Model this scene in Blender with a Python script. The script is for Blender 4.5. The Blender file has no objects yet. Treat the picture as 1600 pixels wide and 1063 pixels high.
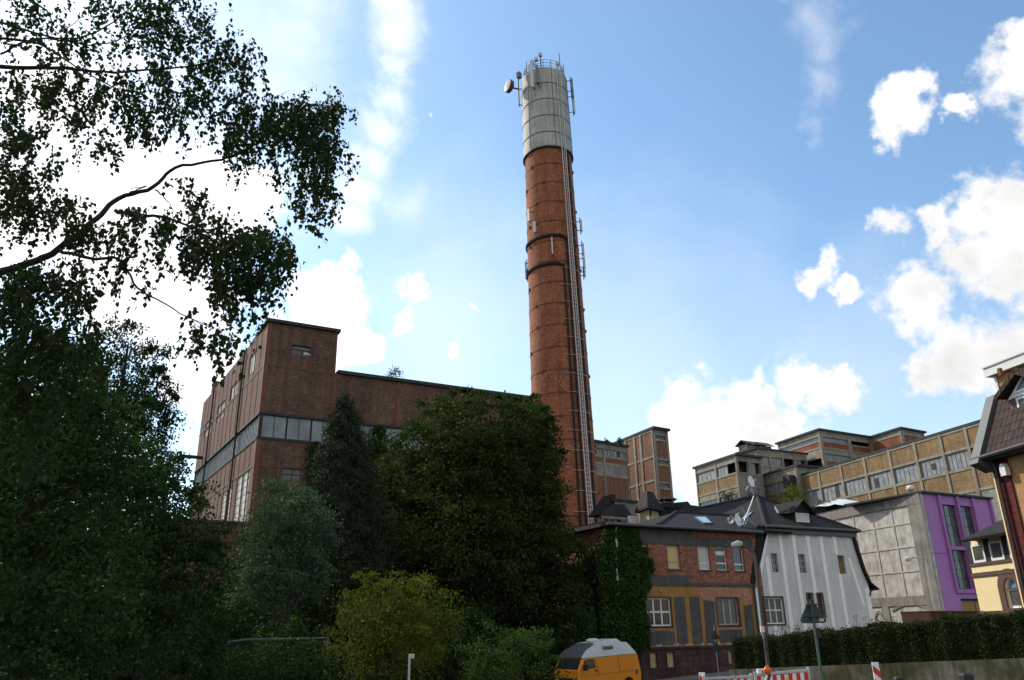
import bpy, math, random
import numpy as np
from mathutils import Vector, Matrix
R_ = math.radians
random.seed(7); rng = np.random.default_rng(7)
C = bpy.context.scene.collection
scene = bpy.context.scene

# ------------------------------------------------------------------ camera
FPX = 1220.0                                   # focal length in pixels of a 1600 px wide frame
EYE = np.array([0, 0, 1.6])
_up = np.array([-55.0, 3281.5, -FPX]); _up /= np.linalg.norm(_up)
_f = np.array([0, 0, -1.0]); _y = _f - _f.dot(_up) * _up; _y /= np.linalg.norm(_y)
_x = np.cross(_y, _up)
RW = np.array([_x, _y, _up])                   # camera axes -> world axes
cam_d = bpy.data.cameras.new('camera'); cam = bpy.data.objects.new('camera', cam_d); C.objects.link(cam)
cam_d.sensor_fit = 'HORIZONTAL'; cam_d.sensor_width = 36; cam_d.lens = 36 * FPX / 1600
cam_d.clip_start = 0.1; cam_d.clip_end = 6000
cam.matrix_world = Matrix.Translation(EYE) @ Matrix(RW.tolist()).to_4x4()
scene.camera = cam
scene.view_settings.view_transform = 'Standard'; scene.view_settings.look = 'None'
scene.view_settings.gamma = 1; scene.view_settings.exposure = 0.5

def ray(px, py): return RW @ np.array([px - 800, 531.5 - py, -FPX])
def at(px, py, Y):                             # survey point: the line of sight through a pixel, Y metres ahead
    d = ray(px, py); return d * (Y / d[1]) + EYE
def onz(px, py, z):                            # survey point at a known height
    d = ray(px, py); return d * ((z - EYE[2]) / d[2]) + EYE

# ------------------------------------------------------------------ sun and sky
SUN_AZ, SUN_EL = R_(-52), R_(40)
sd = np.array([math.sin(SUN_AZ) * math.cos(SUN_EL), math.cos(SUN_AZ) * math.cos(SUN_EL), math.sin(SUN_EL)])
sl = bpy.data.lights.new('sun', 'SUN'); sl.energy = 3.2; sl.angle = R_(0.5); sl.color = (1, .93, .82)
so = bpy.data.objects.new('sun', sl); C.objects.link(so)
so.rotation_euler = Vector((-sd).tolist()).to_track_quat('-Z', 'Y').to_euler(); so.location = (-40, 40, 90)

world = bpy.data.worlds.new('World'); scene.world = world; world.use_nodes = True
def sky():
    nt = world.node_tree; nt.nodes.clear(); L = nt.links
    def N(t, **k):
        n = nt.nodes.new(t)
        for a, b in k.items(): setattr(n, a, b)
        return n
    def math_(op, a, b=None, c=None, clamp=False):
        n = N('ShaderNodeMath', operation=op, use_clamp=clamp)
        for i, v in enumerate((a, b, c)):
            if v is None: continue
            if isinstance(v, (int, float)): n.inputs[i].default_value = v
            else: L.new(v, n.inputs[i])
        return n.outputs[0]
    out = N('ShaderNodeOutputWorld'); bg = N('ShaderNodeBackground')
    tex = N('ShaderNodeTexSky', sky_type='NISHITA'); tex.sun_disc = False
    tex.sun_elevation = SUN_EL; tex.sun_rotation = SUN_AZ; tex.air_density = 1.0; tex.dust_density = .8; tex.ozone_density = 2.6
    co = N('ShaderNodeTexCoord').outputs['Generated']; warped = co
    for scl, amp in ((5.0, .085), (17.0, .075), (55.0, .028)):      # ragged, billowing outlines
        n = N('ShaderNodeTexNoise'); n.inputs['Scale'].default_value = scl; n.inputs['Detail'].default_value = 5; n.inputs['Roughness'].default_value = .55; L.new(co, n.inputs['Vector'])
        v = N('ShaderNodeVectorMath', operation='MULTIPLY_ADD'); L.new(n.outputs['Color'], v.inputs[0]); v.inputs[1].default_value = (amp,) * 3; v.inputs[2].default_value = (-amp / 2,) * 3
        a = N('ShaderNodeVectorMath', operation='ADD'); L.new(warped, a.inputs[0]); L.new(v.outputs[0], a.inputs[1]); warped = a.outputs[0]
    def blobs(lst, soft=.06, warped=warped):
        acc = None
        for px, py, r in lst:
            if px is None: d = np.array([math.sin(R_(py[0])) * math.cos(R_(py[1])), math.cos(R_(py[0])) * math.cos(R_(py[1])), math.sin(R_(py[1]))])   # unseen cloud added to brighten and neutralise the shade: azimuth, elevation
            else: d = ray(px, py); d = d / np.linalg.norm(d)
            vd = N('ShaderNodeVectorMath', operation='DISTANCE'); L.new(warped, vd.inputs[0]); vd.inputs[1].default_value = d.tolist()
            v = math_('SUBTRACT', 1.0, math_('DIVIDE', vd.outputs['Value'], r / 1220.0))
            acc = v if acc is None else math_('SMOOTH_MAX', acc, v, soft)
        return acc
    def fbm(scale, detail=9, rough=.6, dist=0.0, stretch=None):
        n = N('ShaderNodeTexNoise'); n.inputs['Scale'].default_value = scale; n.inputs['Detail'].default_value = detail
        n.inputs['Roughness'].default_value = rough; n.inputs['Distortion'].default_value = dist
        if stretch:
            m = N('ShaderNodeMapping', vector_type='TEXTURE'); m.inputs['Rotation'].default_value = stretch[0]; m.inputs['Scale'].default_value = stretch[1]
            L.new(co, m.inputs[0]); L.new(m.outputs[0], n.inputs['Vector'])
        else: L.new(co, n.inputs['Vector'])
        return n.outputs['Fac']
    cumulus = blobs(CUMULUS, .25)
    n1 = fbm(11, 10, .62); n2 = fbm(45, 8, .62)
    g = math_('ADD', cumulus, math_('MULTIPLY', math_('SUBTRACT', n1, .5), 1.75))
    g = math_('ADD', g, math_('MULTIPLY', math_('SUBTRACT', n2, .5), 1.0))
    a1 = N('ShaderNodeMapRange', interpolation_type='SMOOTHSTEP'); a1.inputs[1].default_value = 0.0; a1.inputs[2].default_value = .6; L.new(g, a1.inputs[0])
    wq = N('ShaderNodeVectorMath', operation='MULTIPLY_ADD'); nw = N('ShaderNodeTexNoise'); nw.inputs['Scale'].default_value = 16; nw.inputs['Detail'].default_value = 4; L.new(co, nw.inputs['Vector']); L.new(nw.outputs['Color'], wq.inputs[0]); wq.inputs[1].default_value = (.04,) * 3; L.new(co, wq.inputs[2])
    wc = N('ShaderNodeVectorMath', operation='SUBTRACT'); L.new(wq.outputs[0], wc.inputs[0]); wc.inputs[1].default_value = (.02,) * 3
    wisps = blobs(WISPS, .3, wc.outputs[0])
    n3 = fbm(14, 9, .66, .4)
    gw = math_('ADD', wisps, math_('MULTIPLY', math_('SUBTRACT', n3, .5), 2.2))
    a2 = N('ShaderNodeMapRange', interpolation_type='SMOOTHSTEP'); a2.inputs[1].default_value = -.2; a2.inputs[2].default_value = 1.0; L.new(gw, a2.inputs[0])
    a2o = math_('MULTIPLY', a2.outputs[0], .56)
    veil = blobs(VEIL, .4)
    n4 = fbm(5, 6, .55, .6)
    a3 = N('ShaderNodeMapRange', interpolation_type='SMOOTHSTEP'); a3.inputs[1].default_value = -.1; a3.inputs[2].default_value = 1.1
    L.new(math_('ADD', veil, math_('MULTIPLY', math_('SUBTRACT', n4, .5), .9)), a3.inputs[0])
    a3o = math_('MULTIPLY', a3.outputs[0], .33)
    inv = lambda v: math_('SUBTRACT', 1.0, v)
    alpha = inv(math_('MULTIPLY', math_('MULTIPLY', inv(a1.outputs[0]), inv(a2o)), inv(a3o)))
    # cloud light: thick middles a little greyer, and brighter the nearer the sun
    sund = N('ShaderNodeVectorMath', operation='DOT_PRODUCT'); L.new(co, sund.inputs[0]); sund.inputs[1].default_value = sd.tolist()
    near = N('ShaderNodeMapRange'); near.inputs[1].default_value = .3; near.inputs[2].default_value = .95; L.new(sund.outputs['Value'], near.inputs[0])
    n5 = fbm(9, 6, .55)
    thick = N('ShaderNodeMapRange', interpolation_type='SMOOTHSTEP'); thick.inputs[1].default_value = .25; thick.inputs[2].default_value = 1.3
    L.new(math_('ADD', cumulus, math_('MULTIPLY', math_('SUBTRACT', n5, .5), 1.6)), thick.inputs[0])
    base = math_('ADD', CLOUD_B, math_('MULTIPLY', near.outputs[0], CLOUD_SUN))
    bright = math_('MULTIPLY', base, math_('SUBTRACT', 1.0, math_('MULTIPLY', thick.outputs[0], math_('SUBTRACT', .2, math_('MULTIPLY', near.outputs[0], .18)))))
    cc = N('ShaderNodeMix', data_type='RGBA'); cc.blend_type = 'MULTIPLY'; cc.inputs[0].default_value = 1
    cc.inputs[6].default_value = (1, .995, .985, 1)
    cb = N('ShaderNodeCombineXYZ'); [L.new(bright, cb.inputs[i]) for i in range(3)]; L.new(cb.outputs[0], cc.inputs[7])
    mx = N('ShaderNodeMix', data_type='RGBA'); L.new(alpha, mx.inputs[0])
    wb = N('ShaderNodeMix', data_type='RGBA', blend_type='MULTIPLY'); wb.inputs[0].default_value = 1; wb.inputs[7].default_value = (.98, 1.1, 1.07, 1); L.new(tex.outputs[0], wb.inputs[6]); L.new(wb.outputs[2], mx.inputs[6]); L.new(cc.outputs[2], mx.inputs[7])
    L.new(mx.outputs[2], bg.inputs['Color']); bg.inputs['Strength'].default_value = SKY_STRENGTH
    L.new(bg.outputs[0], out.inputs[0])
SKY_STRENGTH = 0.15
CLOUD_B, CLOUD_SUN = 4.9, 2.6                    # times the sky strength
CUMULUS = [(1400, 185, 40), (1410, 160, 26), (1495, 175, 23), (1620, 130, 74), (1600, 60, 39), (1620, 190, 44),
           (1580, 310, 65), (1500, 400, 65), (1430, 455, 61), (1590, 400, 78), (1400, 355, 37), (1530, 330, 52), (1450, 350, 35),
           (1270, 420, 38), (1305, 405, 30), (1315, 460, 23), (1500, 545, 61), (1590, 530, 87), (1450, 575, 39), (1700, 350, 139), (1720, 540, 148),
           (1060, 650, 54), (1120, 690, 78), (1180, 640, 54), (1250, 615, 54), (1310, 605, 35), (1200, 660, 52), (1060, 700, 52),
           (1090, 745, 52), (1170, 690, 52), (500, 475, 75), (470, 540, 80), (560, 535, 42), (635, 448, 27), (630, 503, 27), (670, 198, 20),
           (725, 537, 18), (740, 473, 13), (525, 435, 46), (300, 320, 105), (380, 320, 70), (180, 270, 130), (60, 330, 140), (200, 450, 140), (300, 480, 100),
           (80, 160, 90), (330, 600, 90), (-120, 300, 180), (990, 310, 7), (1000, 200, 7)] + [(None, (az, el), 1220 * r) for az, el, r in ((150, 22, .5), (190, 35, .55), (235, 25, .5), (110, 30, .42), (280, 45, .4), (165, 65, .4), (80, 60, .3), (210, 10, .45))]  # the azimuth entries are out-of-view clouds, added as fill for shaded facades
WISPS = [(630, 10, 46), (622, 55, 46), (614, 100, 46), (604, 150, 44), (594, 200, 41), (580, 250, 38), (564, 300, 34), (548, 345, 28), (636, -40, 48), (640, -90, 50)]
VEIL = [(440, 60, 90), (460, 170, 80), (480, 0, 80), (420, 130, 90), (500, 300, 110), (1270, 40, 52), (1268, 120, 46), (1262, 190, 36), (1245, -40, 60), (560, 640, 90), (250, 250, 230), (100, 100, 260), (640, 330, 60), (700, 600, 60), (1480, 640, 80), (1250, 560, 60), (1550, 620, 80), (1000, 640, 380), (700, 520, 300), (1350, 600, 260)]
sky()

# ------------------------------------------------------------------ helpers
M = {}
def nodes_of(name):
    m = bpy.data.materials.new(name); m.use_nodes = True; nt = m.node_tree
    return m, nt, nt.nodes['Principled BSDF']
def _noise(nt, vec, scale, detail=6, rough=.6):
    n = nt.nodes.new('ShaderNodeTexNoise'); n.inputs['Scale'].default_value = scale; n.inputs['Detail'].default_value = detail; n.inputs['Roughness'].default_value = rough
    nt.links.new(vec, n.inputs['Vector']); return n.outputs['Fac']
def _ramp(nt, fac, stops):
    r = nt.nodes.new('ShaderNodeValToRGB'); e = r.color_ramp.elements
    while len(e) < len(stops): e.new(.5)
    for i, (p, c) in enumerate(stops): e[i].position = p; e[i].color = (*c, 1)
    nt.links.new(fac, r.inputs[0]); return r.outputs[0]
def _mix(nt, fac, a, b, mode='MIX'):
    m = nt.nodes.new('ShaderNodeMix'); m.data_type = 'RGBA'; m.blend_type = mode
    for s, v in ((0, fac), (6, a), (7, b)):
        if isinstance(v, (int, float)): m.inputs[s].default_value = v
        elif isinstance(v, tuple): m.inputs[s].default_value = (*v, 1)
        else: nt.links.new(v, m.inputs[s])
    return m.outputs[2]
def _bump(nt, bs, h, strength, dist=.02):
    b = nt.nodes.new('ShaderNodeBump'); b.inputs['Strength'].default_value = strength; b.inputs['Distance'].default_value = dist
    nt.links.new(h, b.inputs['Height']); nt.links.new(b.outputs[0], bs.inputs['Normal'])
def sc_(c, k): return tuple(min(1, v * k) for v in c)

def plain(key, col, rough=.75, var=.3, scale=2.0, metal=0.0, col2=None, bump=.15, streak=0.0, spec=.3, edge=(.32, .62)):
    """painted / concrete / metal surface: mottled at two scales, with optional runs of dirt down the wall"""
    m, nt, bs = nodes_of(key); tc = nt.nodes.new('ShaderNodeTexCoord')
    n1 = _noise(nt, tc.outputs['Object'], scale, 8, .65); n2 = _noise(nt, tc.outputs['Object'], scale * 9, 5, .6)
    c2 = col2 or sc_(col, 1 - var)
    c = _ramp(nt, n1, [(edge[0], c2), (edge[1], col)])
    c = _mix(nt, 1.0, c, _ramp(nt, n2, [(.25, (1 - var * .55,) * 3), (.7, (1, 1, 1))]), 'MULTIPLY')
    if streak:
        mp = nt.nodes.new('ShaderNodeMapping'); mp.inputs['Scale'].default_value = (1, 1, .08); nt.links.new(tc.outputs['Object'], mp.inputs[0])
        n3 = _noise(nt, mp.outputs[0], 5.5, 5, .6)
        c = _mix(nt, 1.0, c, _ramp(nt, n3, [(.3, (1 - streak,) * 3), (.55, (1, 1, 1))]), 'MULTIPLY')
    nt.links.new(c, bs.inputs['Base Color']); bs.inputs['Roughness'].default_value = rough; bs.inputs['Metallic'].default_value = metal
    bs.inputs['Specular IOR Level'].default_value = spec
    if bump: _bump(nt, bs, n2, bump)
    M[key] = m; return m

def brick(key, c1, c2, mortar, w=.25, h=.083, ms=.012, stain=.35, bump=.5, spots=None, blotch=.5, squash_off=.5, soot=.3):
    m, nt, bs = nodes_of(key); uv = nt.nodes.new('ShaderNodeUVMap').outputs[0]; tc = nt.nodes.new('ShaderNodeTexCoord')
    b = nt.nodes.new('ShaderNodeTexBrick'); nt.links.new(uv, b.inputs['Vector'])
    b.inputs['Scale'].default_value = 1; b.inputs['Brick Width'].default_value = w; b.inputs['Row Height'].default_value = h
    b.inputs['Mortar Size'].default_value = ms; b.inputs['Mortar Smooth'].default_value = .3; b.offset = squash_off
    b.inputs['Color1'].default_value = (*c1, 1); b.inputs['Color2'].default_value = (*c2, 1); b.inputs['Mortar'].default_value = (*mortar, 1)
    n1 = _noise(nt, tc.outputs['Object'], .45, 8, .7); n2 = _noise(nt, tc.outputs['Object'], 5, 6, .65)
    c = _mix(nt, 1.0, b.outputs['Color'], _ramp(nt, n1, [(.3, (1 - stain,) * 3), (.65, (1.0, 1.0, 1.0))]), 'MULTIPLY')
    c = _mix(nt, 1.0, c, _ramp(nt, n2, [(.3, (1 - blotch,) * 3), (.6, (1, 1, 1))]), 'MULTIPLY')
    if soot:
        mp = nt.nodes.new('ShaderNodeMapping'); mp.inputs['Scale'].default_value = (1, 1, .07); nt.links.new(tc.outputs['Object'], mp.inputs[0])
        c = _mix(nt, 1.0, c, _ramp(nt, _noise(nt, mp.outputs[0], 1.6, 6, .65), [(.34, (1 - soot,) * 3), (.58, (1, 1, 1))]), 'MULTIPLY')
    if spots:
        n3 = _noise(nt, tc.outputs['Object'], 5.5, 4, .6); n3b = _noise(nt, tc.outputs['Object'], .25, 3, .5)
        mul = nt.nodes.new('ShaderNodeMath'); mul.operation = 'MULTIPLY'; nt.links.new(n3, mul.inputs[0]); nt.links.new(n3b, mul.inputs[1])
        c = _mix(nt, _ramp(nt, mul.outputs[0], [(.37, (0, 0, 0)), (.4, (1, 1, 1))]), c, spots)
    nt.links.new(c, bs.inputs['Base Color']); bs.inputs['Roughness'].default_value = .88; bs.inputs['Specular IOR Level'].default_value = .2
    inv = nt.nodes.new('ShaderNodeMath'); inv.operation = 'SUBTRACT'; inv.inputs[0].default_value = 1; nt.links.new(b.outputs['Fac'], inv.inputs[1])
    _bump(nt, bs, inv.outputs[0], bump, .01); M[key] = m; return m

def leafmat(key, cols, trans=.35, rough=.55):
    m, nt, bs = nodes_of(key); g = nt.nodes.new('ShaderNodeNewGeometry')
    tc = nt.nodes.new('ShaderNodeTexCoord'); ns = _noise(nt, tc.outputs['Object'], 1.3, 3, .6)
    a = nt.nodes.new('ShaderNodeMapRange'); a.inputs[1].default_value = .32; a.inputs[2].default_value = .68; nt.links.new(ns, a.inputs[0])
    f = nt.nodes.new('ShaderNodeMath'); f.operation = 'MULTIPLY'; f.inputs[1].default_value = .45; nt.links.new(g.outputs['Random Per Island'], f.inputs[0])
    f2 = nt.nodes.new('ShaderNodeMath'); f2.operation = 'MULTIPLY_ADD'; f2.inputs[1].default_value = .55; nt.links.new(a.outputs[0], f2.inputs[0]); nt.links.new(f.outputs[0], f2.inputs[2])
    cols = sorted(cols, key=sum); c = _ramp(nt, f2.outputs[0], [(i / max(1, len(cols) - 1), k) for i, k in enumerate(cols)])
    nt.links.new(c, bs.inputs['Base Color']); bs.inputs['Roughness'].default_value = .7; bs.inputs['Specular IOR Level'].default_value = .08
    tr = nt.nodes.new('ShaderNodeBsdfTranslucent'); nt.links.new(_mix(nt, 1.0, c, (1.0, 1.35, .5), 'MULTIPLY'), tr.inputs['Color'])
    ms = nt.nodes.new('ShaderNodeMixShader'); ms.inputs[0].default_value = trans
    nt.links.new(bs.outputs[0], ms.inputs[1]); nt.links.new(tr.outputs[0], ms.inputs[2])
    nt.links.new(ms.outputs[0], nt.nodes['Material Output'].inputs[0]); M[key] = m; return m

def glass(key, col=(.02, .025, .03), rough=.12, col2=None, scale=1.2, spec=.6):
    m, nt, bs = nodes_of(key); tc = nt.nodes.new('ShaderNodeTexCoord')
    n = _noise(nt, tc.outputs['Object'], scale, 4, .6)
    nt.links.new(_ramp(nt, n, [(.35, col), (.65, col2 or sc_(col, 1.6))]), bs.inputs['Base Color'])
    bs.inputs['Roughness'].default_value = rough; bs.inputs['Specular IOR Level'].default_value = spec
    M[key] = m; return m

def tiles(key, col, w=.3, h=.34, var=.4, bump=.9, gap=.02, wave=False):
    m, nt, bs = nodes_of(key); uv = nt.nodes.new('ShaderNodeUVMap').outputs[0]; tc = nt.nodes.new('ShaderNodeTexCoord')
    b = nt.nodes.new('ShaderNodeTexBrick'); nt.links.new(uv, b.inputs['Vector']); b.inputs['Scale'].default_value = 1
    b.inputs['Brick Width'].default_value = w; b.inputs['Row Height'].default_value = h; b.inputs['Mortar Size'].default_value = gap; b.inputs['Mortar Smooth'].default_value = .6
    b.inputs['Color1'].default_value = (*col, 1); b.inputs['Color2'].default_value = (*sc_(col, 1 - var), 1); b.inputs['Mortar'].default_value = (*sc_(col, .25), 1)
    n1 = _noise(nt, tc.outputs['Object'], .8, 6, .65)
    c = _mix(nt, 1.0, b.outputs['Color'], _ramp(nt, n1, [(.3, (.6, .6, .6)), (.7, (1, 1, 1))]), 'MULTIPLY')
    nt.links.new(c, bs.inputs['Base Color']); bs.inputs['Roughness'].default_value = .8; bs.inputs['Specular IOR Level'].default_value = .2
    sep = nt.nodes.new('ShaderNodeSeparateXYZ'); nt.links.new(uv, sep.inputs[0])
    md = nt.nodes.new('ShaderNodeMath'); md.operation = 'FLOORED_MODULO'; nt.links.new(sep.outputs[1], md.inputs[0]); md.inputs[1].default_value = h
    mm = nt.nodes.new('ShaderNodeMath'); mm.operation = 'MULTIPLY_ADD'; nt.links.new(md.outputs[0], mm.inputs[0]); mm.inputs[1].default_value = -2.0
    iv = nt.nodes.new('ShaderNodeMath'); iv.operation = 'SUBTRACT'; iv.inputs[0].default_value = 1; nt.links.new(b.outputs['Fac'], iv.inputs[1]); nt.links.new(iv.outputs[0], mm.inputs[2])
    hgt = mm.outputs[0]
    if wave:                                   # rolled pantiles: the same profile across every course
        b.offset = 0
        sn = nt.nodes.new('ShaderNodeMath'); sn.operation = 'MULTIPLY'; nt.links.new(sep.outputs[0], sn.inputs[0]); sn.inputs[1].default_value = 2 * math.pi / w
        s2 = nt.nodes.new('ShaderNodeMath'); s2.operation = 'SINE'; nt.links.new(sn.outputs[0], s2.inputs[0])
        ad = nt.nodes.new('ShaderNodeMath'); ad.operation = 'MULTIPLY_ADD'; nt.links.new(s2.outputs[0], ad.inputs[0]); ad.inputs[1].default_value = .9; nt.links.new(hgt, ad.inputs[2]); hgt = ad.outputs[0]
    _bump(nt, bs, hgt, bump, .03); M[key] = m; return m

class Fr:
    """a facade plane: origin on the ground plan, u to the right as seen from outside, n outwards"""
    def __init__(s, p, az):
        s.o = np.array([p[0], p[1]]); a = R_(az); s.u = np.array([math.sin(a), math.cos(a)]); s.n = np.array([math.cos(a), -math.sin(a)])
    @staticmethod
    def through(p, q):
        f = Fr(p, math.degrees(math.atan2(q[0] - p[0], q[1] - p[1]))); f.W = math.hypot(q[0] - p[0], q[1] - p[1]); return f
    def P(s, u, z, d=0.0):
        q = s.o + u * s.u + d * s.n; return (q[0], q[1], z)
    def uz(s, px, py, d=0.0):
        r = ray(px, py); o = s.o + d * s.n; t = ((o - EYE[:2]) @ s.n) / (r[:2] @ s.n); p = EYE + r * t
        return float((p[:2] - o) @ s.u), float(p[2])
    def rect(s, x0, y0, x1, y1, Z=None, d=0.0):
        """rectangle on the facade from two opposite surveyed corners"""
        if Z: (x0, y0), (x1, y1) = Z(x0, y0), Z(x1, y1)
        a, b = s.uz(x0, y0, d), s.uz(x1, y1, d); return min(a[0], b[0]), max(a[0], b[0]), min(a[1], b[1]), max(a[1], b[1])

class MB:
    def __init__(s): s.v = []; s.f = []; s.uv = {}
    def quad(s, *p):
        i = len(s.v); s.v += [tuple(map(float, q)) for q in p]; s.f.append(tuple(range(i, i + len(p)))); return len(s.f) - 1
    def hexa(s, b, t):                         # bottom ring ccw seen from above, top ring
        i = len(s.v); n = len(b); s.v += [tuple(map(float, q)) for q in list(b) + list(t)]
        s.f.append(tuple(i + k for k in reversed(range(n)))); s.f.append(tuple(i + n + k for k in range(n)))
        for k in range(n): j = (k + 1) % n; s.f.append((i + k, i + j, i + n + j, i + n + k))
    def box(s, fr, u0, u1, z0, z1, d0, d1):    # d0 < d1 (d1 is the outer face)
        lo = [fr.P(u0, z0, d1), fr.P(u1, z0, d1), fr.P(u1, z0, d0), fr.P(u0, z0, d0)]
        s.hexa(lo, [(x, y, z1) for x, y, z in lo])
    def cube(s, c, sx, sy, sz, az=90):         # c = centre of the bottom
        f = Fr(c[:2], az); s.box(f, -sx / 2, sx / 2, c[2], c[2] + sz, -sy / 2, sy / 2)
    def prism(s, pts, z0, z1):                 # pts: plan polygon ccw seen from above
        s.hexa([(x, y, z0) for x, y in pts], [(x, y, z1) for x, y in pts])
    def slab(s, fr, poly, d0, d1):             # poly in facade coords (u,z), ccw seen from outside
        a = [fr.P(u, z, d1) for u, z in poly]; b = [fr.P(u, z, d0) for u, z in poly]
        i = len(s.v); n = len(a); s.v += a + b; s.f.append(tuple(range(i, i + n))); s.f.append(tuple(reversed(range(i + n, i + 2 * n))))
        for k in range(n): j = (k + 1) % n; s.f.append((i + j, i + k, i + n + k, i + n + j))
    def roofsheet(s, pts, th=.12):             # a thick roof plane, pts ccw seen from above/outside
        p = [Vector(q) for q in pts]; n = (p[1] - p[0]).cross(p[2] - p[0]).normalized()
        if n.z < 0: n = -n
        s.hexa([q - n * th for q in p], p)
    def tube(s, pts, r, seg=6, caps=True):
        P = [Vector(q) for q in pts]; n = len(P); rs = list(r) if hasattr(r, '__len__') else [r] * n
        base = len(s.v); prev = None
        for k in range(n):
            t = (P[min(k + 1, n - 1)] - P[max(k - 1, 0)]); t = t.normalized() if t.length > 1e-9 else Vector((0, 0, 1))
            a = prev - t * prev.dot(t) if prev is not None else (Vector((1, 0, 0)) if abs(t.x) < .8 else Vector((0, 1, 0))) - t * (t.x if abs(t.x) < .8 else t.y)
            a = a.normalized(); prev = a; b = t.cross(a)
            for q in range(seg):
                th = 2 * math.pi * q / seg; s.v.append(tuple(P[k] + (a * math.cos(th) + b * math.sin(th)) * rs[k]))
        for k in range(n - 1):
            for q in range(seg):
                i = base + k * seg + q; j = base + k * seg + (q + 1) % seg; s.f.append((i, j, j + seg, i + seg))
        if caps: s.f.append(tuple(base + q for q in reversed(range(seg)))); s.f.append(tuple(base + (n - 1) * seg + q for q in range(seg)))
    def lathe(s, prof, seg=24, c=(0, 0, 0), a0=0.0, a1=2 * math.pi, axis=None, uvs=False):
        """prof: (radius, height) list"""
        full = abs(a1 - a0 - 2 * math.pi) < 1e-6; ns = seg if full else seg + 1; base = len(s.v)
        A = Matrix.Identity(3) if axis is None else Vector((0, 0, 1)).rotation_difference(Vector(axis)).to_matrix()
        for r, h in prof:
            for q in range(ns):
                th = a0 + (a1 - a0) * q / seg; s.v.append(tuple(Vector(c) + A @ Vector((r * math.cos(th), r * math.sin(th), h))))
        for k in range(len(prof) - 1):
            for q in range(seg):
                i = base + k * ns + q; j = base + k * ns + (q + 1) % ns; s.f.append((i, j, j + ns, i + ns))
                if uvs:
                    t0 = a0 + (a1 - a0) * q / seg; t1 = a0 + (a1 - a0) * (q + 1) / seg; R = prof[0][0]
                    s.uv[len(s.f) - 1] = [(t0 * R, prof[k][1]), (t1 * R, prof[k][1]), (t1 * R, prof[k + 1][1]), (t0 * R, prof[k + 1][1])]
    def build(s, name, mat, parent=None, smooth=False, base=None):
        """link as ONE mesh; top-level meshes stand at their base, children share their thing's origin"""
        if parent is not None: o0 = root_loc(parent)
        elif base is not None: o0 = Vector(base)
        else:
            a = np.array(s.v); o0 = Vector(((a[:, 0].min() + a[:, 0].max()) / 2, (a[:, 1].min() + a[:, 1].max()) / 2, a[:, 2].min()))
        me = bpy.data.meshes.new(name); me.from_pydata([tuple(Vector(q) - o0) for q in s.v], [], s.f)
        uvl = me.uv_layers.new(name='UVMap'); V = [Vector(q) for q in s.v]
        for p in me.polygons:
            if p.index in s.uv:
                for li, w in zip(p.loop_indices, s.uv[p.index]): uvl.data[li].uv = w
                continue
            n = p.normal
            t = Vector((0, 0, 1)).cross(n); t = t.normalized() if t.length > .15 else Vector((1, 0, 0)); b = n.cross(t)
            for li, vi in zip(p.loop_indices, p.vertices): uvl.data[li].uv = (V[vi].dot(t), V[vi].dot(b))
        if smooth:
            for p in me.polygons: p.use_smooth = True
        me.materials.append(M[mat] if isinstance(mat, str) else mat)
        o = bpy.data.objects.new(name, me); C.objects.link(o)
        if parent is not None: o.parent = parent
        else: o.location = o0
        return o
def root_loc(o):
    while o.parent is not None: o = o.parent
    return Vector(o.location)
def tag(o, label=None, cat=None, group=None, kind=None):
    for k, v in (('label', label), ('category', cat), ('group', group), ('kind', kind)):
        if v: o[k] = v
    return o
def thing(name, label, cat, loc, group=None, rz=0.0):
    o = bpy.data.objects.new(name, None); C.objects.link(o); o.location = tuple(map(float, loc)); o.rotation_euler = (0, 0, rz); o.empty_display_size = .3
    return tag(o, label, cat, group)

def wall_holes(mb, fr, u0, u1, z0, z1, holes=(), rec=.2):
    us = sorted({u0, u1, *[min(max(h[k], u0), u1) for h in holes for k in (0, 1)]}); zs = sorted({z0, z1, *[min(max(h[k], z0), z1) for h in holes for k in (2, 3)]})
    for a, b in zip(us, us[1:]):
        for c, e in zip(zs, zs[1:]):
            if b - a < 1e-5 or e - c < 1e-5: continue
            m, n = (a + b) / 2, (c + e) / 2
            if not any(h[0] < m < h[1] and h[2] < n < h[3] for h in holes): mb.quad(fr.P(a, c), fr.P(b, c), fr.P(b, e), fr.P(a, e))
    for a, b, c, e in [h[:4] for h in holes]:
        a, b, c, e = max(a, u0), min(b, u1), max(c, z0), min(e, z1)
        if b - a < .01 or e - c < .01: continue
        mb.quad(fr.P(a, c), fr.P(b, c), fr.P(b, c, -rec), fr.P(a, c, -rec)); mb.quad(fr.P(a, e, -rec), fr.P(b, e, -rec), fr.P(b, e), fr.P(a, e))
        mb.quad(fr.P(a, c), fr.P(a, c, -rec), fr.P(a, e, -rec), fr.P(a, e)); mb.quad(fr.P(b, c, -rec), fr.P(b, c), fr.P(b, e), fr.P(b, e, -rec))

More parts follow.
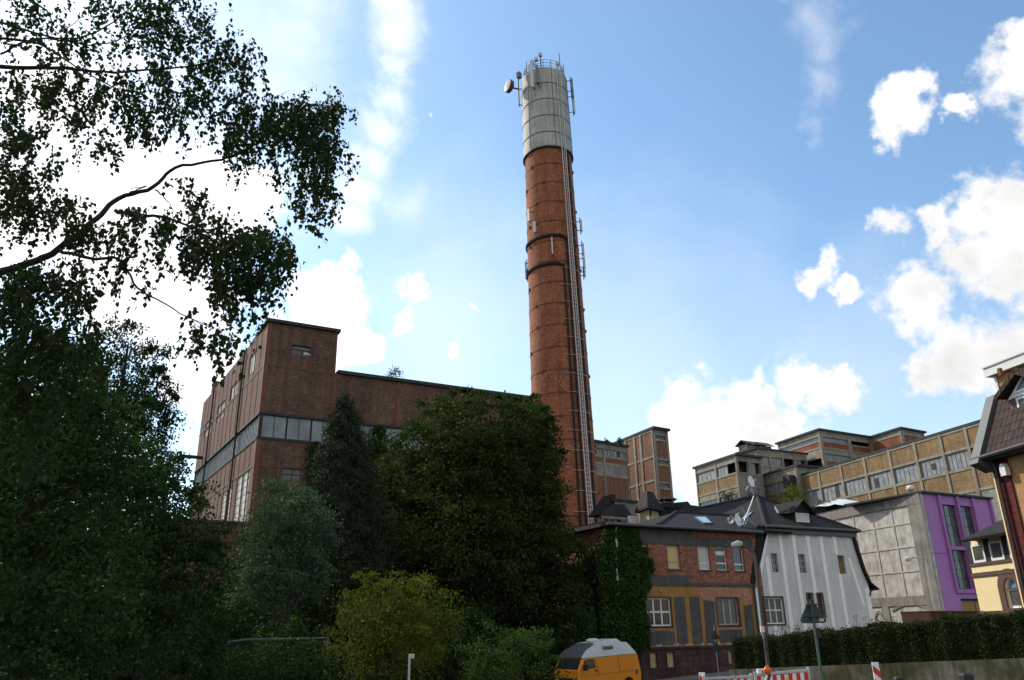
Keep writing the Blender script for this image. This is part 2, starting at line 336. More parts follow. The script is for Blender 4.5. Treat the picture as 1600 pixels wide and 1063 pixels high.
def window(root, fr, r, nx=2, nz=1, d=-.12, fw=.06, fm='white_frame', gm='glass', name='window', zsplit=None, sill=None, bars=None, th=.06):
    u0, u1, z0, z1 = r; m = MB()
    m.box(fr, u0, u0 + fw, z0, z1, d - th, d); m.box(fr, u1 - fw, u1, z0, z1, d - th, d)
    m.box(fr, u0 + fw, u1 - fw, z0, z0 + fw, d - th, d); m.box(fr, u0 + fw, u1 - fw, z1 - fw, z1, d - th, d)
    b = fw * .8 if bars is None else bars; ui0, ui1, zi0, zi1 = u0 + fw, u1 - fw, z0 + fw, z1 - fw
    zz = [zi0 + (zi1 - zi0) * k / nz for k in range(1, nz)] if zsplit is None else [z0 + (z1 - z0) * k for k in zsplit]
    for k in range(1, nx): u = ui0 + (ui1 - ui0) * k / nx; m.box(fr, u - b / 2, u + b / 2, zi0, zi1, d - th + .004, d - .004)
    for z in zz: m.box(fr, ui0, ui1, z - b / 2, z + b / 2, d - th + .008, d - .008)
    w = m.build(name, fm, root); g = MB(); dd = d - th * .6
    g.quad(fr.P(u0 + .01, z0 + .01, dd), fr.P(u1 - .01, z0 + .01, dd), fr.P(u1 - .01, z1 - .01, dd), fr.P(u0 + .01, z1 - .01, dd)); g.build('pane', gm, w)
    if sill: s = MB(); s.box(fr, u0 - .06, u1 + .06, z0 - .1, z0 - .003, -.1, .06); s.build('sill', sill, w)
    return w

def terrain(x, y):
    s = .866 * x + .5 * y
    st = -1.75 + .05 * max(0.0, s - 24) if s < 110 else 2.55
    st = max(-3.0, st - .03 * max(0, 15 - s)) if s < 15 else st
    t = min(1, max(0, y / 38.0)); z = st * t * t * (3 - 2 * t) if y > 0 else 0.0
    h = min(1, max(0, (y - 78) / 40.0)); z += h * h * (3 - 2 * h) * 7.0
    return z - .02

# ------------------------------------------------------------------ materials
plain('asphalt', (.055, .055, .058), .9, .3, 1.5, bump=.4); plain('earth', (.035, .035, .022), .95, .5, .8, col2=(.02, .03, .012), bump=.5)
plain('pavement', (.2, .19, .18), .9, .3, 2); plain('kerb_stone', (.28, .27, .25), .85, .3, 4); plain('road_paint', (.75, .75, .72), .7, .2, 6)
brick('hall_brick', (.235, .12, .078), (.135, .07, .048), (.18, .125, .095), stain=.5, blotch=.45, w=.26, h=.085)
brick('hall_brick_lit', (.27, .135, .088), (.17, .088, .06), (.2, .14, .11), stain=.3, blotch=.4, w=.26, h=.085)  # lighter copy of hall_brick: sunlight put into the side wall's colour
brick('stack_brick', (.5, .175, .083), (.33, .108, .054), (.2, .085, .06), w=.3, h=.09, ms=.01, stain=.32, blotch=.4, spots=(.36, .24, .17))
brick('house_brick', (.54, .19, .11), (.3, .1, .065), (.27, .17, .13), stain=.3, blotch=.6, soot=.15, w=.24, h=.08, ms=.014)
brick('infill_brick', (.33, .15, .085), (.22, .1, .06), (.2, .13, .09), stain=.3, blotch=.4, w=.26, h=.09)
brick('yellow_brick', (.42, .275, .14), (.29, .18, .09), (.23, .16, .09), stain=.42, blotch=.5, w=.26, h=.1, ms=.015)
brick('rust_brick', (.4, .13, .06), (.27, .09, .045), (.2, .11, .08), stain=.3, blotch=.4)
brick('dark_brick', (.17, .03, .025), (.1, .018, .016), (.05, .025, .02), stain=.25, blotch=.3, w=.24, h=.08)
brick('tan_brick', (.42, .24, .1), (.36, .2, .08), (.36, .22, .11), stain=.15, blotch=.15, w=.24, h=.08, bump=.2)
brick('stone_base', (.13, .078, .07), (.085, .05, .048), (.06, .04, .036), w=.95, h=.33, ms=.018, stain=.4, blotch=.45, bump=.6)
plain('frame_steel', (.14, .055, .04), .7, .35, 1.3); plain('red_steel', (.19, .065, .04), .7, .35, 1.3)
plain('concrete', (.33, .29, .23), .9, .42, .7, streak=.35); plain('concrete_grey', (.3, .28, .25), .9, .4, .6, streak=.45)
plain('concrete_dark', (.2, .18, .15), .9, .4, .9, streak=.35)
plain('dark_trim', (.035, .034, .034), .7, .3, 2); plain('roof_felt', (.05, .05, .052), .9, .3, 1.5)
plain('clad_seam', (.2, .19, .17), .8, .4, 1.5); plain('stack_cladding', (.44, .425, .385), .7, .3, .5, streak=.4, bump=.05); plain('galv', (.5, .5, .5), .5, .25, 3, metal=.3)
plain('light_steel', (.6, .58, .56), .6, .2, 3); plain('dark_steel', (.06, .055, .055), .6, .3, 3); plain('cable', (.025, .023, .023), .8, .3, 3)
plain('antenna_shell', (.55, .54, .5), .5, .12, 3); plain('dish_grey', (.17, .17, .19), .5, .15, 3); plain('dish_dark', (.09, .092, .1), .6, .2, 3); plain('dish_white', (.72, .71, .7), .45, .12, 3)
plain('render_grey', (.1, .1, .102), .9, .35, .9, streak=.25, bump=.3); plain('ochre', (.36, .195, .06), .85, .25, .9, streak=.15)
plain('bare_plaster', (.46, .24, .15), .9, .45, 5, col2=(.3, .13, .08), bump=.8); plain('pale_chip', (.5, .42, .34), .9, .4, 6, bump=.6)
plain('white_wall', (.57, .575, .58), .85, .16, .7, streak=.12, bump=.35); plain('white_stripe', (.82, .81, .78), .8, .1, 1.5, bump=.15)
plain('white_frame', (.72, .71, .69), .5, .12, 3, bump=0); plain('old_frame', (.42, .4, .36), .7, .35, 3); plain('brown_frame', (.12, .05, .04), .6, .3, 3)
plain('black_frame', (.03, .028, .027), .6, .3, 3)
plain('grime_wall', (.6, .57, .52), .95, .5, 1.3, col2=(.32, .295, .26), streak=.3, bump=.6); plain('grime_rib', (.5, .48, .44), .9, .3, 1.5)
plain('purple', (.38, .165, .43), .6, .14, .6, streak=.1, bump=.05); plain('purple_dark', (.33, .135, .375), .6, .14, .6, bump=.05)
plain('cream', (.74, .6, .33), .8, .08, .7, bump=.12); plain('brown_trim', (.1, .055, .045), .7, .2, 3); plain('pale_plaster', (.52, .42, .26), .9, .35, 1.4)
plain('old_wall', (.26, .24, .21), .9, .4, 1); plain('dark_wood', (.03, .026, .024), .9, .4, 2)
plain('zinc', (.09, .098, .1), .55, .2, 1.2, metal=.2); plain('white_panel', (.66, .65, .63), .6, .1, 1.2, bump=.05)
plain('tarp', (.62, .65, .7), .5, .25, 1.5, bump=.4); plain('rust', (.1, .045, .03), .85, .5, 2, bump=.5)
plain('van_orange', (.72, .25, .012), .38, .1, 1.0, bump=0, spec=.5); plain('van_roof', (.55, .56, .57), .6, .2, 2.5, bump=.1)
plain('van_nose', (.1, .105, .115), .5, .2, 2.5, bump=.05); plain('tyre', (.02, .02, .02), .9, .2, 4); plain('rubber', (.02, .02, .02), .8, .2, 4)
plain('lamp_post', (.085, .08, .072), .7, .35, 4); plain('sign_back', (.05, .065, .062), .6, .2, 3, bump=.05); plain('green_post', (.085, .14, .13), .6, .3, 4)
plain('barrier_red', (.62, .03, .03), .45, .12, 3, bump=0); plain('barrier_white', (.75, .74, .73), .45, .1, 3, bump=0); plain('amber', (.85, .13, .02), .25, .2, 8, bump=.1)
plain('yellow_mark', (.75, .55, .03), .5, .1, 3, bump=0); plain('moss_wall', (.155, .145, .115), .95, .6, .55, col2=(.06, .058, .022), bump=.7, streak=.55, edge=(.4, .56))
plain('bark', (.06, .048, .04), .95, .5, 4, bump=.8); plain('birch_bark', (.045, .036, .032), .95, .5, 5, bump=.7); plain('rail_wood', (.17, .16, .145), .8, .3, 4)
plain('lamp_glass', (.36, .36, .34), .3, .2, 4, bump=0)
glass('glass'); glass('dusty_glass', (.03, .033, .036), .22, (.085, .088, .09), 1.1); glass('dim_glass', (.035, .035, .036), .25); glass('grey_panel', (.25, .27, .28), .55, (.13, .145, .155), 1.4, .4); glass('dusty_panel', (.25, .27, .28), .5, (.14, .15, .16), .7, .4)
glass('curtain_yellow', (.6, .46, .19), .4, (.5, .38, .15), .7, .3); glass('curtain_white', (.5, .49, .46), .4, (.4, .39, .37), .7, .3); glass('curtain_dark', (.1, .1, .095), .3, (.055, .055, .05), 2.5, .4)
glass('sky_glass', (.12, .2, .3), .04, None, 1, 1.0); glass('milk_glass', (.62, .56, .48), .5, (.45, .4, .33), 1.5, .3); glass('boarded', (.3, .19, .07), .7, (.24, .15, .05), 1, .2)
tiles('black_tiles', (.024, .022, .022), .3, .33, .35); tiles('brown_tiles', (.08, .052, .045), .24, .34, .4, 1.0, .016, True); tiles('slate', (.03, .028, .027), .25, .2, .4, .5, .012)
plain('ridge_tile', (.032, .03, .03), .85, .3, 5)
LEAF_K = {'leaf_yellow': .48, 'leaf_silver': 1.0, 'leaf_dark': 1.08, 'leaf_lime': .88, 'leaf_ivy': .9, 'leaf_shrub': .9, 'leaf_conifer': .8, 'leaf_hedge': .8, 'leaf_birch': .6}
for k, cols, tr in (('leaf_birch', [(.022, .042, .012), (.035, .06, .016), (.05, .078, .02), (.028, .05, .014)], .22),
                    ('leaf_dark', [(.018, .036, .012), (.03, .055, .016), (.042, .072, .02), (.02, .04, .012)], .22),
                    ('leaf_lime', [(.026, .042, .012), (.038, .056, .015), (.08, .092, .02), (.03, .046, .012)], .28),
                    ('leaf_silver', [(.055, .085, .05), (.085, .12, .075), (.07, .1, .06), (.04, .065, .035)], .2),
                    ('leaf_yellow', [(.14, .16, .02), (.22, .23, .03), (.1, .125, .018), (.18, .19, .03)], .35),
                    ('leaf_shrub', [(.035, .06, .016), (.06, .095, .022), (.045, .075, .018)], .3),
                    ('leaf_conifer', [(.024, .038, .02), (.036, .052, .028), (.048, .064, .036)], .08),
                    ('leaf_hedge', [(.03, .042, .016), (.045, .06, .022), (.06, .074, .026), (.024, .034, .014)], .15),
                    ('leaf_ivy', [(.022, .05, .012), (.035, .075, .018), (.05, .095, .024), (.026, .058, .014)], .15)):
    leafmat(k, [sc_(c, LEAF_K.get(k, .72)) for c in cols], tr)

# ------------------------------------------------------------------ ground
def ground():
    xs = np.concatenate([np.linspace(-3000, -160, 9), np.linspace(-120, 140, 66), np.linspace(180, 3000, 9)])
    ys = np.concatenate([np.linspace(-600, -40, 5), np.linspace(-20, 180, 51), np.linspace(220, 4500, 9)])
    m = MB(); nx = len(xs)
    for y in ys:
        for x in xs: m.v.append((x, y, terrain(min(max(x, -120), 140), min(y, 180))))
    for j in range(len(ys) - 1):
        for i in range(nx - 1): a = j * nx + i; m.f.append((a, a + 1, a + nx + 1, a + nx))
    tag(m.build('ground', 'earth', base=(0, 0, 0), smooth=True), kind='structure')
ground()
HU = np.array([.88, .475]); HN = np.array([.475, -.88])          # the street runs past the houses
def strip(name, mat, off0, off1, s0, s1, lift, org):
    m = MB(); n = 40
    for k in range(n + 1):
        s = s0 + (s1 - s0) * k / n
        for o in (off0, off1):
            p = org + HU * s + HN * o; m.v.append((p[0], p[1], max(terrain(*(org + HU * s + HN * q)) for q in (off0, (off0 + off1) / 2, off1)) + lift))
    for k in range(n): a = 2 * k; m.f.append((a + 1, a + 3, a + 2, a))
    return tag(m.build(name, mat, base=(0, 0, 0)), kind='structure')
HO = onz(947, 822, 7.4)[:2]
strip('pavement', 'pavement', .02, 2.2, -16, 60, .17, HO); strip('kerb', 'kerb_stone', 2.2, 2.34, -16, 60, .185, HO); strip('road', 'asphalt', 2.34, 9.5, -40, 60, .06, HO)

# ------------------------------------------------------------------ brick boiler hall, left
def hall():
    z7 = lambda x, y: (280 + x / 2.531, 480 + y / 2.531); z6 = lambda x, y: (380 + x / 3.795, 480 + y / 3.795)
    H = 27.0; c = onz(420, 503, H); r = onz(528, 520, H); l = onz(318, 630, H)
    zb = -1.8; root = thing('factory_hall', 'large dark brick factory hall with flat roof, corner tower and a long band of windows', 'factory', (c[0], c[1], zb))
    fr = Fr.through(c, r); W = fr.W; fl = Fr.through(l, c); WL = fl.W
    Wr = 26.0; Hw = fr.uz(560, 588.5)[1]; ztw = H
    bz0 = fr.uz(*z6(120, 770))[1]; bz1 = fr.uz(*z6(120, 635))[1]; bw = fr.uz(*z6(900, 750))[0]
    tw = fr.rect(290, 222, 412, 302, z6); lw = fr.rect(232, 950, 350, 1035, z6)
    band_r = (.25, Wr - 1.0, bz0, bz1); band_l = (.3, WL - .2, bz0, bz1)
    m = MB(); wall_holes(m, fr, 0, W, zb, H, [(band_r[0], W, bz0, bz1), tw, lw], .25); wall_holes(m, fr, W, Wr, zb, Hw, [(W, band_r[1], bz0, bz1)], .25)
    # tower end wall above the wing, wing end wall, rear walls
    D = WL
    q = lambda u, z, d: fr.P(u, z, d)
    m.quad(q(W, Hw, 0), q(W, Hw, -D), q(W, H, -D), q(W, H, 0)); m.quad(q(Wr, zb, 0), q(Wr, zb, -D), q(Wr, Hw, -D), q(Wr, Hw, 0))
    m.quad(q(Wr, zb, -D), q(0, zb, -D), q(0, Hw, -D), q(Wr, Hw, -D)); m.quad(q(W, Hw, -D), q(0, Hw, -D), q(0, H, -D), q(W, H, -D))
    m.build('wall', 'hall_brick', root)
    smalls = [fl.rect(279, 200, 300, 245, z7), fl.rect(206, 318, 226, 352, z7), fl.rect(152, 398, 174, 432, z7), fl.rect(102, 466, 124, 494, z7)]
    talls = [fl.rect(228, 676, 260, 853, z7), fl.rect(170, 738, 196, 850, z7)]
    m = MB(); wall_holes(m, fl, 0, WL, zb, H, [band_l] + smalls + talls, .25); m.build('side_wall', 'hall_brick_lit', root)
    rf = MB(); rf.prism([fr.P(-.25, 0, .25)[:2], fr.P(W + .2, 0, .25)[:2], fr.P(W + .2, 0, -D - .2)[:2], fr.P(-.25, 0, -D - .2)[:2]], H, H + .28); rf.build('tower_roof', 'dark_trim', root)
    rf = MB(); rf.prism([fr.P(W + .21, 0, .25)[:2], fr.P(Wr + .2, 0, .25)[:2], fr.P(Wr + .2, 0, -D - .2)[:2], fr.P(W + .21, 0, -D - .2)[:2]], Hw, Hw + .3); rf.build('wing_roof', 'dark_trim', root)
    # steel frame showing flush in the brickwork
    s = MB(); t = .035
    def vert(f, u, w, z0, z1): s.box(f, u - w / 2, u + w / 2, z0, z1, -.05, t)
    for x, y in ((440, 90), (530, 100)): u = fr.uz(*z7(x, y))[0]; vert(fr, u, .13, bz1 + .2, H); vert(fr, u, .13, zb, bz0 - .2)
    k = W + 2.0
    for k in (0.0, *[fr.uz(*z7(x, 320))[0] - W for x in (702, 787)], *[fr.uz(*z7(870, 330))[0] - W + 1.95 * i for i in range(1, 9)]):
        if k > .5: vert(fr, W + k, .13, bz1 + .2, Hw)
    zs = fr.uz(*z6(140, 343))[1]; s.box(fr, .3, W, zs - .09, zs + .09, -.05, t - .005)
    zs2 = fr.uz(*z6(110, 938))[1]; s.box(fr, .3, Wr, zs2 - .09, zs2 + .09, -.05, t - .005)
    n = int(WL / 1.9)
    for i in range(1, n): vert(fl, WL - i * WL / n, .11, bz1 + .2, H); vert(fl, WL - i * WL / n, .11, zb, bz0 - .2)
    s.box(fl, 0, WL - .3, zs - .09, zs + .09, -.05, t - .005); s.box(fl, 0, WL - .3, zs2 - .09, zs2 + .09, -.05, t - .005)
    s.build('steel_frame', 'frame_steel', root)
    for a in ((fr, .16, .3, bz1 + .2, H), (fl, WL - .16, .3, bz1 + .2, H), (fr, .16, .34, zb, bz0 - .2), (fl, WL - .18, .34, zb, bz0 - .2), (fr, W + .05, .34, bz1 + .2, Hw), (fr, W - .08, .16, Hw + .3, H), (fr, fr.uz(*z7(868, 330))[0], .3, bz1 + .2, Hw)):
        s = MB(); vert(*a); s.build('red_steel_post', 'red_steel', root)
    s = MB(); s.box(fr, 0, Wr, bz1, bz1 + .2, -.2, .07); s.box(fr, 0, Wr, bz0 - .2, bz0, -.2, .07); s.box(fl, 0, WL, bz1, bz1 + .2, -.2, .068); s.box(fl, 0, WL, bz0 - .2, bz0, -.2, .068); s.box(fr, .003, .25, bz0, bz1, -.2, .04); s.build('band_frame', 'dark_trim', root)
    nb = int((band_r[1] - band_r[0]) / 1.93)
    for i in range(nb):
        u = band_r[0] + (band_r[1] - band_r[0]) * i / nb; window(root, fr, (u + .02, band_r[0] + (band_r[1] - band_r[0]) * (i + 1) / nb - .02, bz0, bz1), 2, 1, -.1, .05, 'black_frame', 'dusty_panel', bars=.05)
    nb = int(WL / 2.0)
    for i in range(nb):
        u = band_l[0] + (band_l[1] - band_l[0]) * i / nb; window(root, fl, (u + .01, band_l[0] + (band_l[1] - band_l[0]) * (i + 1) / nb - .01, bz0, bz1), 4, 1, -.1, .07, 'black_frame', 'dusty_panel', bars=.12)
    for w in smalls: window(root, fl, w, 3, 1, -.08, .08, 'old_frame', 'milk_glass')
    for w in talls: window(root, fl, w, 2, 7, -.06, .05, 'old_frame', 'milk_glass', bars=.06)
    window(root, fr, tw, 2, 1, -.14, .07, 'black_frame', 'glass', bars=.09, zsplit=(.62,)); w = window(root, fr, lw, 2, 2, -.14, .06, 'black_frame', 'dim_glass', bars=.07)
    # broken panes still stuck in the tower window
    b = MB(); u0, u1, z0, z1 = tw
    b.slab(fr, [(u0 + .1, z0 + .62 * (z1 - z0)), (u0 + .8, z0 + .66 * (z1 - z0)), (u1 - .12, z0 + .64 * (z1 - z0)), (u1 - .12, z1 - .1), (u0 + .1, z1 - .1)], -.2, -.13); b.build('cracked_pane', 'dim_glass', root)
    b = MB(); um = (u0 + u1) / 2; b.slab(fr, [(um + .12, z0 + .2), (um + .5, z0 + .28), (u1 - .15, z0 + .2), (u1 - .1, z0 + .44), (um + .7, z0 + .36), (um + .25, z0 + .5)], -.2, -.12); b.build('glass_shard', 'curtain_white', root)
    for x, y0, y1 in ((262, 205, 850), (135, 395, 680)):
        u = fl.uz(*z7(x, y0))[0]; p = MB(); p.tube([fl.P(u, H - .1, .14), fl.P(u, zb + 4, .14)], .09, 8); p.build('drainpipe', 'dark_trim', root)
    u, z = fl.uz(*z7(92, 596)); p = MB(); p.tube([fl.P(u, z, .0), fl.P(u, z, 2.4)], .2, 8); p.build('vent_pipe', 'dark_trim', root)
    l1 = fl.uz(*z7(128, 335))[0]; p = MB(); p.box(fl, l1 - .9, l1, H + .28, H + 1.5, -1.2, -.1); p.build('roof_hatch', 'hall_brick_lit', root)
    # low annex at the foot of the side wall, flush with the front
    zt = fr.uz(372, 819)[1]; ax0, ax1 = -9.0, fr.uz(385, 819)[0]; ax1 = min(ax1, -.02)
    an = MB(); wall_holes(an, fr, ax0, ax1, zb, zt); an.quad(fr.P(ax0, zb, -20), fr.P(ax0, zb, 0), fr.P(ax0, zt, 0), fr.P(ax0, zt, -20)); an.build('annex_wall', 'hall_brick', root)
    an = MB(); an.box(fr, ax0 - .1, ax1 - .002, zt, zt + .2, -20, .15); an.build('annex_roof', 'dark_trim', root)
    an = MB()
    for x in (331, 352, 375): u = fr.uz(x, 860)[0]; an.box(fr, u - .07, u + .07, zb, zt, -.05, .035)
    for y in (846, 873): z = fr.uz(360, y)[1]; an.box(fr, ax0, ax1, z - .08, z + .08, -.05, .03)
    an.build('annex_frame', 'frame_steel', root)
    return fr, fl, Hw, W
HALL, HALL_L, HALL_HW, HALL_TW = hall()

# ------------------------------------------------------------------ chimney
def chimney():
    b = at(897, 985, 75); t = at(849, 103, 75); t[2] = at(849, 106, 72.5)[2]; b[2] = -1.8; ax = t - b; H = np.linalg.norm(ax)
    # leans a little to the left, as it does in the photograph
    root = thing('factory_chimney', 'tall round red brick chimney with white clad top carrying aerials', 'chimney', b)
    rot = Vector((0, 0, 1)).rotation_difference(Vector(ax.tolist())); root.rotation_mode = 'QUATERNION'; root.rotation_quaternion = rot
    az0 = math.atan2(-75, -5.15)                                    # direction from the stack to the street
    ax = Vector(ax.tolist()).normalized()
    def hgt(py, x0=870): p = at(870, py, 72.3); return (Vector(p.tolist()) - Vector(b.tolist())).dot(ax)
    hs = [hgt(640), hgt(413), hgt(130)]
    def rad(px, py): w = px / 2; d = ray(870, py); Y = 75 / d[1]; return w * np.linalg.norm(d) / np.linalg.norm(d) * Y
    rs = [rad(94.5, 640), rad(80.5, 413), rad(67, 130)]
    def R(h):
        co = np.polyfit(hs, rs, 1); return float(np.polyval(co, h))
    def P(a, h, d=0.0): r = R(h) + d; th = az0 + a; return (r * math.cos(th), r * math.sin(th), h)    # a: to the right of the street side
    hj = hgt(228)
    def loc(mb, name, mat, parent=root, smooth=False):
        mb.v = [tuple(Vector(q) + Vector(b.tolist())) for q in mb.v]; return mb.build(name, mat, parent, smooth)
    m = MB(); prof = [(R(h), h) for h in np.linspace(0, hj, 24)]; m.lathe(prof, 64, uvs=True); loc(m, 'brick_shaft', 'stack_brick', smooth=True)
    m = MB(); Ht = H; hh = np.linspace(hj, Ht, 9); m.lathe([(R(hj) + .02, hj)] + [(R(h) + .16, h) for h in hh] + [(R(Ht) - .3, Ht), (R(Ht) - .45, Ht - 2.5), (.02, Ht - 2.6)], 64); loc(m, 'clad_top', 'stack_cladding', smooth=False)
    # cladding seams and steel hoops
    s = MB(); h = hj + 1.9
    while h < Ht: s.lathe([(R(h) + .17, h - .07), (R(h) + .2, h - .05), (R(h) + .2, h + .05), (R(h) + .17, h + .07)], 48); h += 2.2
    for a in (-.75, .35, 1.5): s.tube([P(a, q, .17) for q in np.linspace(hj, Ht, 6)], .035, 4)
    loc(s, 'cladding_seam', 'clad_seam')
    m = MB(); m.lathe([(R(hj) + .17, hj - .12), (R(hj) + .24, hj - .1), (R(hj) + .24, hj + .06), (R(hj) + .17, hj + .08)], 48); loc(m, 'clad_collar', 'dark_steel')
    h = 6.0
    while h < hj - 1:
        m = MB(); m.lathe([(R(h) - .02, h - .06), (R(h) + .035, h - .05), (R(h) + .035, h + .05), (R(h) - .02, h + .06)], 48)
        for a in (-.9, .12, 1.3, 2.6, -2.2): q = P(a + .35 * math.sin(h), h); f = Fr((q[0] + 0, q[1] + 0), 0); m.cube((q[0], q[1], h - .12), .25, .25, .24, math.degrees(az0))
        loc(m, 'hoop', 'frame_steel'); h += 2.35
    # ladder with back hoops, cable runs either side
    la = math.asin(.62); w = .24
    m = MB()
    for sg in (-1, 1): m.tube([P(la + sg * w / R(q), q, .3) for q in np.linspace(0, Ht + 1.0, 14)], .045, 5)
    m.tube([P(la, q, .33) for q in np.linspace(0, Ht, 14)], .03, 4)
    q = 1.0
    while q < Ht + .8: m.tube([P(la - w / R(q), q, .3), P(la + w / R(q), q, .3)], .032, 4); q += .42
    loc(m, 'ladder', 'light_steel')
    htop = hgt(240); hm = hgt(412); hm2 = hgt(368)
    for a, ww, h1 in ((math.asin(.36), .17, hm), (math.asin(.52), .17, hm2), (math.asin(.82), .17, hgt(130)), (math.asin(.75), .08, hgt(225))):
        m = MB(); k = 3
        for i in range(k): m.tube([P(a + (i - 1) * ww * .42 / R(q), q, .09) for q in np.linspace(0, h1, 12)], .05 * ww / .2, 5)
        loc(m, 'cable_run', 'cable')
        q = 2.0
        while q < h1: m = MB(); m.tube([P(a - .5 / R(q), q, .14), P(a + .5 / R(q), q, .14)], .035, 4); q += 1.9; loc(m, 'cable_clamp', 'galv')
    for h0, a1 in ((hm, math.asin(.36)), (hm2, math.asin(.53))):
        m = MB()
        for i in range(3): m.tube([P(a, h0 + (i - 1) * .09 - (max(0, a - a1 + .28) * 2.2) ** 2, .12) for a in np.linspace(-2.3, a1, 30)], .085, 6)
        loc(m, 'cable_ring', 'cable')
    def panel(a, h, L, d=.55, w=.28, mat='antenna_shell', lean=0.0):
        th = az0 + a; m = MB(); c = P(a, h, d); m.cube(c, w, .14, L, 90 - math.degrees(th) + 90); r = loc(m, 'panel_antenna', mat)
        f = MB(); f.tube([P(a, h + .2, 0), P(a, h + .2, d - .05)], .045, 5); f.tube([P(a, h + L - .2, 0), P(a, h + L - .2, d - .05)], .045, 5); f.tube([P(a, h - .3, d - .14), P(a, h + L + .3, d - .14)], .05, 5); loc(f, 'antenna_bracket', 'dark_steel', r)
    for px, py0, py1, fr_, d in ((834.5, 340, 321, -.73, .35), (840.5, 361, 344, -.56, .3), (864.5, 399, 373, -.02, .05)):
        h0, h1 = hgt(py0), hgt(py1); panel(math.asin(fr_), h0, h1 - h0, d + .2, .3 if d > .1 else .14)
    for py0, py1, a in ((345, 326, 1.62), (383, 364, 1.6), (405, 386, 1.58), (415, 404, 1.75), (404, 388, -1.6), (414, 400, -1.7)):
        h0, h1 = hgt(py0), hgt(py1); panel(a, h0, h1 - h0, .5 if a > 0 else .25, .24)
    # crown: guard rail, panels, microwave dish, whips
    m = MB(); n = 16
    for i in range(n): a = -math.pi + 2 * math.pi * i / n; m.tube([P(a, Ht - .1, -.15), P(a, Ht + 1.3, -.15)], .04, 5)
    for z in (.5, .9, 1.3): m.tube([P(2 * math.pi * i / 40, Ht + z, -.15) for i in range(41)], .03, 4)
    loc(m, 'guard_rail', 'dark_steel')
    for a, z, L, mat in ((-.4, -3.0, 3.6, 'antenna_shell'), (-.22, -2.6, 2.4, 'dish_grey'), (1.35, -3.0, 2.6, 'dish_grey'), (1.6, -4.6, 3.3, 'antenna_shell'), (2.6, -1.5, 2.5, 'antenna_shell')): panel(a, Ht + z, L, .8, .34, mat)
    for a, z0, z1 in ((-.86, -.4, 1.7), (-.1, -.2, 2.1), (.85, -.3, 2.6), (1.15, -1.8, 1.5), (-2.6, -.3, 1.5)):
        m = MB(); m.tube([P(a, Ht + z0, .12), P(a, Ht + z1, .12)], [.07, .05], 6); loc(m, 'whip_aerial', 'dark_steel')
    for a, z in ((-.5, .9), (-.3, 1.1), (-.1, 1.6), (.72, .7)): m = MB(); c = P(a, Ht + z, .1); m.cube(c, .4, .34, .4, 20); loc(m, 'radio_box', 'light_steel')
    dc = Vector(P(-1.45, Ht - .7, 1.5)); axd = Vector((-.85, -.5, .1)).normalized()
    m = MB(); m.lathe([(.02, -.28), (.48, -.26), (.76, -.08), (.8, .36), (.75, .4), (.02, .5)], 28, dc, axis=axd); r = loc(m, 'microwave_dish', 'dish_dark', smooth=False)
    m = MB(); q = Vector(P(-1.45, Ht - 1.0, .55)); m.tube([dc - axd * .3, q], .09, 6); m.tube([q + Vector((0, 0, 1.4)), q - Vector((0, 0, 2.4))], .08, 6); m.tube([q - Vector((0, 0, 2.2)), P(-1.45, Ht - 3.3, 0)], .06, 5); m.tube([q, P(-1.45, Ht - 1.0, 0)], .06, 5); loc(m, 'dish_mount', 'dark_steel', r)
    m = MB(); c = P(-1.1, Ht - .3, .7); m.cube(c, .45, .45, .7, 30); loc(m, 'radio_box', 'dish_grey')
chimney()

# ------------------------------------------------------------------ concrete framed blocks on the hill
def framed(root, fr, W, cols, rows, cw=.5, mats=None, ztop=None, end=(True, True), proud=.1, conc='concrete', slats=4, frame_name='concrete_frame'):
    """cols: list of bay boundaries; rows: list of (z1, z0, [kind per bay]) top down"""
    f = MB(); zt = rows[0][0]; zb = rows[-1][1]
    for i, u in enumerate(cols): f.box(fr, max(u - cw / 2, 0), min(u + cw / 2, W), zb, zt, -.35, proud)
    zs = sorted({r[0] for r in rows} | {r[1] for r in rows}, reverse=True)
    for i, z in enumerate(zs):
        bh = .16 if i else .3
        for a, b in zip(cols, cols[1:]): f.box(fr, max(a + cw / 2, 0), min(b - cw / 2, W), z - bh, min(z + bh, zt - .003), -.3, proud - .04)
    f.build(frame_name, conc, root)
    for z1, z0, kinds in rows:
        for k, (a, b) in enumerate(zip(cols, cols[1:])):
            kd = kinds[k % len(kinds)] if isinstance(kinds, (list, tuple)) else kinds
            a2, b2 = max(a + cw / 2, 0), min(b - cw / 2, W); y0, y1 = z0 + .14, z1 - .14
            if kd in ('yellow_brick', 'infill_brick', 'rust_brick', 'concrete_grey', 'concrete', 'concrete_dark'):
                mb = MB(); mb.box(fr, a2 - .02, b2 + .02, y0 - .03, y1 + .03, -.3, -.02); mb.build('brick_infill' if 'brick' in kd else 'render_infill', kd, root)
            elif kd == 'win': window(root, fr, (a2, b2, y0, y1), slats, 1, -.1, .07, 'concrete_dark', 'grey_panel', bars=.06)
            elif kd == 'broken':
                window(root, fr, (a2, b2, y0, y1), slats, 1, -.1, .07, 'concrete_dark', 'grey_panel', bars=.06)
                u = a2 + (b2 - a2) * random.choice((.2, .45, .6)); mb = MB(); mb.box(fr, u, u + (b2 - a2) / slats * .9, y0 + (y1 - y0) * random.choice((.1, .35, .5)), y0 + (y1 - y0) * random.choice((.7, .85, .97)), -.17, -.088); mb.build('hole', 'dark_trim', root)
            elif kd == 'half':
                mid = a2 + (b2 - a2) * .55; window(root, fr, (a2, mid, y0, y1), 3, 1, -.1, .07, 'concrete_dark', 'grey_panel', bars=.07)
            elif kd == 'slit':
                window(root, fr, (a2, b2, y0 + (y1 - y0) * .1, y1), 5, 1, -.1, .08, 'concrete_dark', 'glass', bars=.1)
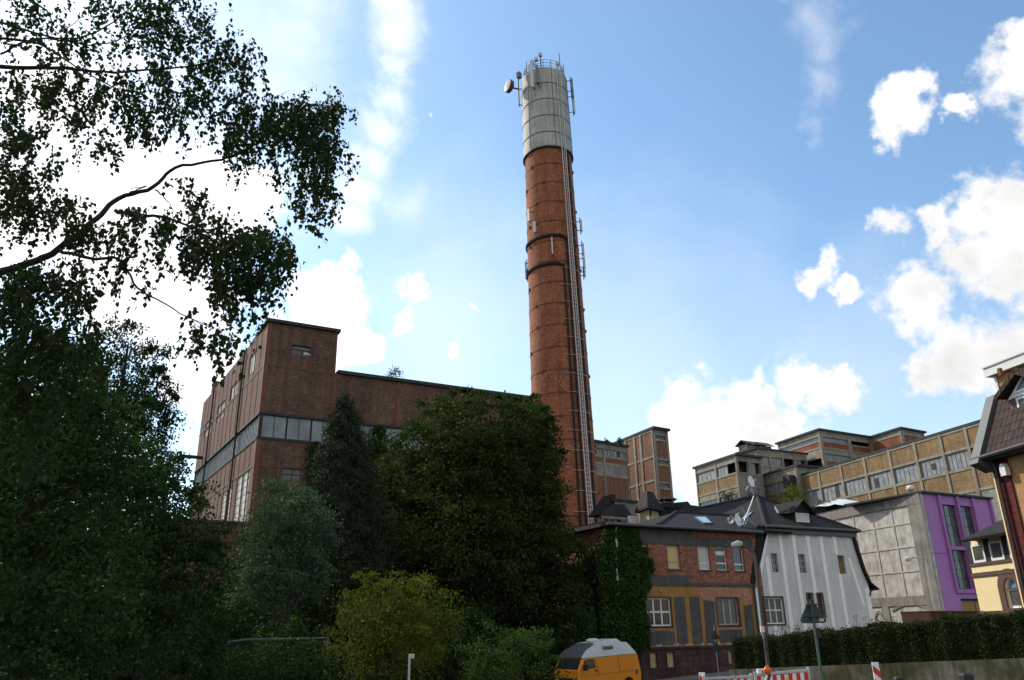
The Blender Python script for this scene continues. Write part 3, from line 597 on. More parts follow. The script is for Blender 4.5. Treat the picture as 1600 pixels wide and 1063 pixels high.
def core(root, polys, z0, z1, mat='dark_wood', name='inner_wall'):
    m = MB(); m.prism(polys, z0, z1); m.build(name, mat, root)
def slab_roof(root, poly, z, th=.35, over=.45, mat='roof_felt'):
    P = np.array(poly); c = P.mean(0); Q = [p + (p - c) / np.linalg.norm(p - c) * over * 1.3 for p in P]
    m = MB(); m.prism([tuple(q) for q in Q], z, z + th); m.build('roof', mat, root)
def inset(poly, d):
    P = np.array(poly); n = len(P); out = []
    for i in range(n):
        a, b, c = P[i - 1], P[i], P[(i + 1) % n]; e1 = (b - a) / np.linalg.norm(b - a); e2 = (c - b) / np.linalg.norm(c - b)
        n1 = np.array([-e1[1], e1[0]]); n2 = np.array([-e2[1], e2[0]]); bis = n1 + n2; bis /= np.linalg.norm(bis); out.append(tuple(b + bis * d / max(.3, bis @ n1)))
    return out
def block(name, label, L, Cn, R, H, zb, left, right, group=None, depth_r=None, roof_over=.45, conc='concrete'):
    """flat roofed block from three surveyed roof corners; left/right = (cols count or list, rows, kwargs)"""
    L, Cn, R = [np.array(p[:2]) for p in (L, Cn, R)]; B = L + R - Cn
    root = thing(name, label, 'building', (Cn[0], Cn[1], zb), group)
    poly = [Cn, R, B, L]
    for (p, q, spec) in ((L, Cn, left), (Cn, R, right)):
        if spec is None: continue
        f = Fr.through(p, q); cols, rows, kw = spec
        cols = [f.W * k / cols for k in range(cols + 1)] if isinstance(cols, int) else [c * f.W for c in cols]
        framed(root, f, f.W, cols, rows, conc=conc, **kw)
    core(root, inset(poly, 1.3), zb, H - .02); 
    for (p, q) in ((R, B), (B, L)): f = Fr.through(p, q); m = MB(); m.box(f, .4, f.W - .4, zb, H - .01, -.3, 0); m.build('rear_wall', 'infill_brick', root)
    slab_roof(root, poly, H, over=roof_over); return root
z3 = lambda x, y: (900 + x / 3.478, 640 + y / 3.478); z4 = lambda x, y: (1200 + x / 4, 540 + y / 4)

def hill_buildings():
    # stair tower and the lower block beside it, seen to the right of the chimney
    H = 29.; L, Cn, R = onz(*z3(215, 188), H), onz(*z3(415, 107), H), onz(*z3(496, 121), H)
    f = Fr.through(Cn, R); fl = Fr.through(L, Cn); zz = lambda y, x=450: f.uz(*z3(x, y))[1]
    r1, r2, r3 = zz(136), zz(268), zz(394); wh = zz(268) - zz(300)
    rowsR = [(H, r1, 'concrete'), (r1, r1 - wh, 'slit'), (r1 - wh, r2, 'infill_brick'), (r2, r2 - wh, 'slit'), (r2 - wh, r3, 'infill_brick'), (r3, r3 - wh, 'slit'), (r3 - wh, r3 - 9, 'infill_brick'), (r3 - 9, -1, 'concrete')]
    rowsL = [(H, r2 + .3, 'infill_brick'), (r2 + .3, r3 + .3, 'infill_brick'), (r3 + .3, r3 - 9, 'infill_brick'), (r3 - 9, -1, 'concrete')]
    block('stair_tower', 'tall concrete framed stair tower with brick panels just right of the chimney', L, Cn, R, H, -1, ([0, .28, .52, .68, 1], rowsL, {}), (1, rowsR, {'cw': .8}))
    H2 = 26.; d = np.array(Cn[:2]) - np.array(L[:2]); d /= np.linalg.norm(d)
    p = onz(*z3(275, 207), H2); q = onz(*z3(60, 172), H2); p, q = p[:2], q[:2]; e = (p - q) / np.linalg.norm(p - q); q = q - e * 6
    f = Fr.through(q, p); zw1, zw0, zc = f.uz(*z3(200, 215))[1], f.uz(*z3(200, 262))[1], f.uz(*z3(200, 300))[1]
    root = thing('mill_block', 'broad brick block with a strip of small windows under the eaves behind the chimney', 'building', (p[0], p[1], -1))
    n = 9; framed(root, f, f.W, [f.W * k / 3 for k in range(4)], [(H2, zw1, 'concrete'), (zw1, zw0, 'broken'), (zw0, zc, 'infill_brick'), (zc, zc - 1.6, 'concrete_grey'), (zc - 1.6, zc - 12, 'infill_brick'), (zc - 12, -1, 'concrete_grey')], cw=.3, slats=7, proud=.04)
    nn = -f.n; poly = [q, p, p + nn * 12, q + nn * 12]; core(root, inset(poly, 1.2), -1, H2 - .02); slab_roof(root, poly, H2, over=.3)
    # left hill block with open windows
    H = 28.; L, Cn, R = onz(*z3(648, 322), H), onz(*z3(868, 250), H), onz(*z3(1000, 268), H)
    fl = Fr.through(L, Cn); zz = lambda x, y: fl.uz(*z3(x, y))[1]
    a, b, c, e = zz(820, 295), zz(820, 360), zz(820, 432), zz(845, 460)
    e2 = e - 2.4
    rows = [(H, a, 'concrete'), (a, b, ['win', 'half']), (b, c, 'yellow_brick'), (c, e, 'concrete'), (e, e2, 'slit'), (e2, e2 - 5, 'concrete_grey'), (e2 - 5, 6, 'concrete_grey')]
    rowsr = [(H, a + .2, 'concrete'), (a + .2, b, ['open', 'half']), (b, c, 'concrete_grey'), (c, 6, 'concrete_grey')]
    block('crusher_house', 'concrete block with broken windows and yellow brick panels, left end of the hillside works', L, Cn, R, H, 5, (2, rows, {}), (2, rowsr, {}))
    # block behind it carrying two roof vents
    H = 32.; Cn, R = onz(*z3(980, 217), H), onz(*z3(1248, 246), H); L = onz(*z3(880, 245), H)
    f = Fr.through(Cn, R); a, b = f.uz(*z3(1060, 255))[1], f.uz(*z3(1060, 310))[1]
    rr = block('screening_house', 'grey block with a row of dark windows and two roof vents behind the hillside works', L, Cn, R, H, 5, (1, [(H, 5, 'concrete')], {}), (4, [(H, a, 'concrete'), (a, b, ['win', 'win', 'open', 'half']), (b, b - 7, 'concrete_grey'), (b - 7, 5, 'concrete_grey')], {}))
    for x in (937, 1015):
        c = onz(*z3(x, 232 if x < 950 else 240), H + .4); v = MB(); v.cube((c[0], c[1], H + .35), 2.6, 2.2, 1.3, 60); o = v.build('roof_vent', 'concrete_dark', rr)
        v = MB(); ff = Fr((c[0], c[1]), 60); z = H + 1.65
        v.roofsheet([ff.P(-1.7, z, 1.6), ff.P(1.7, z, 1.6), ff.P(1.7, z + .9, 0), ff.P(-1.7, z + .9, 0)], .1); v.roofsheet([ff.P(-1.7, z + .9, 0), ff.P(1.7, z + .9, 0), ff.P(1.7, z, -1.6), ff.P(-1.7, z, -1.6)], .1); v.build('vent_cap', 'roof_felt', o)
    # head building with the two stepped tops
    H = 36.; L, Cn, R = onz(*z3(1097, 190), H), onz(*z3(1322, 114), H), onz(*z4(640, 580), H)
    fl, f = Fr.through(L, Cn), Fr.through(Cn, R)
    a, b, c, d = [fl.uz(*z3(1280, y))[1] for y in (155, 185, 222, 262)]; a2, b2, c2, d2 = [f.uz(*z4(430, y))[1] for y in (578, 612, 650, 680)]; e2 = f.uz(*z4(450, 730))[1]
    block('head_building', 'highest concrete tower of the hillside works with glazed strip over red brick', L, Cn, R, H, 6,
          ([0, 1], [(H, a, 'concrete'), (a, b, 'slit'), (b, c, 'rust_brick'), (c, d - .4, 'concrete'), (d - .4, d - 5, 'open'), (d - 5, 6, 'concrete')], {'cw': 1.0}),
          ([0, .55, 1], [(H, a2, 'concrete'), (a2, b2, ['win', 'open']), (b2, c2, 'rust_brick'), (c2, d2, 'concrete'), (d2, e2, ['win', 'concrete']), (e2, 6, 'rust_brick')], {'cw': 1.0, 'slats': 6}))
    H = 36.; L, Cn, R = onz(*z4(640, 580), H), onz(*z4(828, 522), H), onz(*z4(972, 549), H)
    fl, f = Fr.through(L, Cn), Fr.through(Cn, R); z0 = H - .9
    block('winch_house', 'red brick block with flat roof beside the highest tower of the hillside works', L, Cn, R, H, 6, ([0, 1], [(H, z0, 'concrete'), (z0, z0 - 6, 'rust_brick'), (z0 - 6, 6, 'concrete')], {'cw': .8}), ([0, 1], [(H, z0, 'concrete'), (z0, z0 - 6, 'rust_brick'), (z0 - 6, 6, 'concrete')], {'cw': 1.2}))
    # lower wing in front of them
    H = 25.4; L, Cn, R = onz(*z3(880, 405), H), onz(*z3(1197, 310), H), onz(*z3(1338, 326), H)
    fl = Fr.through(L, Cn); a, b, c = [fl.uz(*z3(1140, y))[1] for y in (378, 442, 500)]
    block('sorting_wing', 'low concrete wing with grey window panels above the black tiled roof', L, Cn, R, H, 4, (3, [(H, a, 'concrete'), (a, b, 'win'), (b, c, 'yellow_brick'), (c, 4, 'concrete_grey')], {'cw': .4}), (1, [(H, 4, 'concrete')], {}))
    # the long yellow brick range climbing to the right
    H = 24.; L, Rr = onz(*z4(185, 822), H), onz(*z4(1560, 410), H); f = Fr.through(L[:2], Rr[:2]); W = f.W
    bays = [f.uz(*z4(x, y))[0] for x, y in ((190, 870), (320, 830), (460, 800), (607, 760), (765, 720), (925, 680), (1088, 640), (1247, 600), (1405, 560), (1545, 530))]
    bays[0] = 0; bays[-1] = W
    a = f.uz(*z4(1000, 705))[1]; b = f.uz(*z4(1000, 828))[1]; c = f.uz(*z4(1200, 925))[1]
    root = thing('long_factory', 'long yellow brick factory range in a concrete frame with grey panel windows, right side', 'factory', (L[0], L[1], 3))
    framed(root, f, W, bays, [(H, a, 'yellow_brick'), (a, b, ['win', 'broken', 'win', 'broken', 'win', 'broken', 'win', 'open', 'win']), (b, c, 'yellow_brick'), (c, c - 4.5, 'concrete_grey'), (c - 4.5, 3, 'concrete_grey')], cw=.42, slats=5)
    poly = [L[:2], Rr[:2], Rr[:2] - f.n * 14, L[:2] - f.n * 14]; core(root, inset(poly, 1.3), 3, H - .02); slab_roof(root, poly, H, .3, .3)
    m = MB(); m.box(f, 0, .3, 3, H - .01, -14, -.36); m.build('end_wall', 'concrete', root)
    m = MB(); u, z = fl.uz(*z3(1178, 392)); m.box(fl, u - .8, u + .8, z - .9, z + .9, .1, 1.2); tag(m.build('air_duct_box', 'dark_trim'), 'dark square duct box fixed to the wall of the low concrete wing', 'duct box')
hill_buildings()

# ------------------------------------------------------------------ the two joined houses in the middle
z1 = lambda x, y: (880 + x / 3.508, 760 + y / 3.508); z2 = lambda x, y: (1160 + x / 3.1, 720 + y / 3.1)
zr = lambda x, y: (1130 + x / 8.856, 740 + y / 8.856); zs_ = lambda x, y: (920 + x / 8.856, 740 + y / 8.856); zb8 = lambda x, y: (960 + x / 7.273, 920 + y / 7.273)
def skylight(root, corners):
    p = [Vector(c) for c in corners]; n = (p[1] - p[0]).cross(p[2] - p[0]).normalized()
    if n.z < 0: n = -n
    c = sum(p, Vector()) / 4; m = MB()
    m.hexa([q - n * .05 for q in p], [q + n * .09 for q in p]); o = m.build('skylight', 'zinc', root)
    g = MB(); g.quad(*[c + (q - c) * .84 + n * .096 for q in p]); g.build('pane', 'sky_glass', o)
def on_plane(px, py, p0, n):
    r = Vector(ray(px, py).tolist()); e = Vector(EYE.tolist()); return e + r * ((p0 - e).dot(n) / r.dot(n))
def brick_house():
    H = 7.4; c, r, l = onz(947, 822, H), onz(1187, 835, H), onz(905, 832, H)
    f = Fr.through(c[:2], r[:2]); W = f.W; zb = -1.9; fs = Fr.through(l[:2], c[:2]); WS = fs.W
    root = thing('brick_house', 'old two storey house, red brick above ochre and grey plaster, ivy on its corner', 'house', (c[0], c[1], zb))
    in_ = .35; fo, D0 = f, f.o.copy()
    f = Fr(f.P(in_, 0, -.3)[:2], math.degrees(math.atan2(f.u[0], f.u[1]))); W -= in_
    zst = f.uz(*z1(700, 876))[1]; zco = f.uz(*z1(700, 545))[1]; zup = f.uz(*z1(600, 322))[1]
    up = [f.rect(*q, z1) for q in ((425, 316, 472, 432), (567, 320, 648, 458), (734, 325, 812, 464), (831, 331, 906, 467), (927, 336, 1000, 467))]
    z0 = sum(q[2] for q in up) / 5; z1_ = sum(q[3] for q in up) / 5; up = [(q[0], q[1], z0, z1_) for q in up]
    gr = [f.rect(*q, z1) for q in ((447, 610, 598, 763), (838, 614, 972, 762))]
    z0 = sum(q[2] for q in gr) / 2; zt = sum(q[3] for q in gr) / 2; gr = [(q[0], q[1], z0, zt) for q in gr]
    ba = [f.rect(*q, z1) for q in ((475, 912, 520, 995), (569, 909, 616, 992), (900, 897, 936, 972))]
    D = 11.0; W2 = f.uz(*z1(1036, 562))[0] + .06
    m = MB(); wall_holes(m, f, 0, W, zco, H, up, .22)
    m.quad(f.P(W, zb, 0), f.P(W, zb, -D), f.P(W, H, -D), f.P(W, H, 0)); m.quad(f.P(W, zb, -D), f.P(0, zb, -D), f.P(0, H, -D), f.P(W, H, -D)); m.build('brick_wall', 'house_brick', root)
    m = MB(); wall_holes(m, f, 0, W2, zst, zco, gr, .22); m.build('plaster_wall', 'ochre', root)
    m = MB(); wall_holes(m, f, 0, W2, zb, zst, ba, .25); m.box(f, .003, W2 - .003, zst - .12, zst + .004, -.02, .07); m.build('stone_base', 'stone_base', root)
    # side wall on the left with its dark opening
    sa, sb = f.P(0, 0, -D), f.P(0, 0, 0); g = Fr.through(sa[:2], sb[:2])
    op = (g.W - 3.6, g.W - 1.6, 2.6, 5.3); op2 = (g.W - 7, g.W - 5.9, 3.0, 4.3); op3 = (g.W - 4.2, g.W - 1.8, zb, 1.2)
    m = MB(); wall_holes(m, g, 0, g.W, zb, H, [op, op2, op3], .3); m.build('side_wall', 'house_brick', root)
    window(root, g, op, 1, 1, -.28, .05, 'black_frame', 'dim_glass'); window(root, g, op2, 1, 1, -.1, .06, 'old_frame', 'curtain_yellow'); window(root, g, op3, 1, 1, -.28, .06, 'black_frame', 'dim_glass', name='side_door')
    m = MB(); m.box(g, g.W - 4.5, g.W - .01, 1.9, 2.5, -.05, .02); m.build('side_plaster', 'ochre', root)
    # render bands and the exposed patch where the plaster fell
    def patch(poly, d, mat, name='render_panel'): b = MB(); b.slab(f, poly, -.03, d); b.build(name, mat, root)
    q = lambda x, y: f.uz(*z1(x, y))
    uL = q(704, 290)[0]; zb2 = q(900, 290)[1]; zt2 = q(900, 318)[1]
    patch([(0.002, zup), (uL, zup), (uL, H - .02), (0.002, H - .02)], .03, 'render_grey'); patch([(uL + .01, zup + .02), (W - .5, zup + .02), (W - .5, q(900, 283)[1]), (uL + .01, q(760, 280)[1])], .028, 'render_grey')
    patch([(.01, zco - .02), (W2 - .01, zco - .02), (W2 - .01, zco + .17), (.01, zco + .17)], .07, 'render_grey', 'cornice'); patch([(.01, zco + .172), (q(690, 520)[0], zco + .172), (q(690, 520)[0], zco + .62), (.01, zco + .55)], .025, 'render_grey')
    for poly in ([(607, 606), (664, 606), (684, 866), (626, 866)], [(691, 606), (744, 606), (766, 864), (712, 866)], [(769, 622), (826, 634), (843, 862), (787, 864)], [(990, 654), (1034, 650), (1053, 832), (1004, 838)],
                 [(462, 800), (540, 792), (608, 796), (614, 868), (466, 870)], [(853, 790), (978, 784), (986, 852), (858, 858)]):
        patch([q(*p) for p in reversed(poly)], .025, 'render_grey')
    patch([q(*p) for p in reversed([(722, 560), (760, 553), (1025, 556), (1038, 645), (990, 655), (984, 612), (838, 606), (834, 632), (770, 622), (752, 600), (736, 598)])], .02, 'bare_plaster', 'fallen_plaster')
    for a, b in ((455, 600), (846, 985)):
        pts = [(a, 774)] + [(a + (b - a) * k / 9, 786 + random.uniform(-5, 9)) for k in range(10)] + [(b, 770)]; patch([q(*p) for p in pts][::1], .022, 'bare_plaster', 'fallen_plaster')
    for x in (455, 525, 620, 690, 760, 800, 850, 905, 960):
        u, z = q(x, 874); w = random.uniform(.1, .35); patch([(u - w, zst + .02), (u + w, zst + .02), (u + w * .6, zst + random.uniform(.12, .25)), (u - w * .2, zst + .1), (u - w * .7, zst + random.uniform(.1, .22))], .03, 'pale_chip', 'plaster_chip')
    for k, (rr, gm, fm, zz) in enumerate(zip(up, ('curtain_white', 'curtain_yellow', 'curtain_white', 'curtain_dark', 'glass'), ('old_frame', 'old_frame', 'white_frame', 'white_frame', 'white_frame'), ((.3,), (.3,), (.28,), (.3,), (.28,)))):
        w = window(root, f, rr, 1, 2, -.14, .055, fm, gm, zsplit=zz, sill='render_grey', bars=.09)
        if k == 3:
            b = MB()
            for i in range(9): u = rr[0] + .12 + (rr[1] - rr[0] - .3) * i / 8; b.slab(f, [(u, rr[2] + 1.02), (u + .05, rr[2] + .92), (u + .1, rr[2] + 1.02), (u + .1, rr[2] + 1.2), (u, rr[2] + 1.2)], -.175, -.172)
            b.build('lace_curtain', 'white_frame', w)
    window(root, f, gr[0], 3, 2, -.1, .08, 'white_frame', 'glass', zsplit=(.5,), bars=.1, sill='stone_base'); window(root, f, gr[1], 3, 1, -.12, .08, 'old_frame', 'dim_glass', bars=.13, sill='stone_base')
    for rr in gr:
        b = MB()
        for a in ((rr[0] - .08, rr[0], rr[2], rr[3] + .08), (rr[1], rr[1] + .08, rr[2], rr[3] + .08), (rr[0], rr[1], rr[3], rr[3] + .08)): b.box(f, *a, -.2, .035)
        b.build('window_surround', 'brown_frame', root)
    for rr in ba: window(root, f, rr, 2, 2, -.14, .05, 'old_frame', 'curtain_yellow', zsplit=(.55,))
    for x, y in ((535, 572), (992, 592)): u, z = q(x, y); b = MB(); b.lathe([(.01, .06), (.09, .05), (.1, 0)], 12, f.P(u, z, .02), axis=(f.n[0], f.n[1], 0)); b.build('wall_anchor', 'pale_chip', root)
    # flat felt roof with a gutter edge, and the low tiled hip on its right half
    m = MB(); m.prism([fo.P(-.15, 0, .25)[:2], fo.P(fo.W, 0, .25)[:2], fo.P(fo.W, 0, -D)[:2], fo.P(-.15, 0, -D)[:2]], H, H + .22); m.build('flat_roof', 'dark_trim', root)
    g = MB(); g.tube([fo.P(-.15, H + .1, .33), fo.P(fo.W, H + .1, .33)], .09, 8); g.build('gutter', 'zinc', root)
    sb = 4.5; u1, zt1 = fo.uz(1056, 800.5, -sb); u0 = fo.uz(*zs_(905, 725), -.3)[0]; ub = fo.W + 3.0; n2 = 5.0
    e = H + .23; pts = [fo.P(u0, e, .1), fo.P(ub, e, .1), fo.P(ub, zt1, -sb), fo.P(u1, zt1, -sb)]
    hp = MB(); hp.roofsheet(pts, .15); hp.roofsheet([fo.P(u0, e, -2 * sb), fo.P(u0, e, .1), fo.P(u1, zt1, -sb)], .15); hp.roofsheet([fo.P(ub, e, -2 * sb), fo.P(u0, e, -2 * sb), fo.P(u1, zt1, -sb), fo.P(ub, zt1, -sb)], .15); hr = hp.build('tiled_roof', 'black_tiles', root)
    rd = MB(); rd.tube([fo.P(u0, e + .03, .1), fo.P(u1, zt1 + .03, -sb), fo.P(ub, zt1 + .03, -sb)], .1, 6); rd.build('ridge_tile', 'ridge_tile', hr)
    p0 = Vector(pts[0]); n = (Vector(pts[1]) - p0).cross(Vector(pts[2]) - p0).normalized()
    skylight(root, [on_plane(*z3(x, y), p0, n) for x, y in ((640, 588), (704, 588), (742, 624), (690, 624))])
    d = MB(); u, z = f.uz(*zs_(352, 720), .2); d.tube([f.P(u, H - .02, .32), f.P(u, H - 1.35, .32)], .08, 8); d.tube([f.P(u, H - 1.34, .32), f.P(u - .08, H - 1.6, .3), f.P(u - .08, H - 3.6, .3)], .06, 8); d.build('downpipe', 'light_steel', root)
    d = MB(); d.tube([f.P(W2 - .05, zco, .1), f.P(W2 - .05, zb, .1)], .05, 8); d.build('downpipe', 'dark_trim', root)
    return fo, f, H, D, zst
OH, OHW, OH_H, OH_D, OH_ST = brick_house()

def white_house():
    H = 8.0; a, b = onz(1196.5, 823, H), onz(1332, 830, H); f = Fr.through(a[:2], b[:2]); W = f.W; zb = -1.6
    root = thing('white_house', 'white house with vertical stripes and flared black tiled mansard roof', 'house', (a[0], a[1], zb))
    q = lambda x, y: f.uz(*z2(x, y))
    foot_l = f.uz(1179, 916); foot_r = q(612, 622); uL = f.uz(1179, 916)[0]; uR = foot_r[0]; zf = (foot_l[1] + foot_r[1]) / 2
    hz = H - .45
    up = [f.rect(136, 447, 180, 541, z2), f.rect(268, 450, 314, 542, z2), f.rect(460, 461, 506, 552, z2)]; z0, zt = sum(r[2] for r in up) / 3, sum(r[3] for r in up) / 3; up = [(r[0], r[1], z0, zt) for r in up]
    lo = [f.rect(98, 663, 208, 790, z2), f.rect(312, 645, 352, 762, z2), f.rect(362, 645, 402, 762, z2)]
    lo[1] = (lo[1][0], lo[1][1], lo[2][2], lo[2][3])
    ua, ub = q(122, 350)[0] - .1, q(500, 380)[0]
    D = 15.0; holes = up + lo
    zm = min(z0 - .3, 3.6)
    cl = [h for h in up]; x0, x1 = min(.12, up[0][0] - .1), max(ub, up[2][1] + .1)
    m = MB(); wall_holes(m, f, x0, x1, zf, hz, up, .2); wall_holes(m, f, uL, uR, zb, zf, lo, .2)
    m.quad(f.P(uL, zf), f.P(x0, zf), f.P(x0, hz)); 
    curve_r = [q(*p) for p in ((530, 350), (552, 430), (585, 530), (612, 590))]
    # flared right flank of the gable
    pr = [(x1, zf)] + [(uR, zf)] + [(p[0] - .1, p[1]) for p in reversed(curve_r)] + [(x1, hz)]
    m.quad(*[f.P(u, z) for u, z in pr])
    m.quad(f.P(uR, zb, 0), f.P(uR, zb, -D), f.P(uR, zf, -D), f.P(uR, zf, 0)); m.quad(f.P(uL, zb, -D), f.P(uL, zb, 0), f.P(uL, zf, 0), f.P(uL, zf, -D)); m.quad(f.P(uR, zb, -D), f.P(uL, zb, -D), f.P(uL, hz, -D), f.P(uR, hz, -D))
    m.build('wall', 'white_wall', root)
    # raised pale stripes
    for x0_, y0_, x1_, y1_ in ((172, 352, 240, 835), (240, 356, 300, 822), (308, 360, 372, 812), (370, 364, 440, 806), (434, 368, 508, 800), (124, 380, 165, 846)):
        if x0_ == 124: u = f.uz(*z2(140, 640))[0] - .02; zt_ = up[0][2] + 1.0
        else: u = (q(x0_ + 10, y0_)[0] + q(x1_, y1_)[0]) / 2; zt_ = hz
        segs = [(zb, zt_)]
        for h in holes:
            if h[0] - .18 < u < h[1] + .18: segs = [s for a_, b_ in segs for s in ((a_, min(b_, h[2] - .04)), (max(a_, h[3] + .04), b_)) if s[1] - s[0] > .1]
        for a_, b_ in segs:
            s = MB(); w = .15; s.slab(f, [(u - w, a_), (u + w, a_), (u + w, b_ - .35), (u + w * 1.6, b_), (u - w * 1.6, b_), (u - w, b_ - .35)] if b_ == hz else [(u - w, a_), (u + w, a_), (u + w, b_), (u - w, b_)], -.02, .03); s.build('wall_stripe', 'white_stripe', root)
    s = MB(); ul = f.uz(*z2(504, 440))[0]; s.slab(f, [(uR - .32, zb), (uR, zb), (uR, zf), (uR - .1, zf + .1), (uR - .45, zf - .1)], -.02, .03); s.build('wall_stripe', 'white_stripe', root)
    s = MB(); s.slab(f, [(uL, zb), (uL + .32, zb), (uL + .34, zf - .2), (x0 + .12, hz), (x0, hz), (uL, zf)], -.02, .03); s.build('wall_stripe', 'white_stripe', root)
    s = MB(); pa = q(515, 470); s.slab(f, [(uR - .9, zf - 1.2), (uR - .62, zf - 1.2), (pa[0] + .12, pa[1]), (pa[0] - .1, pa[1])], -.02, .028); s.build('wall_stripe', 'white_stripe', root)
    for k, w in enumerate(up): window(root, f, w, 3, 3, -.12, .04, 'old_frame' if k < 2 else 'brown_frame', 'glass' if k < 2 else 'boarded', zsplit=(.33, .66) if k < 2 else (.78,), bars=.045)
    window(root, f, lo[0], 3, 2, -.1, .07, 'white_frame', 'curtain_dark', zsplit=(.52,), bars=.07, sill='brown_trim')
    for w in lo[1:]: window(root, f, w, 2, 3, -.1, .07, 'brown_frame', 'glass', bars=.05)
    for w in lo:
        b = MB()
        for k in ((w[0] - .09, w[0], w[2], w[3] + .09), (w[1], w[1] + .09, w[2], w[3] + .09), (w[0], w[1], w[3], w[3] + .09)): b.box(f, *k, -.15, .04)
        b.build('window_surround', 'brown_trim', root)
    # fascia under the front eave
    s = MB(); s.box(f, -.25, W + .1, hz, H, -.2, .22); s.build('fascia', 'zinc', root)
    # mansard flanks: flared profile run back the length of the house
    pl = [f.uz(*z1(x, y), .2) for x, y in ((1066, 262), (1056, 320), (1040, 420), (1021, 543))]; pw = [f.uz(*z1(x, y), .2) for x, y in ((1112, 238), (1097, 320), (1076, 420), (1049, 548))]; pl[0] = (pl[0][0], H); pw[0] = (pw[0][0], H)
    m = MB()
    for k in range(3):
        p, r, a_, b_ = pl[k], pl[k + 1], pw[k], pw[k + 1]
        m.quad(f.P(*r, .2), f.P(*p, .2), f.P(*p, -D), f.P(*r, -D)); m.quad(f.P(*r, .2), f.P(*b_, .2), f.P(*a_, .2), f.P(*p, .2)); m.quad(f.P(*b_, .2), f.P(*b_, -.3), f.P(*a_, -.3), f.P(*a_, .2))
    m.quad(f.P(*pl[3], .2), f.P(*pl[3], -D), f.P(pw[3][0], pw[3][1], -D), f.P(*pw[3], .2)); m.build('mansard_slope', 'black_tiles', root)
    pr = [(W + .05, H)] + [(p[0] + .06, p[1]) for p in curve_r] + [q(638, 608), q(655, 624)]
    m = MB()
    for p, r in zip(pr, pr[1:]):
        m.quad(f.P(p[0], p[1], .2), f.P(r[0], r[1], .2), f.P(r[0], r[1], -D), f.P(p[0], p[1], -D)); m.quad(f.P(p[0] - .2, p[1] - .05, .2), f.P(r[0] - .2, r[1] - .06, .2), f.P(r[0], r[1], .2), f.P(p[0], p[1], .2))
        m.quad(f.P(p[0] - .2, p[1] - .05, .2), f.P(p[0] - .2, p[1] - .05, -D), f.P(r[0] - .2, r[1] - .06, -D), f.P(r[0] - .2, r[1] - .06, .2))
    m.build('mansard_slope', 'black_tiles', root)
    br = MB(); br.tube([f.P(uR - .05, zf - .55, .05), f.P(uR + .1, zf - .2, .05), f.P(pr[-1][0] - .1, zf + .02, .05)], .06, 5); br.build('eave_bracket', 'black_frame', root)
    # main hipped roof
    um = W / 2; n = Vector((f.u[0], f.u[1], 0)); p0 = Vector(f.P(um, H)); ap = on_plane(1182.5, 775, p0, n); dd = (np.array([ap.x, ap.y]) - f.o) @ f.n; zr_ = ap.z
    e = H + .003; o = .32; back = dd - 9; Dm = back - 6
    fp = [f.P(-o, e, o), f.P(W + o, e, o), f.P(um, zr_, dd)]; lp = [f.P(-o, e, Dm), f.P(-o, e, o), f.P(um, zr_, dd), f.P(um, zr_, back)]; rp = [f.P(W + o, e, o), f.P(W + o, e, Dm), f.P(um, zr_, back), f.P(um, zr_, dd)]
    m = MB(); m.roofsheet(fp, .2); m.roofsheet(lp, .2); m.roofsheet(rp, .2); m.roofsheet([f.P(W + o, e, Dm), f.P(-o, e, Dm), f.P(um, zr_, back)], .2); rf = m.build('hipped_roof', 'black_tiles', root)
    rd = MB(); rd.tube([fp[0], fp[2]], .13, 6); rd.build('hip_tile', 'ridge_tile', rf); rd = MB(); rd.tube([fp[1], fp[2]], .12, 6); rd.build('hip_tile', 'ridge_tile', rf); rd = MB(); rd.tube([fp[2], lp[3]], .13, 6); rd.build('ridge_tile', 'ridge_tile', rf)
    g = MB(); g.tube([f.P(-o - .05, e - .02, o + .07), f.P(W + o + .05, e - .02, o + .07)], .1, 8); g.build('gutter', 'zinc', root)
    lp0 = Vector(lp[0]); ln = (Vector(lp[1]) - lp0).cross(Vector(lp[2]) - lp0).normalized()
    skylight(root, [on_plane(*zr(x, y), lp0, ln) for x, y in ((235, 680), (305, 655), (425, 540), (330, 560))])
    fp0 = Vector(fp[0]); fn = (Vector(fp[1]) - fp0).cross(Vector(fp[2]) - fp0).normalized()
    m = MB(); c = [on_plane(*zr(x, y), fp0, fn) + fn * .06 for x, y in ((708, 468), (728, 466), (775, 552), (752, 556))]; m.hexa([k - fn * .08 for k in c], c); m.build('roof_flashing', 'galv', root)
    # gabled dormer
    wl, wr = on_plane(*zr(1000, 672), fp0, fn), on_plane(*zr(1232, 690), fp0, fn)
    df = Fr.through((wl.x, wl.y), (wr.x, wr.y)); df = Fr((wl.x, wl.y), math.degrees(math.atan2(f.u[0], f.u[1]))); dw = (Vector((wr.x - wl.x, wr.y - wl.y, 0))).dot(n); zd = min(wl.z, wr.z)
    wt = df.uz(*zr(1000, 540))[1]; au, az_ = df.uz(*zr(1078, 385)); au = dw / 2
    dm = MB(); wh = (.1, dw - .1, zd + .06, wt); wall_holes(dm, df, -.05, dw + .05, zd - .2, wt + .1, [wh], .1)
    dm.quad(df.P(-.05, wt + .1), df.P(dw + .05, wt + .1), df.P(au, az_)); bk = -3.2
    dm.quad(df.P(-.05, zd - .2, bk), df.P(-.05, zd - .2), df.P(-.05, wt + .1), df.P(-.05, wt + .1, bk)); dm.quad(df.P(dw + .05, zd - .2), df.P(dw + .05, zd - .2, bk), df.P(dw + .05, wt + .1, bk), df.P(dw + .05, wt + .1)); do = dm.build('dormer', 'slate', root)
    window(do, df, wh, 2, 1, -.03, .05, 'white_frame', 'curtain_white')
    dr = MB(); ov = .3; ze = wt - .02
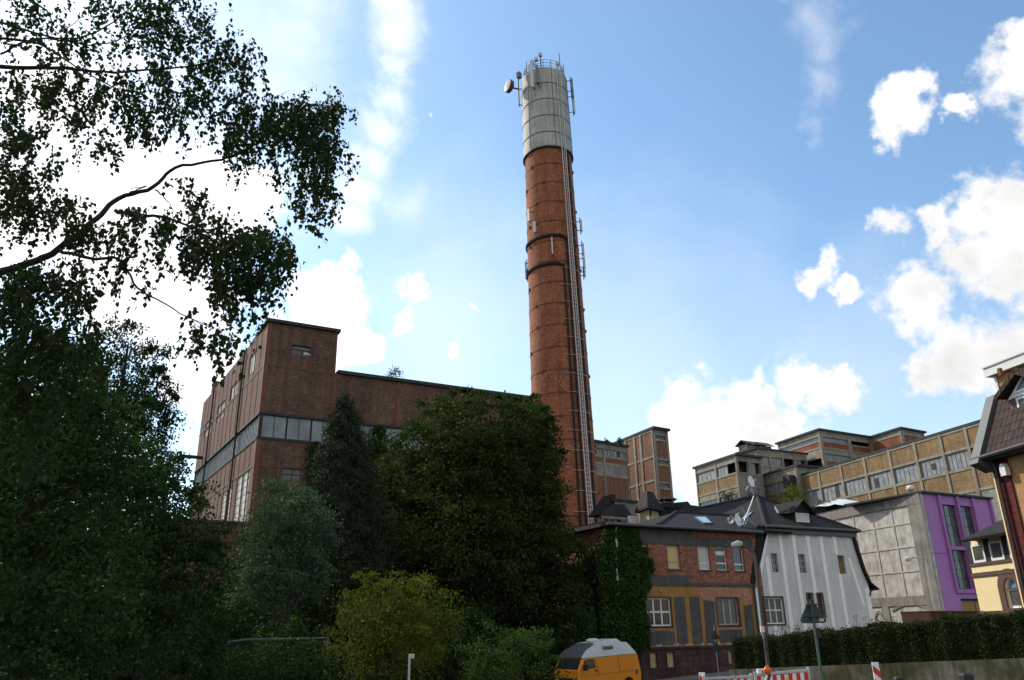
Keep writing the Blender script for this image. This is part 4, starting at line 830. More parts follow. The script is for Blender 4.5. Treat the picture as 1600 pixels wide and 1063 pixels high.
    dr.roofsheet([df.P(-.35, ze, ov), df.P(au, az_ + .1, ov), df.P(au, az_ + .1, bk), df.P(-.35, ze, bk)], .1); dr.roofsheet([df.P(au, az_ + .1, ov), df.P(dw + .35, ze, ov), df.P(dw + .35, ze, bk), df.P(au, az_ + .1, bk)], .1); dr.build('dormer_roof', 'black_tiles', do)
    return f, W, zb, fp0, fn, lp0, ln
WH, WH_W, WH_Z, WFP, WFN, WLP, WLN = white_house()

# satellite dishes and aerials on the roofs
def dish(px, py, Y, r, aim, label, foot, mat='dish_white', arm=.5):
    c = Vector(at(px, py, Y).tolist()); t = thing('satellite_dish', label, 'satellite dish', foot)
    a = Vector(aim).normalized()
    m = MB(); m.lathe([(.01, -.02), (r * .5, .015), (r * .85, .07), (r, .12), (r * .97, .125), (r * .82, .09), (r * .45, .035), (.01, .01)], 28, c, axis=a); m.build('reflector', mat, t, smooth=True)
    k = MB(); k.tube([c + Vector((0, 0, -r)) + a * .1, c + a * arm], .018, 5); k.lathe([(.01, 0), (.05, .01), (.05, .12), (.01, .13)], 8, c + a * arm, axis=-a); k.build('feed_arm', 'galv', t)
    b = MB(); b.tube([Vector(foot), (c.x, c.y, c.z - r * .3), (c.x, c.y, c.z)], .03, 6); b.tube([c, c - a * .12], .06, 6); b.build('mast', 'galv', t); return t
def roof_gear():
    f = Vector(OH.P(*[OH.uz(1150, 829, -1.2)[0]], OH_H + .5, -1.2)); Y = f.y
    c = at(1151.5, 814, Y); dish(1151.5, 814, Y, .47, (.75, -.66, .12), 'large white satellite dish low on the roof edge of the brick house', (c[0], c[1], OH_H + .23))
    c = at(1143, 818, Y + .3); dish(1144, 813, Y + .3, .3, (-.8, -.5, .2), 'small grey dish turned side-on left of the large white satellite dish', (c[0], c[1], OH_H + .23), 'dish_grey', .4)
    p = Vector(at(1156, 812, Y + 1.0).tolist()); top = Vector(at(1178, 775, Y + 1.4).tolist())
    t = thing('aerial_mast', 'slanting twin pole mast with struts carrying the two upper dishes', 'mast', (p.x, p.y, OH_H + .5)); m = MB(); m.tube([(p.x, p.y, OH_H + .5), top], .03, 6); m.build('pole', 'galv', t)
    m = MB(); m.tube([(p.x + .25, p.y, OH_H + .6), top], .025, 6); m.build('strut', 'galv', t); m = MB(); m.tube([(p.x - .9, p.y, OH_H + .4), p + Vector((.0, 0, .5))], .02, 5); m.tube([(p.x + 1.2, p.y + .2, OH_H + .5), p + Vector((.2, 0, .8))], .02, 5); m.build('stay', 'galv', t)
    f2 = Vector(at(1178, 774, Y + 4).tolist())
    dish(1172, 753, Y + 4, .43, (.72, -.68, .15), 'white satellite dish topmost on its pole above the black tiled ridge', f2)
    dish(1174, 767, Y + 4.1, .4, (.1, .95, .1), 'dark grey backed dish under the topmost white one on the ridge pole', f2 + Vector((.05, .1, 0)), 'dish_grey')
    for k, (x, y0, y1, lab) in enumerate(((1163, 826, 812, 'thin rooftop aerial with side arms just right of the large white dish'), (1182, 830, 820, 'short bare pole standing at the end of the brick house eave'))):
        b = Vector(at(x, y0, Y).tolist()); b.z = OH_H + .23; tt = Vector(at(x, y1, Y).tolist()); m = MB(); m.tube([b, (b.x, b.y, tt.z)], .02, 5)
        if k == 0: m.tube([(b.x - .35, b.y, tt.z - .15), (b.x + .35, b.y + .1, tt.z - .1)], .015, 4); m.tube([(b.x, b.y, tt.z - .35), (b.x + .4, b.y, b.z)], .012, 4)
        tag(m.build('rooftop_aerial', 'galv'), lab, 'aerial')
roof_gear()

# ------------------------------------------------------------------ little roofs of the works behind the brick house
def old_sheds():
    def spot(px, Y): return at(px, 985, Y)[:2]
    def zz(px, py, Y): return at(px, py, Y)[2]
    Y = 64.; g = -1
    p = [zs_(180, 430), zs_(360, 380), zs_(650, 410)]; A, B, Cc = [at(*q, yy) for q, yy in zip(p, (70, 66, 69))]
    H = float(B[2]); L, Cn, R = onz(*p[0], H)[:2], onz(*p[1], H)[:2], onz(*p[2], H)[:2]
    poly = [Cn, R, L + R - Cn, L]; t = thing('boiler_shed', 'grey rendered shed with small dark mansard front beside the chimney foot', 'shed', (Cn[0], Cn[1], g))
    m = MB(); m.prism(poly, g, H); m.build('wall', 'old_wall', t); slab_roof(t, poly, H + .003, .18, .25)
    f = Fr.through(Cn, R); fl = Fr.through(L, Cn)
    q = lambda x, y, d: f.P(*f.uz(*zs_(x, y), d), d)
    m = MB(); m.hexa([q(280, 588, 1.2), q(612, 606, 1.2), f.P(f.uz(*zs_(612, 606), 1.2)[0], f.uz(*zs_(612, 606), 1.2)[1], -.2), f.P(f.uz(*zs_(280, 588), 1.2)[0], f.uz(*zs_(280, 588), 1.2)[1], -.2)],
                     [q(345, 425, .25), q(490, 425, .25), f.P(f.uz(*zs_(490, 425), .25)[0], f.uz(*zs_(490, 425), .25)[1], -.2), f.P(f.uz(*zs_(345, 425), .25)[0], f.uz(*zs_(345, 425), .25)[1], -.2)]); m.build('mansard_roof', 'slate', t)
    u, z = fl.uz(*zs_(255, 580)); m = MB(); w = fl.W; m.hexa([fl.P(w - 2.9, z, 1), fl.P(w, z, 1), fl.P(w, z, -.2), fl.P(w - 2.9, z, -.2)], [fl.P(w - 1.6, z + 1.6, .2), fl.P(w - .2, z + 1.6, .2), fl.P(w - .2, z + 1.6, -.2), fl.P(w - 1.6, z + 1.6, -.2)]); m.build('mansard_roof', 'slate', t)
    c = at(*zs_(465, 350), 70); m = MB(); m.cube((c[0], c[1], H), .7, .7, .75, 60); m.build('roof_vent', 'green_post', t)
    # flat terrace with a guard rail and a box in front of it
    Y = 62; a, b = at(*zs_(190, 590), Y), at(*zs_(760, 640), Y + 2); b[2] = a[2]
    f = Fr.through(a[:2], b[:2]); t = thing('terrace_building', 'low building with pale rail along its flat roof in front of the grey shed', 'building', (a[0], a[1], g)); zt = at(*zs_(400, 690), Y)[2]
    m = MB(); m.box(f, 0, f.W + 2, g, zt, -4, 0); m.build('wall', 'pale_plaster', t); m = MB(); m.box(f, -.2, f.W + 2.2, zt + .002, zt + .15, -4.1, .2); m.build('roof', 'roof_felt', t)
    m = MB(); m.box(f, 0, f.W * .78, a[2] - .16, a[2] + .02, -.12, 0)
    for k in range(6): m.box(f, f.W * .155 * k, f.W * .155 * k + .08, zt + .15, a[2] - .16, -.1, -.02)
    m.build('guard_rail', 'concrete', t)
    u = f.uz(*zs_(585, 645))[0]; m = MB(); m.box(f, u - .35, u + .35, a[2] - .45, a[2] + .12, .02, .35); tag(m.build('control_box', 'light_steel'), 'small pale grey box at the end of the flat roof rail', 'box')
    # plastered turret with dark pyramid roof
    Y = 62; cn = at(*zs_(820, 470), Y); l = at(*zs_(705, 500), Y + 1.6); r = at(*zs_(960, 490), Y + 1.2); H = cn[2]
    L, Cn, R = l[:2], cn[:2], r[:2]; poly = [Cn, R, L + R - Cn, L]; t = thing('turret', 'square pale plaster turret with dark tiled pyramid roof', 'turret', (Cn[0], Cn[1], g))
    m = MB(); m.prism(poly, g, H); m.build('wall', 'pale_plaster', t)
    ctr = (L + R) / 2; k = lambda s, z: [(ctr + (np.array(p) - ctr) * s).tolist() + [z] for p in poly]; za = at(*zs_(890, 262), Y + 1.5)[2]
    m = MB(); m.hexa(k(1.55, H + .05), k(.55, za)); m.build('pyramid_roof', 'slate', t); m = MB(); m.hexa(k(1.58, H - .15), k(1.58, H + .04)); m.build('eave', 'dark_wood', t)
    f = Fr.through(Cn, R); u, z = f.uz(*zs_(850, 545)); m = MB(); m.slab(f, [(u - .1, z - .25), (u + .16, z - .2), (u + .2, z + .1), (u + .02, z + .28), (u - .12, z + .05)], -.02, .02); m.build('damp_patch', 'dark_trim', t)
    # dark timber shed and its cupola
    Y = 63.5; a, b = at(*zs_(950, 470), Y), at(*zs_(1150, 480), Y + .6); f = Fr.through(a[:2], b[:2]); H = a[2]; t = thing('timber_shed', 'dark weathered timber shed right of the plaster turret', 'shed', (a[0], a[1], g))
    m = MB(); m.box(f, 0, f.W, g, H, -2, 0); m.build('wall', 'dark_wood', t); m = MB(); m.box(f, -.1, f.W + .6, H + .003, H + .3, -2.1, .2); m.build('roof', 'slate', t)
    Yc = Y + 1.2; c = at(*zs_(1095, 450), Yc); zc0, zc1, zc2 = [at(*zs_(1095, k), Yc)[2] for k in (420, 370, 318)]
    t = thing('cupola', 'tiny open roof cupola with pointed cap on the timber shed roof', 'cupola', (c[0], c[1], H + .35)); m = MB()
    for sx in (-.35, .35):
        for sy in (-.35, .35): m = MB(); m.cube((c[0] + sx, c[1] + sy, H + .34), .12, .12, zc1 - H - .34, 60); m.build('post', 'old_wall', t)
    m = MB(); m.cube((c[0], c[1], H + .34), 1.1, 1.1, max(.1, zc0 - H - .34), 60); m.build('base', 'dark_wood', t)
    m = MB(); m.hexa([(c[0] + x, c[1] + y, zc1) for x, y in ((-.7, -.7), (.7, -.7), (.7, .7), (-.7, .7))], [(c[0] + x, c[1] + y, zc2) for x, y in ((-.08, -.08), (.08, -.08), (.08, .08), (-.08, .08))]); m.build('cap', 'slate', t)
    # long low roof towards the hill block
    Y = 64; a, b = at(*zs_(1130, 450), Y), at(*zs_(1417, 500), Y + 9); f = Fr.through(a[:2], b[:2]); t = thing('low_shed', 'long low dark shed roof between the turret and the black tiled house', 'shed', (a[0], a[1], g))
    m = MB(); m.box(f, 0, f.W + 4, g, a[2] - .6, -1.5, 0); m.build('wall', 'old_wall', t); m = MB(); m.box(f, -.2, f.W + 4.2, a[2] - .597, a[2], -1.7, .3); m.build('roof', 'slate', t)
    Y = 80; a, b = at(*zs_(1275, 400), Y), at(*zs_(1400, 400), Y + 3); f = Fr.through(a[:2], b[:2]); t = thing('ruined_shed', 'small dark broken roofed shed by the foot of the hillside block', 'shed', (a[0], a[1], 0))
    m = MB(); m.box(f, 0, f.W + 3, 0, a[2] - .7, -4, 0); m.build('wall', 'concrete_dark', t); m = MB(); m.slab(f, [(-.1, a[2] - .69), (f.W + 3, a[2] - .69), (f.W + 3, a[2] + .4), (f.W * .9, a[2] + .1), (f.W * .6, a[2] + .35), (0, a[2])], -4.1, .15); m.build('roof', 'slate', t)
old_sheds()

# ------------------------------------------------------------------ grey walled hall with the purple front
def purple_hall():
    H = 12.; c, r = onz(1437, 771, H), onz(1546.5, 781, H); bend = onz(1334, 792, H)
    f = Fr.through(c[:2], r[:2]); W = f.W; fl = Fr.through(bend[:2], c[:2]); WL = fl.W; zb = -1
    root = thing('purple_hall', 'workshop hall with bright purple street front and stained grey side wall', 'building', (c[0], c[1], zb))
    D = WL + 10
    q = lambda x, y: f.uz(*z2(x, y)); ql = lambda x, y: fl.uz(*z2(x, y))
    zs1, zs0 = q(990, 412)[1], q(1030, 432)[1]; u1, u2, u3 = q(960, 212)[0], q(1020, 200)[0], q(1105, 240)[0]
    ub = [q(945, 185)[0], q(1035, 200)[0], q(1112, 210)[0]]; zt, zm1, zm0, zl = q(985, 212)[1], q(1030, 416)[1], q(1040, 432)[1], q(1080, 622)[1]
    b0, b1, b2 = ub; gw = .17
    w1, w2 = (b0 + gw, b1 - gw), (b1 + gw, b2 - gw); dr = (q(1058, 680)[0], q(1160, 680)[0] + 1.4, zb, q(1090, 668)[1])
    holes = [(w1[0], w1[1], zm1, zt), (w2[0], w2[1], zm1, zt), (w1[0], w1[1], zl, zm0), (w2[0], w2[1], zl, zm0), dr]
    m = MB(); wall_holes(m, f, 0, W, zb, H, holes, .3); m.build('front_wall', 'purple', root)
    for h in holes[:4]: window(root, f, h, 3, 4, -.2, .05, 'black_frame', 'dusty_glass', bars=.035)
    window(root, f, dr, 2, 2, -.2, .2, 'dark_trim', 'boarded', name='gate', zsplit=(.5,), bars=.05)
    for u in ub + [W - .2]: s = MB(); s.box(f, u - .15, u + .15, zl - .35 if u < W - .3 else zb, H - .004, -.1, .2); s.build('front_fin', 'purple_dark', root)
    s = MB(); s.box(f, b0 + .152, b2 - .152, zl - .35, zl - .02, -.1, .14); s.box(f, b0 + .152, b1 - .152, zm1 + .02, zm0 - .02, -.1, .1) if zm1 > zm0 else None; s.build('front_rail', 'purple_dark', root)
    s = MB(); s.box(f, .02, W - .42, q(890, 410)[1] - .05, q(890, 410)[1] + .05, -.02, .03) if False else s.box(f, .02, b0 - .25, q(900, 445)[1] - .04, q(900, 445)[1] + .04, -.02, .03); s.build('front_joint', 'purple_dark', root)
    # stained side wall with its gable slope, concrete edge beam, ribs
    zfar = ql(390, 258)[1]; ufar = ql(390, 258)[0]; sl = (H - zfar) / (0 - ufar); L = 26
    m = MB(); m.slab(fl, [(-L, zb), (WL, zb), (WL, H - .01), (0, H - .01), (-L, H - sl * L)], -.25, 0); m.build('side_wall', 'grime_wall', root)
    e = MB(); bh = ql(700, 190)[1] - ql(700, 236)[1]; e.slab(fl, [(WL - .01, H - bh), (WL - .01, H), (0, H), (-L, H - sl * L), (-L, H - bh - sl * L), (0, H - bh)][::-1], -.3, .12); e.build('edge_beam', 'concrete_grey', root)
    e = MB(); e.box(fl, WL - 1.5, WL - .003, zb, H - bh - .003, -.3, .1); e.build('corner_pier', 'concrete_grey', root)
    rb = MB(); us = [ql(x, y)[0] for x, y in ((562, 430), (655, 430), (748, 400), (838, 390))]; zlo = ql(750, 660)[1]
    for k, u in enumerate(us): rb.box(fl, u - .07, u + .07, zlo, (H - bh - .01 if u > 0 else H - bh + sl * u - .01), -.02, .055)
    for u in (us[0] - 2.1, us[0] - 4.2, us[0] - 6.3): rb.box(fl, u - .07, u + .07, zlo, H - bh + sl * min(0, u) - .01, -.02, .055)
    for (x, y) in ((745, 312), (745, 425), (770, 540)): z = ql(x, y)[1]; rb.box(fl, -L, WL - 1.52, z - .06, z + .06, -.02, .05)
    rb.build('wall_rib', 'grime_rib', root)
    s = MB(); s.box(fl, -12, WL - 1.52, zlo - .75, zlo, -.02, .09); s.box(fl, ql(700, 750)[0] - .4, ql(700, 750)[0] + .4, zb, zlo - .753, -.02, .08); s.build('base_band', 'concrete_grey', root)
    for x0, x1, y in ((640, 680, 740), (722, 905, 700)):
        ua, ub_ = ql(x0, y)[0], ql(x1, y)[0]; z = ql((x0 + x1) / 2, y)[1]; pts = [(ua + (ub_ - ua) * k / 12, z - .5 + .5 * math.sin(math.pi * k / 12)) for k in range(13)]; a = MB()
        for p, r_ in zip(pts, pts[1:]): a.slab(fl, [p, r_, (r_[0], r_[1] + .22), (p[0], p[1] + .22)], -.02, .07)
        a.build('blind_arch', 'concrete_grey', root)
    # roof behind
    g = MB(); zr = H + .02; g.prism([f.P(-.1, 0, .3)[:2], f.P(W + .1, 0, .3)[:2], f.P(W + .1, 0, -WL)[:2], f.P(-.1, 0, -WL)[:2]], zr, zr + .16); g.roofsheet([fl.P(0, zr + .1, .1), fl.P(-L, zr + .1 - sl * L, .1), fl.P(-L, zr + .1 - sl * L, -W), fl.P(0, zr + .1, -W)][::-1], .15); g.build('roof', 'dark_trim', root)
    g = MB(); g.quad(f.P(W, zb, 0), f.P(W, zb, -D), f.P(W, H, -D), f.P(W, H, 0)); g.build('far_wall', 'concrete_grey', root)
    # sheet thrown over the roof light, and a round vent
    pts = []; m = MB(); nx, ny = 12, 7; rs = random.Random(3)
    for j in range(ny):
        for i in range(nx):
            u = -8.5 + 8.6 * i / (nx - 1); d = -.5 - 4.5 * j / (ny - 1); hh = 1.5 * math.sin(math.pi * min(1, (i / (nx - 1)) ** .6)) * (1 - .5 * abs(j / (ny - 1) * 2 - 1)) + rs.uniform(-.09, .09)
            m.v.append(fl.P(u, H + .2 + sl * min(0, u) + max(0.02, hh), d))
    for j in range(ny - 1):
        for i in range(nx - 1): a = j * nx + i; m.f.append((a, a + 1, a + nx + 1, a + nx))
    tag(m.build('roof_sheet', 'tarp'), 'crumpled white plastic sheet spread over the flat roof edge of the grey hall', 'tarpaulin')
    u, z = fl.uz(1423, 772); v = MB(); v.lathe([(.12, 0), (.12, .35), (.32, .38), (.34, .6), (.25, .8), (.02, .85)], 14, fl.P(u, H + .02, -.1)); tag(v.build('roof_cowl', 'light_steel', smooth=True), 'small round white vent cowl at the corner of the grey side wall', 'roof vent')
    return f
PURPLE = purple_hall()

# ------------------------------------------------------------------ cream house and the brick corner house, right edge
za = lambda x, y: (1400 + x / 4.99, 850 + y / 4.99); z7b = lambda x, y: (1440 + x / 2.531, 540 + y / 2.531); zq = lambda x, y: (1520 + x / 5.313, 540 + y / 5.313)
def cream_house():
    p = at(1508, 900, 42); f = Fr(p[:2], 176); zb = -1.0; q = lambda x, y: f.uz(*za(x, y))
    root = thing('cream_house', 'cream rendered house with brown trim and round arched window behind the hedge', 'house', (p[0], p[1], zb))
    uL = q(600, 250)[0]; L = 8.0; H = q(600, -15)[1]
    w = [f.rect(585, 5, 712, 140, za), f.rect(722, -10, 858, 118, za)]; z0, z1_ = (w[0][2] + w[1][2]) / 2, (w[0][3] + w[1][3]) / 2; ww = w[0][1] - w[0][0]; gap = w[1][0] - w[0][1]
    w = [(w[0][0] + k * (ww + gap), w[0][0] + k * (ww + gap) + ww, z0, z1_) for k in range(4)]; H = z1_ + .22
    ar = f.rect(838, 300, 985, 505, za); zsp = f.uz(*za(900, 345))[1]; zsill = f.uz(*za(930, 500))[1]; u0, u1 = ar[0], ar[1] + .05; R = (u1 - u0) / 2; uc = (u0 + u1) / 2
    holes = w + [(u0, u1, zsill, zsp)]
    m = MB(); zmid = zsp + R + .02; zw = min(zmid, z0 - .1)
    wall_holes(m, f, uL, L, zb, zsp, [(u0, u1, zsill, zsp)], .2)
    # wall round the arch
    n = 14; arc = [(uc - R * math.cos(math.pi * k / n), zsp + R * math.sin(math.pi * k / n)) for k in range(n + 1)]
    m.quad(f.P(uL, zsp), f.P(u0, zsp), f.P(u0, zmid), f.P(uL, zmid)); m.quad(f.P(u1, zsp), f.P(L, zsp), f.P(L, zmid), f.P(u1, zmid))
    for a, b in zip(arc, arc[1:]): m.quad(f.P(*a), f.P(*b), f.P(b[0], zmid), f.P(a[0], zmid)); m.quad(f.P(*a), f.P(a[0], a[1], -.2), f.P(b[0], b[1], -.2), f.P(*b))
    wall_holes(m, f, uL, L, zmid, H, w, .15)
    m.quad(f.P(uL, zb, -8), f.P(uL, zb, 0), f.P(uL, H, 0), f.P(uL, H, -8)); m.build('wall', 'cream', root)
    for r in w: window(root, f, r, 1, 1, .05, .11, 'white_frame', 'curtain_dark')
    s = MB()
    zz = z0 - .1; s.box(f, uL - .02, L, z0 - .14, z0 - .02, -.02, .07); s.build('window_band', 'brown_trim', root); s = MB(); zc = q(760, 228)[1]; s.box(f, uL - .02, L, zc - .09, zc + .09, -.02, .08); s.build('string_course', 'brown_trim', root)
    s = MB(); zc = q(800, 535)[1]; s.box(f, uL - .02, L, zc - .08, zc + .08, -.02, .08); s.build('base_course', 'brown_trim', root)
    for k in range(3): b = MB(); b.box(f, w[k][1] + .01, w[k + 1][0] - .01, z0, H - .004, -.1, .03); b.build('window_post', 'black_frame', root)
    b = MB(); b.box(f, uL - .01, w[0][0] - .01, z0, H - .004, -.1, .02); b.build('window_post', 'black_frame', root)
    t = .42; sr = MB(); arc2 = [(uc - (R + t) * math.cos(math.pi * k / n), zsp + (R + t) * math.sin(math.pi * k / n)) for k in range(n + 1)]
    for k in range(n): sr.slab(f, [arc[k + 1], arc[k], arc2[k], arc2[k + 1]], -.02, .06)
    sr.box(f, u0 - t, u0, zsill - .1, zsp, -.02, .06); sr.box(f, u1, u1 + t, zsill - .1, zsp, -.02, .06); sr.build('arch_surround', 'brown_trim', root)
    win = window(root, f, (u0, u1, zsill, zsp), 1, 1, -.1, .1, 'white_frame', 'curtain_dark', name='arched_window', sill='brown_trim')
    g = MB(); g.quad(*[f.P(a[0], a[1], -.15) for a in reversed(arc)]); g.build('fanlight', 'sky_glass', win)
    g = MB(); arc3 = [(uc + (a[0] - uc) * .86, zsp + (a[1] - zsp) * .86) for a in arc]
    for k in range(n): g.slab(f, [arc3[k + 1], arc3[k], arc[k], arc[k + 1]], -.17, -.09)
    g.build('arch_frame', 'white_frame', win)
    # projecting tiled canopy roof
    e = MB(); za1 = q(560, 0)[1]; ul, zl = f.uz(1503, 842, .7); e.roofsheet([f.P(ul, H - .02, .8), f.P(L, H - .02, .8), f.P(L, H + 1.5, -2.6), f.P(uL + 1.6, H + 1.5, -2.6)], .14); e.roofsheet([f.P(ul, H - .02, -6), f.P(ul, H - .02, .8), f.P(uL + 1.6, H + 1.5, -2.6)], .14); e.build('roof', 'slate', root)
    s = MB(); s.box(f, ul + .05, L, H + .0, H + .1, -.05, .72); s.build('soffit', 'dark_trim', root)
cream_house()

def corner_house():
    p = at(1556, 735, 27); f = Fr(p[:2], 172); q = lambda x, y, d=0.0: f.uz(*z7b(x, y), d); zb = -.6
    root = thing('corner_house', 'brick house with brown pantile roof, white gabled dormer and black drainpipe, right edge', 'house', (p[0], p[1], zb))
    H = q(300, 440)[1]; u0 = q(283, 500)[0]; L = 8; up1 = q(345, 500)[0]
    m = MB(); m.box(f, u0, up1, zb, H, -.4, 0); m.build('brick_pier', 'dark_brick', root)
    m = MB(); m.box(f, u0 - .06, u0 - .003, zb, H - .1, -.3, .004); m.build('pale_edge', 'cream', root)
    m = MB(); wall_holes(m, f, up1, L, zb, H); m.v = [tuple(np.array(v) - np.array([*(f.n * .06), 0])) for v in m.v]; m.quad(f.P(u0, zb, -6), f.P(u0, zb, -.3), f.P(u0, H, -.3), f.P(u0, H, -6)); m.build('wall', 'tan_brick', root)
    dp = MB(); x = q(300, 490)[0]; dp.tube([f.P(x - .1, H + .1, .35), f.P(x, H - .25, .1), f.P(x + .06, H - .5, .1), f.P(x + .06, zb, .1)], .055, 8); dp.build('drainpipe', 'black_frame', root)
    la = thing('wall_lamp', 'small white lamp fixed high on the brick pier of the corner house', 'lamp', f.P(q(340, 490)[0], q(340, 505)[1], 0)); u, z = q(340, 492); lm = MB(); lm.slab(f, [(u - .13, z - .2), (u + .13, z - .2), (u + .13, z + .06), (u + .06, z + .2), (u - .06, z + .2), (u - .13, z + .08)], .02, .2); lm.build('housing', 'white_panel', la); lm = MB(); lm.box(f, u - .05, u + .05, z - .1, z + .1, 0, .02); lm.build('bracket', 'galv', la)
    # roof slope, verge clad in zinc, gutter
    AN = R_(63); tan = math.tan(AN); ov = .35; ze = H + .06
    r = ray(*zq(225, 415)); best = None
    for k in range(400):
        d = -.02 * k; u, z = f.uz(*zq(225, 415), d); zz = ze + (ov - d) * tan
        if best is None or abs(z - zz) < best[0]: best = (abs(z - zz), d, u, z)
    _, dv, uv, zv = best; ev = f.uz(*zq(70, 830), ov)[0]; uv = ev
    top = max(.8, (zv - ze) / tan); P = lambda u, s: f.P(u, ze + s * tan, ov - s)
    m = MB(); m.roofsheet([P(u0 + .15, 0), P(L, 0), P(L, top), P(u0 + .15, top)], .15); m.build('pantile_roof', 'brown_tiles', root)
    nn = np.array([f.n[0] * math.sin(AN), f.n[1] * math.sin(AN), math.cos(AN)]); off = lambda p, k: tuple(np.array(p) + nn * k)
    uo = u0 - .3; m = MB(); sA = max(0, (zv - ze) / tan + .3); m.hexa([off(P(uo, -.15), -.5), off(P(u0 + .14, -.15), -.5), off(P(u0 + .14, top), -.5), off(P(uo, top), -.5)], [off(P(uo, -.15), .14), off(P(u0 + .14, -.15), .14), off(P(u0 + .14, top), .14), off(P(uo, top), .14)]); m.build('verge_flashing', 'zinc', root)
    m = MB(); m.tube([f.P(uo, ze - .05, ov + .1), f.P(L, ze - .05, ov + .1)], .09, 8); m.build('gutter', 'black_frame', root); m = MB(); m.box(f, uo, L, H - .12, H, -.2, ov + .04); m.build('soffit', 'black_frame', root)
    # gabled dormer
    d = -.35; g = lambda x, y: f.uz(*zq(x, y), d); bl = g(275, 462); wl = g(350, 455); ap = g(412, 205); bt = g(425, 715); wl2 = wl[0]
    uc, apz = ap; hw = uc - bl[0]; wz0 = bt[1]
    do = MB(); do.slab(f, [(bl[0] + .08, bl[1]), (2 * uc - bl[0] - .08, bl[1]), (uc, apz - .1)], d - .1, d); dd = do.build('dormer', 'white_panel', root)
    c = MB(); c.box(f, wl2 - .32, wl2 - .0, wz0 - .1, bl[1], d - 2.5, d - .03); c.build('dormer_cheek', 'brown_trim', dd)
    c = MB(); c.box(f, 2 * uc - wl2, 2 * uc - wl2 + .32, wz0 - .1, bl[1], d - 2.5, d - .03); c.build('dormer_cheek', 'brown_trim', dd)
    window(dd, f, (wl2, 2 * uc - wl2, wz0, bl[1] - .02), 3, 1, d - .03, .08, 'white_frame', 'curtain_dark', bars=.06)
    t = MB(); k = .62; t.slab(f, [(uc - hw * k, bl[1] + .12), (uc + hw * k, bl[1] + .12), (uc, bl[1] + .12 + (apz - bl[1]) * k)], d - .02, d + .03); tf = t.build('gable_frame', 'white_frame', dd)
    t = MB(); k2 = .46; t.slab(f, [(uc - hw * k2, bl[1] + .2), (uc + hw * k2, bl[1] + .2), (uc, bl[1] + .2 + (apz - bl[1]) * k2)], d, d + .034); t.build('gable_pane', 'curtain_dark', tf)
    t = MB(); o = .3; e0 = g(238, 425)
    t.roofsheet([f.P(*e0, d + o), f.P(uc, apz + .06, d + o), f.P(uc, apz + .06, d - 3.5), f.P(*e0, d - 3.5)], .16); t.roofsheet([f.P(uc, apz + .06, d + o), f.P(2 * uc - e0[0], e0[1], d + o), f.P(2 * uc - e0[0], e0[1], d - 3.5), f.P(uc, apz + .06, d - 3.5)], .2); t.build('dormer_roof', 'brown_tiles', dd)
    s = MB(); s.box(f, bl[0] + .3, 2 * uc - bl[0] - .3, wz0 - .16, wz0 - .1, d - .2, d + .12); s.build('dormer_apron', 'pale_chip', dd)
    # taller block behind with white parapet
    a = at(*zq(140, 255), 36); b = at(*zq(425, 165), 34); ff = Fr(a[:2], 166); z0 = ff.uz(*zq(145, 268))[1]; zt = ff.uz(*zq(130, 200))[1]; t = thing('parapet_block', 'tall tan brick block with white parapet rising behind the corner house roof', 'building', (a[0], a[1], zb))
    m = MB(); m.box(ff, 0, 10, z0, zt, -9, .3); m.build('parapet', 'white_panel', t); m = MB(); m.box(ff, .0, 10.1, zt + .002, zt + .07, -9.1, .36); m.build('parapet_cap', 'light_steel', t)
    u = ff.uz(*zq(205, 290))[0]; m = MB(); m.box(ff, u, 9.9, zb, z0 - .002, -8.8, 0); m.build('wall', 'tan_brick', t); m = MB(); m.box(ff, u - .12, u - .003, zb, z0 - .002, -.3, .05); m.build('corner_strip', 'white_panel', t)
    uu, zz = ff.uz(*zq(298, 215)); m = MB(); m.cube(ff.P(uu, zz - .25, .5), .16, .16, .36, 76); tag(m.build('chimney_pot', 'rust_brick'), 'small orange clay pot peeking over the dormer roof below the white parapet', 'chimney pot')
corner_house()

